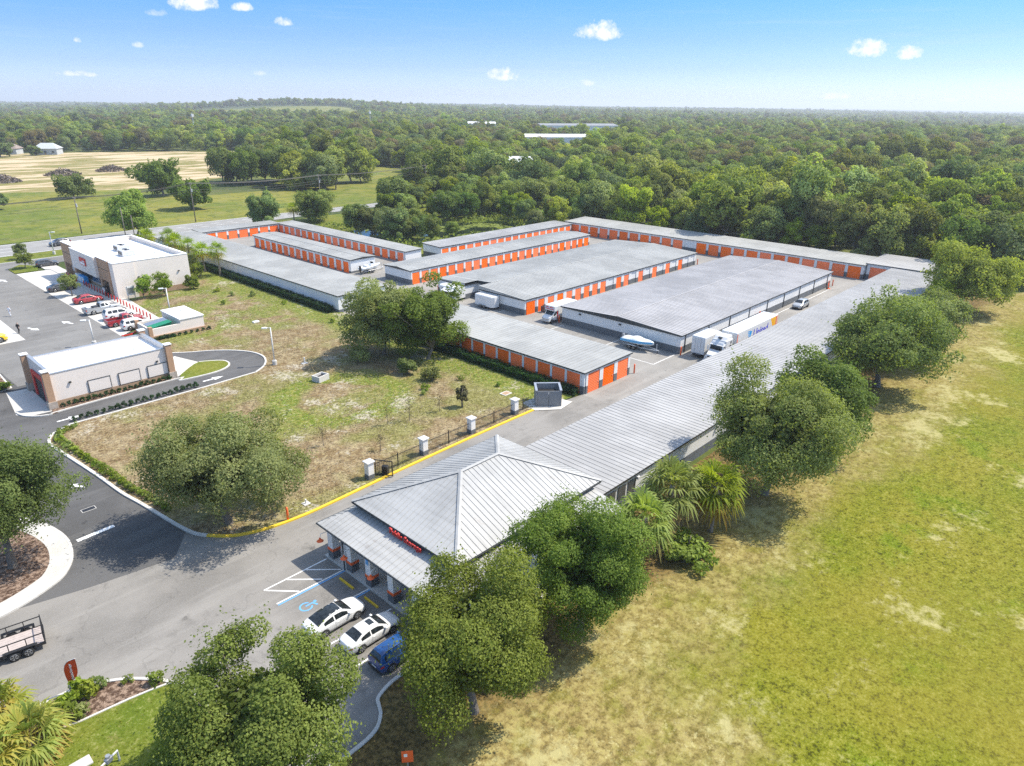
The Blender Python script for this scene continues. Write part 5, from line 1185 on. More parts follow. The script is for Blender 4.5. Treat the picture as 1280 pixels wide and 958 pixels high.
# undergrowth below the fan palms and along the building
for i, (x, y, h, w, mt, l) in enumerate(((42.0, 20.6, 1.5, 4.4, 'bright_leaf', 'vine covered undergrowth below the three fan palms'), (36.0, 24.8, 1.6, 3.2, 'oak_leaf', 'shrub between the dark oak and the office wall'), (77.0, 23.0, 2.6, 5.0, 'oak_leaf', 'rounded bush between the oaks along the long roof'), (82.0, 24.2, 3.0, 4.0, 'bright_leaf', 'light bush beside the bright fan palm'), (111.5, 23.0, 5.0, 8, 'oak_leaf', 'low tree between the wide oak and the pale green oak'), (121.0, 24.5, 4.2, 7, 'oak_leaf', 'low bushy tree before the pale green oak'))):
    put_tree('bush', tree_meshes(140 + i, h, w, mt, 2600, .26, bole=.1, nblob=24, blob=(.28, .42)), (x, y, 0), l, cat='bush')

# the wood: individual trees where they show, one mass beyond
FM = []
for i, (h, w, mt, bole, fl) in enumerate(((11, 10.5, 'forest_leaf', .02, 1), (13, 10.0, 'forest_leaf', .03, 1), (12, 12.0, 'oak_leaf', .02, 1), (10, 9.0, 'bright_leaf', .02, 1), (13.5, 9.0, 'forest_leaf', .05, 1), (12.5, 11, 'dark_leaf', .02, 1))):
    FM.append(tree_meshes(200 + i, h, w, mt, 6500, .50, bole=bole, nblob=30, blob=(.26, .40), sprigs=.03, low=-.95))
LIME = tree_meshes(220, 12, 9.5, 'lime_leaf', 5500, .5, bole=.06, nblob=40, blob=(.2, .32))
DEAD = tree_meshes(221, 12, 9, 'dry_leaf', 2400, .5, bole=.15, nblob=26, blob=(.22, .38))
OPEN = [[(-400, -400), (430, -260), (330, -60), (215, -5), (168, 12), (160, 24), (160, 30), (164, 30), (164, 123), (151, 125.5), (146, 128), (144, 131), (104, 131), (104, 158), (112, 164), (121, 156), (128, 164), (131, 184), (152, 192), (186, 198), (188, 214), (174, 220), (192, 232), (240, 298), (232, 352), (170, 330), (222, 395), (250, 480), (200, 515), (140, 552), (20, 566), (-400, 620)],
        [(126, 132), (146, 130), (150, 146), (136, 158), (122, 152)],
        [(200, 196), (222, 176), (246, 190), (266, 216), (280, 236), (262, 258), (240, 250)], [(345, 300), (385, 280), (442, 338), (400, 372)], [(500, 440), (580, 385), (680, 455), (590, 540)], [(555, 570), (585, 555), (605, 590), (575, 606)]]
FARF = [(560, 1180), (700, 1010), (860, 1180), (1010, 1500), (800, 1750), (620, 1560)]   # pasture on the far rise
CLUMPS = [(147, 286, 10, 7), (155, 270, 9, 6), (142, 300, 8, 6), (162, 290, 9, 6), (168, 262, 8, 5), (158, 248, 7, 4), (172, 276, 8, 5), (180, 262, 7, 4), (150, 258, 7, 4)]
def scatter(seed, sp, rmin, rmax, thmin=-2, thmax=92):
    rng = np.random.default_rng(seed); g = np.arange(-200, rmax + sp, sp); X, Y = np.meshgrid(g, g); X = X.ravel() + rng.uniform(-.42, .42, X.size) * sp; Y = Y.ravel() + rng.uniform(-.42, .42, Y.size) * sp
    r = np.hypot(X, Y); th = np.degrees(np.arctan2(Y, X)); k = (r >= rmin) & (r < rmax) & (th > thmin) & (th < thmax)
    X, Y = X[k], Y[k]; o = np.zeros(len(X), bool)
    for P in OPEN + [FARF]: o |= in_poly(X, Y, P)
    return np.stack([X[~o], Y[~o]], 1)
near = scatter(5, 7.2, 0, 430)
# what the camera can look at
def in_view(p, m=0.06):
    d = np.stack([p[:, 0], p[:, 1], np.full(len(p), 6 - CAMH)], 1); z = d @ np.array(fwd); x = d @ np.array(rgt) / z * 870; y = d @ np.array(upv) / z * 870
    return (z > 0) & (np.abs(x) < 640 * (1 + m)) & (y > -500)
extra = np.array([(c[0] + dx * c[2] * .5, c[1] + dy * c[2] * .5) for c in CLUMPS for dx, dy in ((-.8, -.3), (.7, -.2), (0, .8))])
near = np.vstack([extra, near]); v = in_view(near); dist = np.hypot(near[:, 0], near[:, 1]); dist[:len(extra)] = 0
order = np.argsort(np.where(v, dist, 1e9)); rng = np.random.default_rng(77)
SEL = order[:285]; rest = np.setdiff1d(np.arange(len(near)), SEL)
HOLD = []
for j, i in enumerate(SEL):
    x, y = near[i]; r = rng.random(); s = rng.uniform(.6, 1.1) + .45 * rng.random() ** 3
    if x < 165 and y > 122 and y < 200: s *= .62 if y < 150 else .8
    if j < len(extra): s = rng.uniform(1.05, 1.45); r = .5
    if r < .13: m, l, g = LIME, 'yellow green broadleaf tree among the darker crowns of the wood', 'yellow green trees of the wood'
    elif r < .142: m, l, g = DEAD, 'thin brown leaved tree among the green crowns of the wood', 'brown trees of the wood'
    else:
        q = int(rng.integers(0, 6)); m = FM[q]
        l, g = (('round mid green broadleaf tree crowded in the wood', 'round mid green trees of the wood'), ('tall mid green broadleaf tree crowded in the wood', 'tall mid green trees of the wood'), ('wide spreading oak crowded in the wood', 'spreading oaks of the wood'),
                ('small fresh green broadleaf tree crowded in the wood', 'small fresh green trees of the wood'), ('slim tall green broadleaf tree rising in the wood', 'slim tall trees of the wood'), ('dark green broadleaf tree crowded in the wood', 'dark green trees of the wood'))[q]
    t = put_tree('broadleaf_tree', m, (float(x), float(y), -.1), l, g, rng.uniform(0, 6.28), (s, s, s * rng.uniform(.85, 1.15)))
    HOLD.append((m, t))
def src(m):
    for mm, t in HOLD:
        if mm is m: return [c for c in t.children if c.name.startswith('crown')][0]
far = np.vstack([near[rest], scatter(6, 9.5, 430, 900), scatter(7, 14, 900, 2000), scatter(8, 24, 2000, 5000)])
far = far[in_view(far, .9)]
def forest(pts):
    """one mass of far trees: crowns instanced on points"""
    me = bpy.data.meshes.new('forest'); n = len(pts); me.vertices.add(n); z = hgt(pts[:, 0], pts[:, 1])
    me.vertices.foreach_set('co', np.stack([pts[:, 0], pts[:, 1], z - .8], 1).astype(np.float32).ravel()); me.update()
    r = np.hypot(pts[:, 0], pts[:, 1]); rg = np.random.default_rng(9); k = np.where(r > 2000, 1.1, np.where(r > 900, 1.05, 1.0)) * (rg.uniform(.6, 1.12, n) + .5 * rg.random(n) ** 3)
    me.attributes.new('size', 'FLOAT', 'POINT').data.foreach_set('value', k.astype(np.float32))
    me.attributes.new('turn', 'FLOAT', 'POINT').data.foreach_set('value', rg.uniform(0, 6.28, n).astype(np.float32))
    me.attributes.new('pick', 'INT', 'POINT').data.foreach_set('value', rg.choice(8, n, p=[.18, .18, .175, .145, .12, .135, .060, .005]).astype(np.int32))
    o = bpy.data.objects.new('forest', me); col.objects.link(o); tag(o, 'far mass of green woodland reaching to the horizon', 'forest', None, 'stuff')
    ng = bpy.data.node_groups.new('forest', 'GeometryNodeTree'); ng.interface.new_socket('Geometry', in_out='INPUT', socket_type='NodeSocketGeometry'); ng.interface.new_socket('Geometry', in_out='OUTPUT', socket_type='NodeSocketGeometry')
    gi, go = ng.nodes.new('NodeGroupInput'), ng.nodes.new('NodeGroupOutput'); gj = ng.nodes.new('GeometryNodeGeometryToInstance')
    for m in FM + [LIME, DEAD]:
        s = src(m); oi = ng.nodes.new('GeometryNodeObjectInfo'); oi.inputs['Object'].default_value = s; oi.inputs['As Instance'].default_value = True; oi.transform_space = 'ORIGINAL'
        ng.links.new(oi.outputs['Geometry'], gj.inputs[0])
    ip = ng.nodes.new('GeometryNodeInstanceOnPoints'); ip.inputs['Pick Instance'].default_value = True
    def att(nm, typ):
        a = ng.nodes.new('GeometryNodeInputNamedAttribute'); a.data_type = typ; a.inputs[0].default_value = nm; return a.outputs[0]
    cx = ng.nodes.new('ShaderNodeCombineXYZ'); ng.links.new(att('turn', 'FLOAT'), cx.inputs[2])
    m2p = ng.nodes.new('GeometryNodeMeshToPoints'); ng.links.new(gi.outputs[0], m2p.inputs[0])
    ng.links.new(m2p.outputs[0], ip.inputs['Points']); ng.links.new(gj.outputs[0], ip.inputs['Instance']); ng.links.new(att('pick', 'INT'), ip.inputs['Instance Index'])
    ng.links.new(cx.outputs[0], ip.inputs['Rotation']); ng.links.new(att('size', 'FLOAT'), ip.inputs['Scale']); ng.links.new(ip.outputs[0], go.inputs[0])
    md = o.modifiers.new('forest', 'NODES'); md.node_group = ng
    print('forest instances', n, 'individual', len(SEL))
forest(far)
structure('far_pasture', MB().grid([[(x, y, float(hgt(np.array(x), np.array(y))) + .4) for x, y in zip(np.linspace(a[0], b[0], 14), np.linspace(a[1], b[1], 14))] for a, b in zip([(560 + (620 - 560) * t, 1180 + 380 * t) for t in np.linspace(0, 1, 10)], [(840 + 190 * t, 1090 + 430 * t) for t in np.linspace(0, 1, 10)])]), 'pasture')
# pond with lily pads
structure('pond', MB().poly(smooth_line([(104, 160), (112, 162), (121, 154), (128, 160), (140, 152), (148, 143), (146, 132), (136, 131), (122, 133), (106, 136), (102, 148), (104, 160)]), -.004), 'pond_water')
rng = np.random.default_rng(31); n = 2600; P = np.stack([rng.uniform(103, 148, n), rng.uniform(131, 161, n), np.full(n, .03)], 1)
k = in_poly(P[:, 0], P[:, 1], [(104, 158), (112, 161), (121, 153), (128, 159), (140, 151), (147, 143), (145, 133), (136, 132), (122, 134), (106, 137), (103, 148)]) & ((np.sin(P[:, 0] * .45) + np.cos(P[:, 1] * .6 + 1) + np.sin(P[:, 0] * .2 + P[:, 1] * .3)) > .2)
P = P[k]; lp = bpy.data.objects.new('lily_pads', quads_mesh('lily_pads', leaves_at(P, P * 0 + np.array([0, 0, 1.]), 1.0, rng, .95, .05), rng.random(len(P)), 'bright_leaf')); col.objects.link(lp); tag(lp, 'floating green pads covering part of the pond', 'water plants', None, 'stuff')
# reeds and rank growth round the pond
rng = np.random.default_rng(32); n = 9000; P = np.stack([rng.uniform(99, 160, n), rng.uniform(125, 172, n), rng.random(n) ** 2 * 1.6], 1)
inn = in_poly(P[:, 0], P[:, 1], [(104, 158), (112, 161), (121, 153), (128, 159), (140, 151), (147, 143), (145, 133), (136, 132), (122, 134), (106, 137), (103, 148)]); k = ~inn & (np.sin(P[:, 0] * .3) + np.sin(P[:, 1] * .37 + 2) > -.4) & ((P[:, 1] > 127) | (P[:, 0] > 150)); P = P[k]
lp = bpy.data.objects.new('rank_undergrowth', quads_mesh('rank_undergrowth', leaves_at(P, P * 0 + np.array([0, 0, .6]), .8, rng, .5, .9), rng.random(len(P)), 'bright_leaf')); col.objects.link(lp); tag(lp, 'rank green growth round the pond', 'undergrowth', None, 'stuff')
# brush piles on the cleared land
for x, y, w, l in ((74, 361, 6.5, 'grey brush pile at the edge of the cleared land'), (101, 379, 7.5, 'grey brush pile in the middle of the cleared land'), (124, 386, 7.0, 'brown brush pile on the cleared land toward the wood')):
    rng = np.random.default_rng(int(x)); n = 700; a = rng.uniform(0, 6.28, n); r = w * np.sqrt(rng.random(n)); hh = 3.4 * (1 - r / w) * rng.random(n) ** .4
    P = np.stack([r * np.cos(a), r * np.sin(a), hh + .15], 1); t = thing('brush_pile', (x, y, 0), l, 'brush pile'); place('branches', quads_mesh('branches', leaves_at(P, P * 0 + np.array([0, 0, .5]), 1.5, rng, .25, 1.2), rng.random(n), 'dead_wood'), t, (0, 0, 0))

def tufts(name, label, n, poly, xr, yr, mat, size, seed, zb, dens=None):
    rng = np.random.default_rng(seed); P = np.stack([rng.uniform(*xr, n), rng.uniform(*yr, n), np.zeros(n)], 1); k = in_poly(P[:, 0], P[:, 1], poly)
    cl = np.sin(P[:, 0] * .31 + 1.7 * np.sin(P[:, 1] * .23)) + np.cos(P[:, 1] * .41 + 1.3 * np.sin(P[:, 0] * .19)); k &= rng.random(n) < np.clip(.55 + .35 * cl, .08, 1); P = P[k]; n = len(P)
    P[:, 2] = zb + rng.random(n) * size * .25
    N = rng.normal(0, .22, (n, 3)) + np.array([0, 0, 1.0])
    o = bpy.data.objects.new(name, quads_mesh(name, leaves_at(P, N, size, rng, .5, .15), rng.random(n), mat)); col.objects.link(o); tag(o, label, 'grass', None, 'stuff')
leaf_mat('turf_blade', (0.05, 0.085, 0.008), (0.11, 0.135, 0.016), (0.22, 0.21, 0.05), hue=0.0, val=0.0, trans=.2)
leaf_mat('straw_blade', (0.09, 0.07, 0.03), (0.22, 0.17, 0.075), (0.46, 0.40, 0.27), hue=0.0, val=0.0, trans=.2)
tufts('lawn_thatch', 'pale thatch and dry stems over the rough lawn', 60000, BERM, (14, 62), (48, 130), 'straw_blade', .17, 52, .065)
tufts('entrance_turf', 'short turf blades of the entrance lawn', 26000, [(-6, 12), (10.5, 12), (10.5, 32.5), (9.4, 36.4), (3.8, 37.5), (-6, 37.7)], (-6, 11), (12, 38), 'turf_blade', .12, 53, .065)

# ------------------------------------------------------------------ vehicles (own axes: x forward, y left)
def interp(x, tab):
    xs = [t[0] for t in tab]; return float(np.interp(x, xs, [t[1] for t in tab]))
SPEC = {
 'sedan': dict(L=4.8, W=1.84, wb=2.78, wr=.335,
   zt=[(-2.4, .70), (-2.33, .93), (-2.1, 1.03), (-1.75, 1.07), (-1.45, 1.20), (-1.1, 1.345), (-.6, 1.44), (-.1, 1.46), (.3, 1.42), (.7, 1.22), (1.08, 1.01), (1.3, .965), (1.9, .85), (2.2, .745), (2.34, .64), (2.4, .52)],
   belt=[(-2.4, .66), (-2.3, .86), (-1.8, .95), (0, .925), (1.1, .90), (1.9, .77), (2.25, .66), (2.4, .48)],
   hw=[(-2.4, .50), (-2.34, .68), (-2.2, .80), (-1.8, .895), (-.9, .92), (.9, .92), (1.6, .90), (2.05, .81), (2.28, .66), (2.4, .44)], ws=(.38, 1.06), rw=(-1.72, -1.08), sides=((-1.32, -.50), (-.40, .66))),
 'suv': dict(L=4.44, W=1.84, wb=2.6, wr=.36,
   zt=[(-2.22, .80), (-2.17, 1.05), (-2.05, 1.32), (-1.85, 1.58), (-1.6, 1.65), (-1, 1.68), (0, 1.67), (.35, 1.61), (.75, 1.38), (1.12, 1.12), (1.35, 1.06), (1.9, .95), (2.1, .83), (2.22, .58)],
   belt=[(-2.22, .76), (-2.12, 1.02), (-1.6, 1.07), (0, 1.04), (1.1, 1.02), (1.9, .87), (2.1, .76), (2.22, .54)],
   hw=[(-2.22, .70), (-2.12, .84), (-1.7, .905), (-.5, .92), (.9, .92), (1.6, .90), (1.98, .80), (2.22, .52)], ws=(.42, 1.10), rw=(-2.12, -1.82), sides=((-1.72, -1.18), (-1.08, -.40), (-.30, .66))),
 'hatch': dict(L=4.2, W=1.78, wb=2.55, wr=.32,
   zt=[(-2.1, .72), (-2.04, .95), (-1.9, 1.12), (-1.55, 1.36), (-1.1, 1.47), (-.3, 1.51), (.25, 1.46), (.65, 1.25), (1.02, 1.02), (1.3, .95), (1.8, .82), (2.0, .70), (2.1, .52)],
   belt=[(-2.1, .68), (-2.0, .92), (-1.5, .97), (0, .95), (1.0, .92), (1.7, .80), (1.95, .68), (2.1, .48)],
   hw=[(-2.1, .58), (-2.0, .76), (-1.6, .86), (-.5, .89), (.9, .89), (1.5, .865), (1.85, .77), (2.1, .46)], ws=(.35, 1.0), rw=(-1.98, -1.5), sides=((-1.42, -.55), (-.45, .60))),
 'pickup': dict(L=5.7, W=1.98, wb=3.55, wr=.40,
   zt=[(-2.85, .62), (-2.8, .72), (-2.4, .74), (-.64, .74), (-.6, .9), (-.52, 1.55), (-.4, 1.78), (.1, 1.86), (.45, 1.82), (.7, 1.68), (1.05, 1.38), (1.35, 1.20), (1.6, 1.17), (2.3, 1.10), (2.68, .99), (2.8, .86), (2.85, .66)],
   belt=[(-2.85, .60), (-2.4, .72), (-.64, .72), (-.58, 1.14), (.5, 1.14), (1.4, 1.14), (2.3, 1.05), (2.7, .92), (2.85, .62)],
   hw=[(-2.85, .93), (-2.4, .97), (-.5, .98), (1.0, .98), (2.2, .965), (2.6, .91), (2.85, .72)], ws=(.66, 1.32), rw=(-.565, -.44), sides=((-.36, .22), (.32, .95))),
}
def wheel_meshes(r, key={}):
    k = round(r, 2)
    if k not in key:
        ty = MB(); ty.tube([(0, -.11, 0), (0, -.09, 0), (0, .09, 0), (0, .11, 0)], [r * .93, r, r, r * .93], 20)
        rm = MB(); rm.tube([(0, .10, 0), (0, .118, 0)], [r * .68, r * .62], 16)
        for q in range(5):
            a = q * 2 * math.pi / 5; d = (math.cos(a), math.sin(a)); e = (-d[1] * r * .09, d[0] * r * .09)
            rm.add([(d[0] * .05 + e[0], .128, d[1] * .05 + e[1]), (d[0] * .05 - e[0], .128, d[1] * .05 - e[1]), (d[0] * r * .66 - e[0], .122, d[1] * r * .66 - e[1]), (d[0] * r * .66 + e[0], .122, d[1] * r * .66 + e[1])], [(0, 1, 2, 3)])
        rd = MB(); rd.tube([(0, .095, 0), (0, .119, 0)], [r * .60, r * .585], 16)
        key[k] = (ty.mesh('tyre', 'tyre', True), rm.mesh('rim', 'alloy'), rd.mesh('rim', 'black_metal'))
    return key[k]
def add_wheel(parent, x, y, r, side):
    ty, rm, rd = wheel_meshes(r)
    w = place('wheel', ty, parent, (x, y, r), 0 if side > 0 else math.pi); place('rim', rm, w, (0, 0, 0)); place('hub', rd, w, (0, .002, 0))
def car(label, kind, paint, x, y, rz, s=.88, group=None, cat='car', name='parked_car', dark_roof=False, sunroof=False, cladding=False, load=False):
    """one lofted body from bumper to bumper; glass, lights and trim lie on that same surface"""
    S = SPEC[kind]; t = thing(name, (x, y, .01), label, cat, group, rz); t.scale = (s, s, s)
    L, wr, ax = S['L'], S['wr'], S['wb'] / 2; hw = S['W'] / 2
    def sec(xx):
        zt, zbl, w = interp(xx, S['zt']), interp(xx, S['belt']), interp(xx, S['hw']); end = min(1, (L / 2 - abs(xx)) / .3); zb = .22 + .16 * (1 - end) ** 2
        zbl = min(zbl, zt - .012); up_ = max(0.0, zt - zbl); wt = w * .95 * (1 - .36 * min(1, up_ / .55) * .95); ze = max(zbl + .008, zt - .07 - .05 * min(1, up_ / .5))
        return zb, zt, zbl, w, wt, ze
    rings = []
    for xx in sorted(set([round(v, 3) for v in list(np.linspace(-L / 2, L / 2, 57)) + [p[0] for p in S['zt']]])):
        zb, zt, zbl, w, wt, ze = sec(xx)
        h = [(0, zb), (w * .82, zb), (w * .955, zb + .06), (w * .99, zb + (zbl - zb) * .35), (w, zb + (zbl - zb) * .66), (w * .985, zbl - .035), (w * .95, zbl), (wt + (w * .95 - wt) * .12, ze), (wt * .95, (ze + zt) / 2 + .012), (wt * .80, zt - .006), (wt * .42, zt + .012), (0, zt + .018)]
        rings.append([(xx, a, b) for a, b in h] + [(xx, -a, b) for a, b in reversed(h[1:-1])])
    local(MB().loft(rings), 'body', paint, t, smooth=True)
    def top(xx, q, off=.014):            # a point of the upper surface, q across
        zb, zt, zbl, w, wt, ze = sec(xx); a = abs(q); z = np.interp(a, [0, .42, .80, .95, 1.0], [zt + .018, zt + .012, zt - .006, (ze + zt) / 2 + .012, ze + .02]); return (xx, q * wt, z + off)
    def side(xx, k, sd, off=.012):
        zb, zt, zbl, w, wt, ze = sec(xx); return (xx, sd * (w * .95 + (wt + (w * .95 - wt) * .12 - w * .95) * k + off), zbl + (ze - zbl) * k)
    for nm, (a, b) in (('windshield', S['ws']), ('rear_window', S['rw'])):
        o = -.01 if nm == 'rear_window' and kind in ('pickup', 'suv') else 0
        local(MB().grid([[tuple(np.array(top(xx, q)) + np.array([(.016 if nm == 'windshield' else -.02), 0, 0])) for q in np.linspace(-.9, .9, 7)] for xx in np.linspace(a, b, 6)]), nm, 'vehicle_glass', t, smooth=True)
    for sd in (1, -1):
        for (a, b) in S['sides']:
            local(MB().grid([[side(xx, k, sd) for xx in np.linspace(a, b, 6)] for k in (.12, .5, .9)]), 'side_window', 'vehicle_glass', t, smooth=True)
        xm = S['ws'][1] - .28; zb, zt, zbl, w, wt, ze = sec(xm)
        local(MB().bbox(xm - .10, xm + .08, min(sd * (w * .95), sd * (w + .17)), max(sd * (w * .95), sd * (w + .17)), zbl + .02, zbl + .16, .03), 'mirror', paint, t)
        for xx in (-ax, ax):
            yy = interp(xx, S['hw']); pts = [(xx + (wr + .06) * math.cos(v), wr + (wr + .06) * math.sin(v)) for v in np.linspace(-.3, math.pi + .3, 18)]
            ar = MB(); ar.add([(p[0], sd * (yy + .006), max(p[1], .21)) for p in pts], [tuple(range(18)) if sd < 0 else tuple(reversed(range(18)))]); local(ar, 'arch_shade', 'black_plastic', t)  # flat black disc stands for the shaded hollow round the wheel
            add_wheel(t, xx, sd * (yy - .075), wr, sd)
        def strip(nm, mt, x0_, x1_, k0, k1):    # lamps wrap the corner of the body side
            P = []
            for k in (k0, k1):
                R = []
                for xx in np.linspace(x0_, x1_, 5):
                    zb, zt, zbl, w, wt, ze = sec(xx); R.append((xx + (.012 if xx > 0 else -.012), sd * (w + .012), zb + (zbl - zb) * k))
                P.append(R)
            local(MB().grid(P), nm, mt, t)
        strip('headlight', 'headlight', L / 2 - .42, L / 2 - .07, .72, .94)
        if kind == 'pickup': local(MB().bbox(-L / 2 - .02, -L / 2 + .1, min(sd * .80, sd * .99), max(sd * .80, sd * .99), .75, 1.1, .02), 'taillight', 'taillight', t)
        else: strip('taillight', 'taillight', -L / 2 + .04, -L / 2 + .30, .66, .90)
        for xx in ((S['sides'][-1][0] + .15), (S['sides'][-2][0] + .25)):
            zb, zt, zbl, w, wt, ze = sec(xx); local(MB().box(xx - .09, xx + .09, min(sd * (w - .02), sd * (w + .018)), max(sd * (w - .02), sd * (w + .018)), zbl - .17, zbl - .14), 'handle', paint, t)
            yy = sd * (w + .004); local(MB().add([(S['sides'][-1][0] - .06, yy, .3), (S['sides'][-1][0] - .045, yy, .3), (S['sides'][-1][0] - .045, yy, zbl - .04), (S['sides'][-1][0] - .06, yy, zbl - .04)], [(0, 1, 2, 3)]), 'door_gap', 'black_plastic', t) if xx == S['sides'][-1][0] + .15 else None
    local(MB().bbox(L / 2 - .10, L / 2 + .012, -.40, .40, .33, .50, .02), 'grille', 'black_plastic', t)
    local(MB().box(-L / 2 - .015, -L / 2 + .06, -.24, .24, .50, .63), 'number_plate', 'white_enamel', t)
    local(MB().box(-L / 2 + .12, L / 2 - .12, -hw * .78, hw * .78, .17, .25), 'underbody', 'black_plastic', t)
    if kind == 'pickup':
        local(MB().box(-2.83, -.6, .86, .985, .7, 1.16).box(-2.83, -.6, -.985, -.86, .7, 1.16).box(-2.86, -2.76, -.985, .985, .66, 1.16), 'bed', paint, t); local(MB().box(-2.75, -.62, -.85, .85, .765, .78), 'bed_liner', 'black_plastic', t)
        if load:
            local(MB().bbox(-1.6, -.7, -.7, .7, .78, 1.2, .08), 'load', 'black_plastic', t); local(MB().bbox(-2.5, -1.7, -.2, .6, .78, 1.35, .1), 'load', 'galvanised', t)
    a, b = S['rw'][1], S['ws'][0]; zr = interp(-.1, S['zt'])
    if dark_roof: local(MB().grid([[top(xx, q, .016) for q in np.linspace(-.9, .9, 7)] for xx in np.linspace(a - .02, b + .02, 9)]), 'glass_roof', 'vehicle_glass', t, smooth=True)
    if sunroof: local(MB().grid([[top(xx, q, .016) for q in np.linspace(-.55, .55, 5)] for xx in np.linspace(b - .65, b - .18, 3)]), 'sunroof', 'vehicle_glass', t)
    if cladding:
        for sd in (1, -1): local(MB().box(-ax + wr + .1, ax - wr - .1, min(sd * .85, sd * (hw + .02)), max(sd * .85, sd * (hw + .02)), .2, .36), 'cladding', 'black_plastic', t); local(MB().tube([(-1.5, sd * .56, zr + .03), (.1, sd * .56, zr + .03)], .022, 6), 'roof_rail', 'black_plastic', t)
        local(MB().bbox(-L / 2 - .03, -L / 2 + .2, -.74, .74, .3, .56, .04), 'rear_bumper', 'black_plastic', t)
    return t
car('white sedan with a black glass roof in the bay beside the accessible space', 'sedan', 'car_white', 19.25, 34.1, 0.0, .90, dark_roof=True)
car('white sedan with a small sunroof parked between the black roofed sedan and a blue hatchback', 'sedan', 'car_white', 20.1, 31.25, 0.0, .86, sunroof=True)
car('small blue sport utility car half under the corner oak', 'suv', 'car_blue', 20.3, 28.6, 0.0, .84, cladding=True)
# store parking
car('dark grey sedan alone in its bay beyond the small round tree', 'sedan', 'car_grey', 34.4, 145.2, math.radians(2), .98)
car('red sedan parked under the small round tree of the store', 'sedan', 'car_red', 35.0, 133.0, 0.0, .98)
car('silver pickup truck with a load in its open bed', 'pickup', 'car_silver', 34.6, 124.8, math.radians(3), .96, cat='pickup', name='pickup_truck', load=True)
car('white sport utility car between the silver pickup and a red pickup', 'suv', 'car_white', 35.3, 119.2, 0.0, 1.06)
car('red pickup truck nosed to the bollards', 'pickup', 'car_red', 34.7, 115.2, 0.0, .94, cat='pickup', name='pickup_truck')
car('white hatchback in the last bay by the refuse yard', 'suv', 'car_white', 35.2, 111.8, 0.0, .98)
car('dark hatchback parked beyond the grassed island', 'hatch', 'car_grey', 38.6, 169.6, math.radians(-4), 1.0)
car('red sedan crossing the store forecourt', 'sedan', 'car_red', 21.2, 142.6, math.radians(5), 1.1)
car('yellow pickup truck on the concrete forecourt', 'pickup', 'car_yellow', 17.0, 118.6, math.radians(8), 1.0, cat='pickup', name='pickup_truck')
car('silver grey hatchback parked alone beside the broad blank walled block', 'hatch', 'car_silver', 119.6, 43.6, math.radians(180), .98)
car('white pickup truck driving along the highway past the trees', 'pickup', 'car_white', 123.5, 199.3, math.radians(6), 1.05, cat='pickup', name='pickup_truck')
car('dark car driving on the highway behind the store', 'hatch', 'car_grey', 47.5, 192.8, math.radians(186), 1.1)

# articulated lorry
t = thing('semi_trailer', (93.6, 40.65, 0), 'white semi trailer with blue bird emblem and amber rear corner', 'trailer')
X0, X1, Y0, Y1 = 87.1, 100.2, 39.5, 41.85
bx = MB().bbox(X0, X1, Y0, Y1, 1.0, 3.62, .04).build('box_body', 'white_enamel', t)
MB().add([(X1 - 2.6, Y0 - .004, 3.5), (X1 - .75, Y0 - .004, 3.5), (X1 - .75, Y0 - .004, 1.5), (X1 - 1.5, Y0 - .004, 1.9)], [(3, 2, 1, 0)]).build('amber_panel', 'amber_paint', bx, root=t)
MB().box(X1 - .7, X1 - .35, Y0 - .012, Y0 - .002, 1.02, 3.58).build('rear_stripe', 'orange_paint', bx, root=t); MB().box(X1 - .12, X1 + .01, Y0 - .012, Y0 - .002, 1.02, 3.58).build('rear_stripe', 'amber_paint', bx, root=t); MB().box(X0 + .1, X0 + .3, Y0 - .012, Y0 - .002, 1.0, 3.4).build('front_stripe', 'orange_paint', bx, root=t)
em = MB()
for k in range(5):                      # bird emblem: five swept feathers
    z = 3.15 - .26 * k; x = 90.2 + .10 * k
    em.add([(x, Y0 - .006, z), (x + 1.15 - .12 * k, Y0 - .006, z - .08), (x + 1.3 - .18 * k, Y0 - .006, z - .26), (x + .35, Y0 - .006, z - .17)], [(3, 2, 1, 0)])
em.add([(91.1, Y0 - .008, 3.0), (91.75, Y0 - .008, 2.95), (91.45, Y0 - .008, 2.35), (91.2, Y0 - .008, 2.0)], [(3, 2, 1, 0)]); em.build('emblem', 'emblem_blue', bx, root=t)
text('United', 1.75, 'lettering_blue', bx, frame_matrix((94.6 - t.location.x, Y0 - .01 - t.location.y, 2.35), (1, 0, 0), (0, 0, 1)), extrude=.004)
MB().box(X0 + .3, X1 - .3, Y0 + .3, Y1 - .3, .75, .98).build('chassis', 'black_metal', t)
for xx in (97.4, 98.5):
    for s, yy in ((-1, Y0 + .15), (1, Y1 - .15)): add_wheel(t, xx - t.location.x, yy - t.location.y, .46, s)
MB().box(X0 + 2.6, X0 + 2.75, Y0 + .3, Y0 + .45, .05, .98).box(X0 + 2.6, X0 + 2.75, Y1 - .45, Y1 - .3, .05, .98).build('landing_leg', 'steel', t)
t = thing('truck_tractor', (84.7, 40.7, 0), 'white sleeper cab tractor coupled to the emblem trailer', 'truck', rz=math.pi)
local(MB().bbox(-1.6, .35, -1.05, 1.05, .8, 3.1, .08), 'sleeper', 'white_enamel', t); local(MB().loft([[(x, y * w, z) for y, z in ((-1, .8), (1, .8), (1, z1), (-1, z1))] for x, w, z1 in ((.3, 1.03, 2.75), (.9, 1.0, 2.45), (1.05, .98, 1.75))]), 'cab', 'white_enamel', t)
local(MB().loft([[(x, y * w, z) for y, z in ((-1, .6), (1, .6), (1, z1), (-1, z1))] for x, w, z1 in ((1.0, .82, 1.72), (1.8, .74, 1.55), (2.25, .66, 1.38), (2.35, .6, 1.2))]), 'hood', 'white_enamel', t)
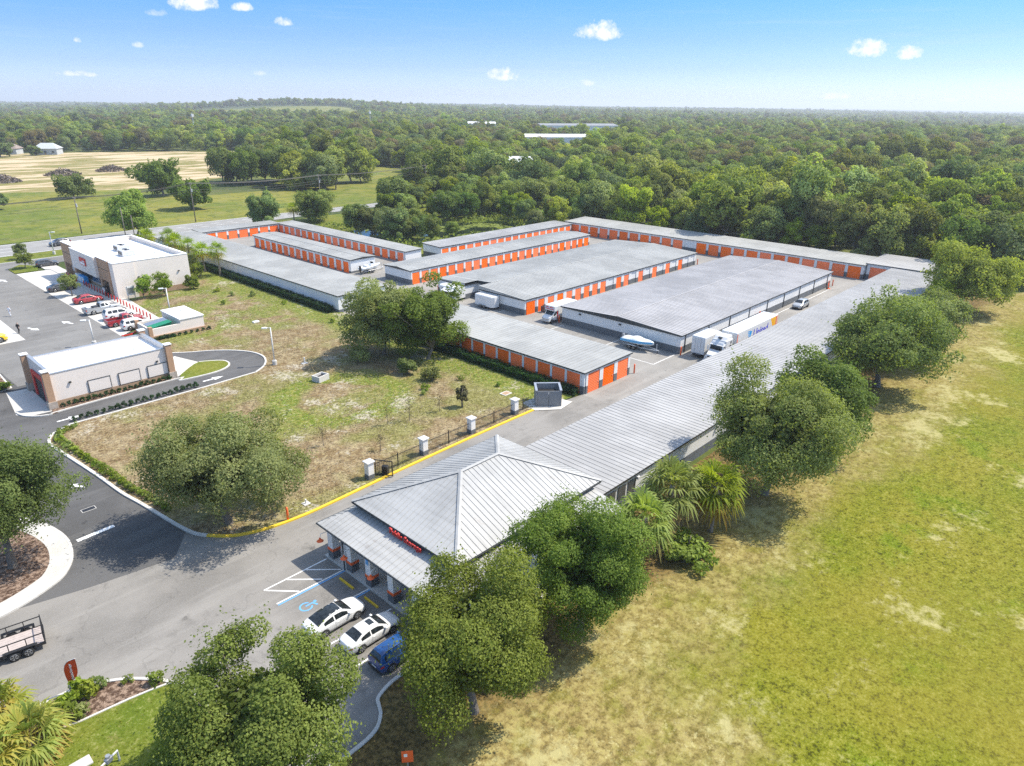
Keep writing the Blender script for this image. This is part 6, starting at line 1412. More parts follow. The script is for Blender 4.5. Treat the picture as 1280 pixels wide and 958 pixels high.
local(MB().loft([[(-1.5, -.98, 3.05), (-1.5, .98, 3.05), (-1.5, .9, 3.55), (-1.5, -.9, 3.55)], [(-.2, -.98, 3.05), (-.2, .98, 3.05), (-.2, .85, 3.45), (-.2, -.85, 3.45)], [(.75, -.9, 2.55), (.75, .9, 2.55), (.6, .8, 2.75), (.6, -.8, 2.75)]]), 'roof_fairing', 'white_enamel', t)
local(MB().quad((.96, -.84, 1.8), (.96, .84, 1.8), (.80, .8, 2.5), (.80, -.8, 2.5)).add([(1.06, -.86, 1.82), (1.06, .86, 1.82), (.93, .82, 2.45), (.93, -.82, 2.45)], [(0, 1, 2, 3)]), 'windshield', 'vehicle_glass', t)
local(MB().bbox(-.1, .35, -.25, .25, 3.3, 3.42, .03), 'roof_hatch', 'black_plastic', t)
for s in (-1, 1):
    local(MB().box(.4, .85, min(s * 1.0, s * 1.045), max(s * 1.0, s * 1.045), 1.75, 2.35), 'side_window', 'vehicle_glass', t); local(MB().box(-1.2, -.8, min(s * 1.04, s * 1.07), max(s * 1.04, s * 1.07), 1.9, 2.3), 'sleeper_window', 'vehicle_glass', t); local(MB().box(-1.2, -.9, min(s * 1.04, s * 1.07), max(s * 1.04, s * 1.07), 2.5, 2.85), 'sleeper_window', 'vehicle_glass', t)
    local(MB().bbox(.95, 1.05, min(s * 1.1, s * 1.3), max(s * 1.1, s * 1.3), 1.6, 2.3, .03), 'mirror', 'white_enamel', t); local(MB().bbox(2.05, 2.3, min(s * .5, s * .85), max(s * .5, s * .85), .95, 1.2, .03), 'headlight', 'headlight', t)
    local(MB().bbox(1.2, 2.2, min(s * .72, s * 1.05), max(s * .72, s * 1.05), .55, 1.05, .12), 'fender', 'white_enamel', t); local(MB().tube([(-1.75, s * .85, .8), (-1.75, s * .85, 3.6)], .07, 8), 'exhaust_stack', 'steel', t)
    for xx in (1.7, -1.9, -2.9): add_wheel(t, xx, s * .92, .46, s)
local(MB().box(2.3, 2.4, -.42, .42, .75, 1.25), 'grille', 'black_plastic', t); local(MB().bbox(2.2, 2.5, -1.05, 1.05, .35, .65, .05), 'bumper', 'steel', t); local(MB().box(-3.4, 1, -.45, .45, .55, .8), 'chassis', 'black_metal', t)
# white box van trailer beside it
t = thing('box_trailer', (85.9, 43.4, 0), 'plain white box trailer between the tractor and the blank wall', 'trailer')
bx = MB().bbox(83.8, 88.2, 42.45, 44.45, .6, 3.05, .06).build('box_body', 'white_enamel', t)
MB().box(83.76, 83.81, 42.6, 43.42, .7, 2.9).build('door', 'white_enamel', bx, root=t); MB().box(83.76, 83.81, 43.48, 44.3, .7, 2.9).build('door', 'white_enamel', bx, root=t); MB().box(83.72, 83.77, 43.0, 43.03, .8, 2.8).box(83.72, 83.77, 43.85, 43.88, .8, 2.8).build('lock_rod', 'steel', bx, root=t)
MB().box(83.5, 88, 42.9, 44, .4, .6).build('chassis', 'black_metal', t)
for xx in (84.9, 85.8):
    for s, yy in ((-1, 42.6), (1, 44.3)): add_wheel(t, xx - 85.9, yy - 43.4, .36, s)
# moving van
t = thing('moving_van', (84.3, 68.85, 0), 'white moving van with red lettered luton box in the lane between blocks', 'van', rz=math.pi)
bx = local(MB().bbox(-3.6, 1.1, -1.0, 1.0, .75, 2.75, .04), 'box_body', 'white_enamel', t); lu = local(MB().bbox(1.05, 2.1, -1.0, 1.0, 1.95, 2.75, .06), 'luton', 'white_enamel', t)
local(MB().box(2.095, 2.11, -.85, .85, 2.1, 2.24).box(2.095, 2.11, -.85, -.2, 2.4, 2.55).box(2.095, 2.11, 0, .7, 2.4, 2.55), 'lettering', 'red_paint', lu); local(MB().box(2.1, 2.108, -.95, .95, 2.3, 2.34), 'stripe', 'lettering_blue', lu)
local(MB().loft([[(x, y * w, z) for y, z in ((-1, .5), (1, .5), (.96, z1), (-.96, z1))] for x, w, z1 in ((1.1, .92, 1.93), (1.75, .90, 1.90), (2.3, .86, 1.3), (2.35, .86, 1.28))]), 'cab', 'white_enamel', t)
local(MB().loft([[(x, y * w, z) for y, z in ((-1, .45), (1, .45), (.95, z1), (-.95, z1))] for x, w, z1 in ((2.25, .86, 1.28), (2.95, .80, 1.05), (3.1, .74, .85))]), 'hood', 'white_enamel', t)
local(MB().quad((2.335, -.72, 1.32), (2.335, .72, 1.32), (1.82, .74, 1.86), (1.82, -.74, 1.86)), 'windshield', 'vehicle_glass', t)
for s in (-1, 1):
    local(MB().add([(1.3, s * .89, 1.25), (2.1, s * .88, 1.25), (1.75, s * .875, 1.75), (1.3, s * .89, 1.75)], [(0, 1, 2, 3)]), 'side_window', 'vehicle_glass', t); local(MB().bbox(2.1, 2.2, min(s * .95, s * 1.2), max(s * .95, s * 1.2), 1.25, 1.6, .03), 'mirror', 'black_plastic', t); local(MB().bbox(2.95, 3.1, min(s * .4, s * .7), max(s * .4, s * .7), .75, .9, .02), 'headlight', 'headlight', t)
    local(MB().box(1.1, 1.3, min(s * .9, s * .935), max(s * .9, s * .935), .6, 1.9), 'stripe', 'red_paint', t)
    for xx in (2.45, -2.3): add_wheel(t, xx, s * .78, .36, s)
local(MB().box(3.09, 3.12, -.5, .5, .6, .82), 'grille', 'steel', t); local(MB().bbox(3.05, 3.2, -.85, .85, .35, .55, .03), 'bumper', 'steel', t); local(MB().box(-3.5, 2.8, -.6, .6, .4, .7), 'chassis', 'black_metal', t)
# cargo trailers
def cargo(x, y, rz, L, W, H, lab, s=1.0, awning=False):
    t = thing('cargo_trailer', (x, y, 0), lab, 'trailer', rz=rz)
    local(MB().loft([[(xx, yy * w, z) for yy, z in ((-W / 2, .45), (W / 2, .45), (W / 2, H - .12), (W / 2 * .9, H), (-W / 2 * .9, H), (-W / 2, H - .12))] for xx, w in ((-L / 2, 1), (L / 2 - .4, 1), (L / 2, .55))]), 'box_body', 'white_enamel', t)
    local(MB().box(-L / 2 + .9, -L / 2 + 1.7, -W / 2 - .02, -W / 2 - .002, .55, H - .3) if False else MB().box(L / 2 - 1.6, L / 2 - .85, W / 2 + .002, W / 2 + .025, .55, H - .35), 'side_door', 'white_enamel', t)
    local(MB().box(L / 2 - 1.5, L / 2 - 1.45, W / 2 + .025, W / 2 + .05, 1.2, 1.4), 'handle', 'black_metal', t); local(MB().tube([(L / 2 - .2, .4, .4), (L / 2 + .9, 0, .4)], .05, 6).tube([(L / 2 - .2, -.4, .4), (L / 2 + .9, 0, .4)], .05, 6).tube([(L / 2 + .8, 0, .4), (L / 2 + .8, 0, .02)], .04, 6), 'drawbar', 'black_metal', t)
    for xx in (-.75, 0.0):
        for sd in (-1, 1): add_wheel(t, xx, sd * (W / 2 - .05), .32, sd)
    for sd in (-1, 1): local(MB().bbox(-1.2, .45, min(sd * (W / 2), sd * (W / 2 + .14)), max(sd * (W / 2), sd * (W / 2 + .14)), .62, .72, .03), 'fender', 'steel', t)
    if awning:
        local(MB().box(-L / 2 + .3, L / 2 - 1.7, W / 2 + .01, W / 2 + .03, 1.0, H - .45), 'serving_hatch', 'black_plastic', t); local(MB().add([(-L / 2 + .3, W / 2, H - .2), (L / 2 - 1.7, W / 2, H - .2), (L / 2 - 1.7, W / 2 + .9, H - .55), (-L / 2 + .3, W / 2 + .9, H - .55), (-L / 2 + .3, W / 2, H - .25), (L / 2 - 1.7, W / 2, H - .25), (L / 2 - 1.7, W / 2 + .9, H - .6), (-L / 2 + .3, W / 2 + .9, H - .6)], [(0, 1, 2, 3), (4, 7, 6, 5), (2, 6, 7, 3), (0, 3, 7, 4), (1, 5, 6, 2)]), 'awning', 'white_enamel', t); local(MB().box(L / 2 - 1.55, L / 2 - .95, W / 2 + .03, W / 2 + .04, .6, 2.0), 'dark_door', 'vehicle_glass', t)
cargo(81.3, 81.9, -math.pi / 2, 4.3, 1.9, 2.25, 'white enclosed cargo trailer standing before the recessed end wall')
cargo(80.9, 90.6, math.pi / 2, 4.6, 2.3, 2.4, 'white concession trailer with an open dark side by the recessed end wall', awning=True)

# boats on trailers
def boat(x, y, rz, L, W, lab, cover):
    t = thing('boat', (x, y, 0), lab, 'boat', rz=rz); st_ = []
    for f in np.linspace(0, 1, 13):
        xx = -L / 2 + L * f; w = W / 2 * (1 - max(0, (f - .45) / .55) ** 2.2); kz = .62 + .55 * max(0, (f - .5) / .5) ** 2; g = 1.25 + .22 * f
        w = max(w, .03); st_.append([(xx, 0, kz), (xx, w * .75, kz + .28), (xx, w, g), (xx, w * .93, g + .02), (xx, -w * .93, g + .02), (xx, -w, g), (xx, -w * .75, kz + .28)])
    local(MB().loft(st_), 'hull', 'boat_white', t, smooth=False)
    if cover:
        rr = []
        for f in np.linspace(0.0, .97, 13):
            xx = -L / 2 + L * f; w = max(.05, W / 2 * (1 - max(0, (f - .45) / .55) ** 2.2)) + .03; g = 1.25 + .22 * f; hh = .12 + .42 * math.exp(-((f - .42) / .17) ** 2) + .18 * math.exp(-((f - .1) / .1) ** 2)
            rr.append([(xx, w, g - .12), (xx, w * .98, g + .06), (xx, w * .55, g + hh * .75), (xx, 0, g + hh), (xx, -w * .55, g + hh * .75), (xx, -w * .98, g + .06), (xx, -w, g - .12)])
        local(MB().loft(rr), 'cover', 'boat_white', t, smooth=True)
        rr = [[(p[0], p[1] * 1.015, p[2]) for p in (R[0], R[1])] for R in rr]
        for sd in (1, -1): local(MB().grid([[(p[0], sd * (p[1] + .012), p[2] + dz) for p, dz in zip(R, (-.12, .03))] for R in rr]), 'cover_skirt', 'blue_cover', t)
    else:
        local(MB().bbox(-.2, .9, -.45, .45, 1.3, 1.75, .06), 'console', 'boat_white', t); local(MB().add([(.5, -.5, 1.7), (.5, .5, 1.7), (.25, .45, 2.15), (.25, -.45, 2.15)], [(0, 1, 2, 3)]), 'windscreen', 'vehicle_glass', t); local(MB().bbox(-1.6, -.9, -.6, .6, 1.3, 1.65, .06), 'seat', 'white_enamel', t)
    local(MB().bbox(-L / 2 - .35, -L / 2 + .02, -.22, .22, .8, 1.75, .08).box(-L / 2 - .25, -L / 2 - .1, -.08, .08, .35, .85), 'outboard_motor', 'black_plastic' if not cover else 'car_midgrey', t)
    tr = thing('boat_trailer', (x, y, 0), 'galvanised trailer under the ' + lab.split(' ')[0] + (' blue and white covered boat' if cover else ' uncovered white boat'), 'trailer', rz=rz)
    fr = MB()
    for sd in (-1, 1): fr.tube([(-L / 2 + .2, sd * .55, .5), (L / 2 - 1.0, sd * .55, .5), (L / 2 + .9, 0, .5)], .05, 6)
    for xx in (-1.4, -.2, 1.0): fr.tube([(xx, -.75, .5), (xx, .75, .5)], .045, 6)
    local(fr, 'frame', 'galvanised', tr); local(MB().tube([(L / 2 + .5, 0, .5), (L / 2 + .5, 0, 1.4)], .05, 6), 'winch_post', 'galvanised', tr)
    for xx in (-.95, -.25):
        for sd in (-1, 1): add_wheel(tr, xx, sd * .88, .31, sd); local(MB().bbox(xx - .38, xx + .38, min(sd * .78, sd * 1.02), max(sd * .78, sd * 1.02), .64, .70, .02), 'fender', 'white_enamel', tr)
    local(MB().tube([(L / 2 + .6, .12, .5), (L / 2 + .6, .12, .04)], .05, 8), 'jockey_wheel', 'tyre', tr)
boat(81.2, 51.3, -math.pi / 2, 5.0, 2.0, 'covered speedboat in blue and white beside the blank walled block', True)
boat(83.2, 117.9, math.radians(8), 5.4, 2.0, 'uncovered white speedboat at the white end of the free standing block', False)

# utility trailer at the roadside
t = thing('utility_trailer', (3.2, 46.6, 0), 'black mesh sided utility trailer with a bleached plank deck', 'trailer', rz=math.radians(-10))
for k in range(8): local(MB().box(-2.4, 2.2, -.9 + k * .225 + .006, -.9 + (k + 1) * .225 - .006, .5, .545), 'plank', 'wood_deck', t)
fr = MB().box(-2.45, 2.25, -.98, -.91, .38, .56).box(-2.45, 2.25, .91, .98, .38, .56).box(2.2, 2.27, -.98, .98, .38, .56).box(-2.47, -2.4, -.98, .98, .38, .56)
for xx in np.linspace(-2.4, 2.22, 6): fr.box(xx - .025, xx + .025, -.97, -.92, .56, 1.25).box(xx - .025, xx + .025, .92, .97, .56, 1.25)
for sd in (-1, 1): fr.box(-2.42, 2.24, min(sd * .92, sd * .97), max(sd * .92, sd * .97), 1.22, 1.27)
local(fr, 'frame', 'black_metal', t)
gt = MB().box(2.2, 2.25, -.92, .92, 1.35, 1.40).box(2.2, 2.25, -.94, -.89, .56, 1.40).box(2.2, 2.25, .89, .94, .56, 1.40)
for k in range(9): gt.box(2.215, 2.235, -.74 + k * .185 - .008, -.74 + k * .185 + .008, .56, 1.36)
local(gt, 'tailgate', 'black_metal', t)
for xx in (.55, 1.3):
    for sd in (-1, 1): add_wheel(t, xx, sd * 1.06, .33, sd)
for sd in (-1, 1): local(MB().box(.15, 1.7, min(sd * .95, sd * 1.2), max(sd * .95, sd * 1.2), .72, .76).box(.02, .15, min(sd * .95, sd * 1.2), max(sd * .95, sd * 1.2), .52, .74).box(1.7, 1.83, min(sd * .95, sd * 1.2), max(sd * .95, sd * 1.2), .52, .74), 'fender', 'black_metal', t)
local(MB().tube([(-2.4, .6, .45), (-3.7, 0, .45)], .05, 6).tube([(-2.4, -.6, .45), (-3.7, 0, .45)], .05, 6), 'drawbar', 'black_metal', t)

# ------------------------------------------------------------------ street furniture
def bollard(x, y, lab, grp, mat='orange_paint', h=1.1, r=.09):
    b = MB(); b.tube([(0, 0, -.05), (0, 0, h - .08), (0, 0, h)], [r, r, r * .45], 10); o = place('bollard', b.mesh('bollard', mat, True), None, (x, y, 0)); tag(o, lab, 'bollard', grp)
for x, y, l in ((23.5, 47.45, 'orange bollard on the yellow kerb at the yard entrance'), (83.0, 45.5, 'orange bollard at the blank wall corner beside the box trailer'), (83.0, 67.5, 'orange bollard at the blank wall corner beside the moving van'), (72.6, 46.2, 'orange bollard at the end of the three corner doors'), (85.0, 84.9, 'orange bollard in the recess behind the cargo trailer'), (139.4, 45.4, 'orange bollard at the far corner of the blank wall'), (137.8, 73.8, 'orange bollard at the far corner of the recessed block'), (82.3, 95.9, 'orange bollard at the corner beside the concession trailer')): bollard(x, y, l, None, h=1.3, r=.1)
for k in range(30):
    y = 114.8 + k * 1.42
    if 146.5 < y < 149: continue
    bollard(38.35, y, 'short red bollard in the row between the store walk and the parking bays', 'red bollards before the store', 'red_paint', 1.0, .1)
for x, y, l in ((106.8, 45.25, 'orange portable hoist standing against the blank wall'), (136.5, 45.25, 'orange hand truck against the far end of the blank wall')):
    t = thing('hand_truck', (x, y, 0), l, 'hand truck')
    MB().box(x - .25, x - .19, y - .1, y - .04, .1, 1.6).box(x + .19, x + .25, y - .1, y - .04, .1, 1.6).box(x - .25, x + .25, y - .1, y - .04, 1.5, 1.58).box(x - .25, x + .25, y - .12, y - .02, .6, 1.1).build('frame', 'orange_paint', t); MB().box(x - .28, x + .28, y - .5, y - .1, .04, .1).build('toe_plate', 'orange_paint', t)
    for s in (-1, 1): MB().tube([(x + s * .3, y, .18), (x + s * .38, y, .18)], .16, 12).build('wheel', 'tyre', t)
def lamp_post(x, y, h, ang, lab):
    t = thing('lamp_post', (x, y, 0), lab, 'lamp post', rz=ang); local(MB().tube([(0, 0, .5), (0, 0, h)], [.11, .07], 10), 'pole', 'white_pole', t, True); local(MB().tube([(0, 0, -.1), (0, 0, .65)], .3, 14), 'footing', 'kerb_concrete', t)
    a = local(MB().box(0, .55, -.04, .04, h - .1, h - .02), 'arm', 'white_pole', t); local(MB().bbox(.4, 1.1, -.22, .22, h - .12, h + .02, .03), 'lamp_head', 'white_pole', a); local(MB().box(.48, 1.02, -.16, .16, h - .135, h - .122), 'lens', 'headlight', a)
for x, y, h, a, l in ((41.6, 82.0, 5.2, math.radians(140), 'white lamp post at the tip of the car wash loop'), (40.9, 113.2, 5.0, math.radians(150), 'white lamp post behind the refuse shed'), (27.8, 107.4, 3.8, math.radians(150), 'white lamp post between the car wash and the store lot'), (43.3, 182.2, 5.0, math.radians(-40), 'white lamp post on the verge by the store entrance')): lamp_post(x, y, h, a, l)
POLES = []
def utility_pole(x, y, h, lab, arms=1):
    t = thing('utility_pole', (x, y, 0), lab, 'utility pole', 'utility poles along the highway', rz=math.radians(2)); local(MB().tube([(0, 0, -.2), (0, 0, h)], [.16, .10], 8), 'pole', 'wood_pole', t, True)
    for k in range(arms):
        a = local(MB().box(-.06, .06, -1.1, 1.1, h - .5 - k * 1.1, h - .38 - k * 1.1), 'crossarm', 'wood_pole', t)
        for q in (-1, -.4, .4, 1): local(MB().tube([(0, q, h - .38 - k * 1.1), (0, q, h - .18 - k * 1.1)], .05, 6), 'insulator', 'galvanised', a)
    local(MB().tube([(.2, 0, h - 2.6), (.2, 0, h - 1.8)], .2, 10), 'transformer', 'galvanised', t); POLES.append((x, y, h, arms))
for x, y, h, l in ((-20.0, 205.6, 10, 'wooden utility pole of the far highway verge beyond the store driveway'), (56.3, 206.5, 9.4, 'wooden utility pole standing in the pasture edge behind the store'), (85.5, 205.0, 11, 'wooden utility pole behind the short orange row'), (127.0, 205.2, 10.6, 'wooden utility pole with crossarms beside the highway trees'), (178.0, 212.5, 10.6, 'wooden utility pole at the highway bend')): utility_pole(x, y, h, l, 2 if x > 100 else 1)
for i in range(len(POLES) - 1):
    (xa, ya, ha, _), (xb, yb, hb, _) = POLES[i], POLES[i + 1]
    for q, dz in ((-1, -.18), (-.4, -.18), (.4, -.18), (1, -.18), (0, -1.9), (0, -2.6)):
        P = []
        for f in np.linspace(0, 1, 11): P.append((xa + (xb - xa) * f, ya + (yb - ya) * f + q, ha + (hb - ha) * f + dz - 3.0 * f * (1 - f)))
        o = MB().tube(P, .028, 4).build('power_line', 'black_metal', loc=(xa, ya, 0)); tag(o, 'thin overhead power line strung between highway utility poles', 'cable', 'overhead power lines')
for x, y, l in ((59.5, 184.2, 'bare slim pole on the near verge beside the tall green tree'), (61.7, 184.8, 'shorter slim pole close to the bare slim pole')):
    o = MB().tube([(x, y, -.2), (x, y, 8.6 if x < 60 else 6.5)], [.13, .09], 8).build('slim_pole', 'wood_pole', loc=(x, y, 0), smooth=True); tag(o, l, 'pole')
# small things on the grounds
t = thing('storm_inlet', (42.8, 72.9, 0), 'concrete box storm inlet on the rough lawn', 'inlet', rz=math.radians(12)); local(MB().box(-.85, .85, -.65, -.5, 0, .8).box(-.85, .85, .5, .65, 0, .8).box(-.85, -.7, -.5, .5, 0, .8).box(.7, .85, -.5, .5, 0, .8), 'box', 'kerb_concrete', t); local(MB().box(-.7, .7, -.5, .5, .3, .5), 'grate', 'black_metal', t)
t = thing('valve_pipe', (44.6, 79.6, 0), 'short white standpipe on a slab near the dark oaks', 'pipe'); MB().box(44.2, 45.0, 79.3, 79.9, 0, .12).build('slab', 'kerb_concrete', t); MB().tube([(44.6, 79.6, .1), (44.6, 79.6, .9)], .09, 8).build('pipe', 'white_pole', t)
t = thing('valve_pipe', (25.9, 48.6, 0), 'small white standpipe on the grass by the orange bollard', 'pipe'); MB().tube([(25.9, 48.6, 0), (25.9, 48.6, .5)], .07, 8).build('pipe', 'white_pole', t); MB().box(25.6, 26.2, 48.3, 48.9, 0.05, .12).build('slab', 'kerb_concrete', t)
for x, y, l in ((49.2, 101.5, 'white marker slab on the rough ground above the car wash loop'),): tag(MB().bbox(x - .5, x + .5, y - .3, y + .3, 0, .3, .05).build('marker_slab', 'white_enamel', loc=(x, y, 0)), l, 'slab')
t = thing('manhole_cover', (55.9, 53.3, .06), 'tan rectangular inspection cover in the green strip', 'manhole'); MB().box(55.3, 56.5, 52.8, 53.8, .05, .11).build('rim', 'kerb_concrete', t); MB().box(55.45, 56.35, 52.95, 53.65, .11, .125).build('cover', 'tan_base', t)
t = thing('feather_flag', (5.1, 40.0, 0), 'orange feather flag with a white vertical name in the mulch bed', 'flag', rz=math.radians(-47))
fl = []
for f in np.linspace(0, 1, 13):
    l = float(np.interp(f, [0, .12, .3, .5, .68, .82, .93, 1], [.02, -.03, -.06, -.05, .04, .2, .45, .76])); r = float(np.interp(f, [0, .1, .25, .42, .6, 1], [.10, .36, .60, .72, .75, .78])); z = .95 + 1.75 * f
    fl.append([(l, 0, z), ((l + r) / 2, -.05 * math.sin(f * 5), z), (r, -.02 * math.sin(f * 7), z)])
local(MB().grid(fl), 'cloth', 'flag_cloth', t); local(MB().grid([[(p[0], p[1] + .012, p[2]) for p in R] for R in fl]), 'cloth_back', 'flag_cloth', t)
local(MB().tube([(0.12, .02, 0), (0, .02, 1.0), (-.06, .02, 1.5), (-.04, .02, 1.9), (.06, .02, 2.2), (.3, .02, 2.5), (.78, .02, 2.72)], .022, 6), 'pole', 'white_pole', t); local(MB().box(.02, .22, -.1, .1, 0, .75), 'base', 'white_enamel', t)
text('PublicStorage', .21, 'white_paint', t, frame_matrix((.42, -.075, 1.82), (0, 0, 1), (-1, 0, 0)), extrude=.003)
t = thing('pipe_stand', (4.9, 33.0, 0), 'grey backflow pipe loop standing on the entrance lawn', 'pipe', rz=math.radians(25)); local(MB().tube([(-.55, 0, 0), (-.55, 0, .75), (.55, 0, .75), (.55, 0, 0)], .06, 8), 'pipe', 'galvanised', t); local(MB().bbox(-.2, .2, -.13, .13, .62, .9, .04), 'valve', 'car_midgrey', t); local(MB().tube([(0, 0, .9), (0, 0, 1.02)], .12, 10), 'hand_wheel', 'steel', t)
for x, y, l, w in ((3.9, 34.4, 'small white slab on the lawn beside the yellowing palm', .5), (4.3, 32.2, 'flat concrete pad at the foot of the pipe loop', .7)): tag(MB().bbox(x - w, x + w, y - .35, y + .35, .04, .16, .03).build('lawn_slab', 'concrete', loc=(x, y, 0)), l, 'slab')
t = thing('parking_sign', (15.6, 21.8, 0), 'small orange sign with white mark at the bottom of the parking lot', 'sign', rz=math.radians(-40)); local(MB().box(-.03, .03, -.03, .03, 0, 1.1), 'post', 'steel', t); local(MB().box(-.3, .3, -.05, -.03, .6, 1.4), 'board', 'orange_paint', t); local(MB().box(-.18, .0, -.06, -.051, 1.0, 1.2), 'mark', 'white_paint', t)
t = thing('condenser_unit', (86.0, 73.2, 0), 'dark condenser unit in the lane beside the first orange doors', 'air conditioner'); MB().bbox(85.5, 86.5, 72.8, 73.6, .1, 1.1, .04).build('casing', 'car_grey', t); MB().tube([(86, 73.2, 1.1), (86, 73.2, 1.16)], .36, 12).build('fan_guard', 'black_metal', t); MB().box(85.4, 86.6, 72.7, 73.7, 0, .1).build('pad', 'kerb_concrete', t)

# people on the forecourt, each one continuous body
def person(x, y, rz, lab, cloth, legs):
    t = thing('person', (x, y, .01), lab, 'person', rz=rz); t.scale = (.98,) * 3
    J = {'pel': (0, 0, .93), 'spi': (0.02, 0, 1.2), 'che': (.03, 0, 1.38), 'nec': (.03, 0, 1.5), 'hd1': (.05, 0, 1.58), 'hd2': (.05, 0, 1.72), 'lh': (0, .1, .88), 'lk': (.12, .11, .5), 'la': (.02, .11, .09), 'lt': (.2, .12, .04), 'rh': (0, -.1, .88), 'rk': (.03, -.11, .48), 'ra': (-.2, -.11, .12), 'rt': (-.04, -.12, .04),
         'ls': (.02, .19, 1.4), 'le': (-.06, .26, 1.13), 'lw': (.08, .25, .92), 'lf': (.14, .24, .84), 'rs': (.02, -.19, 1.4), 're': (.1, -.27, 1.14), 'rw': (.24, -.22, 1.02), 'rf': (.31, -.2, .99)}
    R = {'pel': .15, 'spi': .14, 'che': .16, 'nec': .06, 'hd1': .09, 'hd2': .09, 'lh': .1, 'lk': .065, 'la': .045, 'lt': .035, 'rh': .1, 'rk': .065, 'ra': .045, 'rt': .035, 'ls': .07, 'le': .048, 'lw': .034, 'lf': .035, 'rs': .07, 're': .048, 'rw': .034, 'rf': .035}
    E = [('pel', 'spi'), ('spi', 'che'), ('che', 'nec'), ('nec', 'hd1'), ('hd1', 'hd2'), ('pel', 'lh'), ('lh', 'lk'), ('lk', 'la'), ('la', 'lt'), ('pel', 'rh'), ('rh', 'rk'), ('rk', 'ra'), ('ra', 'rt'), ('che', 'ls'), ('ls', 'le'), ('le', 'lw'), ('lw', 'lf'), ('che', 'rs'), ('rs', 're'), ('re', 'rw'), ('rw', 'rf')]
    ks = list(J); me = bpy.data.meshes.new('body'); me.from_pydata([J[k] for k in ks], [(ks.index(a), ks.index(b)) for a, b in E], [])
    o = bpy.data.objects.new('body', me); col.objects.link(o); sk = o.modifiers.new('skin', 'SKIN'); o.modifiers.new('sub', 'SUBSURF').levels = 1
    for i, k in enumerate(ks): me.skin_vertices[0].data[i].radius = (R[k], R[k])
    me.skin_vertices[0].data[0].use_root = True
    dg = bpy.context.evaluated_depsgraph_get(); m2 = bpy.data.meshes.new_from_object(o.evaluated_get(dg)); bpy.data.objects.remove(o)
    for mt in (cloth, legs, 'skin', 'dark_cloth'): m2.materials.append(MATS[mt])
    for p in m2.polygons:
        z = p.center.z; p.material_index = 2 if (z > 1.47 and z < 1.69) or (abs(p.center.y) > .15 and z < 1.1 and z > .8) else 3 if z > 1.68 or z < .1 else 0 if z > .95 else 1
        p.use_smooth = True
    o = bpy.data.objects.new('body', m2); link(o, t)
person(23.4, 132.4, math.radians(200), 'person in a white shirt and light trousers walking across the store lot', 'white_cloth', 'white_cloth')
person(21.9, 121.2, math.radians(30), 'person in dark clothes at the forecourt edge', 'dark_cloth', 'dark_cloth')
person(38.6, 134.4, math.radians(80), 'person in dark clothes standing outside the store doors', 'dark_cloth', 'dark_cloth')

# ------------------------------------------------------------------ far buildings among the trees
def house(x, y, w, d, h, rise, rz, lab, wallmat, roofmat, windows=3, z=0.0):
    t = thing('house', (x, y, z), lab, 'house', rz=rz); local(MB().box(-w / 2, w / 2, -d / 2, d / 2, -.3, h), 'wall', wallmat, t); e = .6
    local(MB().add([(-w / 2 - e, -d / 2 - e, h), (w / 2 + e, -d / 2 - e, h), (w / 2 + e, d / 2 + e, h), (-w / 2 - e, d / 2 + e, h), (-w / 2 + d * .3, 0, h + rise), (w / 2 - d * .3, 0, h + rise)], [(0, 1, 5, 4), (1, 2, 5), (2, 3, 4, 5), (3, 0, 4), (0, 3, 2, 1)]), 'roof', roofmat, t)
    for k in range(windows):
        xx = -w / 2 + w * (k + .5) / windows; wn = local(MB().box(xx - .7, xx + .7, -d / 2 - .06, -d / 2 - .01, 1.0, 2.3), 'window', 'store_glass', t); local(MB().box(xx - .8, xx + .8, -d / 2 - .09, -d / 2 - .01, .88, .99), 'sill', 'white_enamel', wn)
    local(MB().box(-.5, .5, -d / 2 - .055, -d / 2 - .012, 0, 2.1), 'door', 'brown_wall', t)
house(136, 530, 13, 10, 3.6, 3.2, math.radians(-35), 'grey sided house beyond the cleared land', 'siding', 'siding', 3); house(118, 548, 14, 10, 3.4, 3.0, math.radians(-35), 'brown roofed house behind the grey sided house', 'siding', 'brown_roof', 3)
house(254, 234, 17, 12, 5.0, 4.2, math.radians(-45), 'cream house with blue porch showing through the wood', 'cream_wall', 'white_membrane', 4); house(233, 188, 8, 6, 3.0, 1.6, math.radians(-45), 'small white shed in the clearing of the wood', 'siding', 'white_membrane', 2)
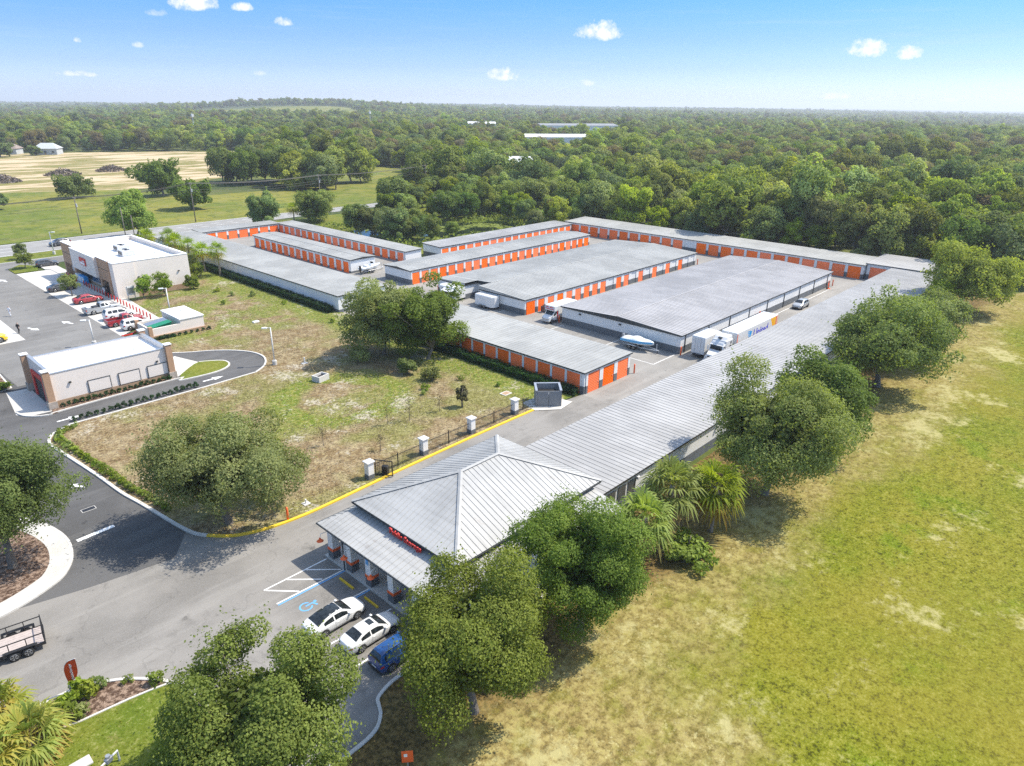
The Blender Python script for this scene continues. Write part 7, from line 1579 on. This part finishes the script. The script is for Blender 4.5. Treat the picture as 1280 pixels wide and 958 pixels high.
def shed(x, y, w, d, h, rz, lab, rm, z=0.0):
    t = thing('warehouse', (x, y, z), lab, 'warehouse', rz=rz); local(MB().box(-w / 2, w / 2, -d / 2, d / 2, -.5, h), 'wall', 'white_wall', t); local(MB().add([(-w / 2 - .4, -d / 2 - .4, h), (w / 2 + .4, -d / 2 - .4, h), (w / 2 + .4, d / 2 + .4, h), (-w / 2 - .4, d / 2 + .4, h), (-w / 2 - .4, 0, h + 1.6), (w / 2 + .4, 0, h + 1.6)], [(0, 1, 5, 4), (2, 3, 4, 5), (1, 2, 5), (3, 0, 4), (0, 3, 2, 1)]), 'roof', rm, t)
    for k in range(4): local(MB().box(-w / 2 + w * (k + .3) / 4, -w / 2 + w * (k + .7) / 4, -d / 2 - .06, -d / 2 - .01, 0, 3.0), 'door', 'galvanised', t)
shed(408, 342, 46, 24, 10.5, math.radians(-40), 'white warehouse showing over the trees', 'white_membrane'); shed(600, 475, 80, 34, 12, math.radians(-36), 'grey roofed warehouse deep in the wood', 'block_grey'); shed(575, 588, 30, 18, 11.5, math.radians(-40), 'small white roofed warehouse in the wood', 'white_membrane')
def radio_mast(x, y, h, lab):
    t = thing('radio_mast', (x, y, 0), lab, 'mast'); MB().tube([(x, y, 0), (x, y, h)], [.45, .2], 6).build('mast', 'galvanised', t); MB().box(x - 1, x + 1, y - 1, y + 1, h - 4, h - 1.5).build('antenna', 'white_pole', t)
radio_mast(300, 690, 22, 'pale mast rising behind the cleared land'); radio_mast(500, 690, 24, 'pale mast rising from the wood above the highway')

# ------------------------------------------------------------------ haze: the air between here and the horizon
m = bpy.data.materials.new('air'); m.use_nodes = True; nt = m.node_tree; nt.nodes.clear(); out = ND(nt, 'ShaderNodeOutputMaterial'); pv = ND(nt, 'ShaderNodeVolumePrincipled')
pv.inputs['Color'].default_value = (0.93, 0.965, 1.0, 1); pv.inputs['Density'].default_value = 0.00020; pv.inputs['Anisotropy'].default_value = 0.2
nt.links.new(pv.outputs[0], out.inputs['Volume'])
hz = bpy.data.objects.new('haze', MB().box(-11500, 11500, -11500, 11500, -60, 62).mesh('haze', m)); col.objects.link(hz); tag(hz, 'thin pale summer haze over the whole country', 'haze', None, 'stuff')
print('objects', len(bpy.data.objects), 'tris', sum(len(p.vertices) - 2 for me in bpy.data.meshes for p in me.polygons))
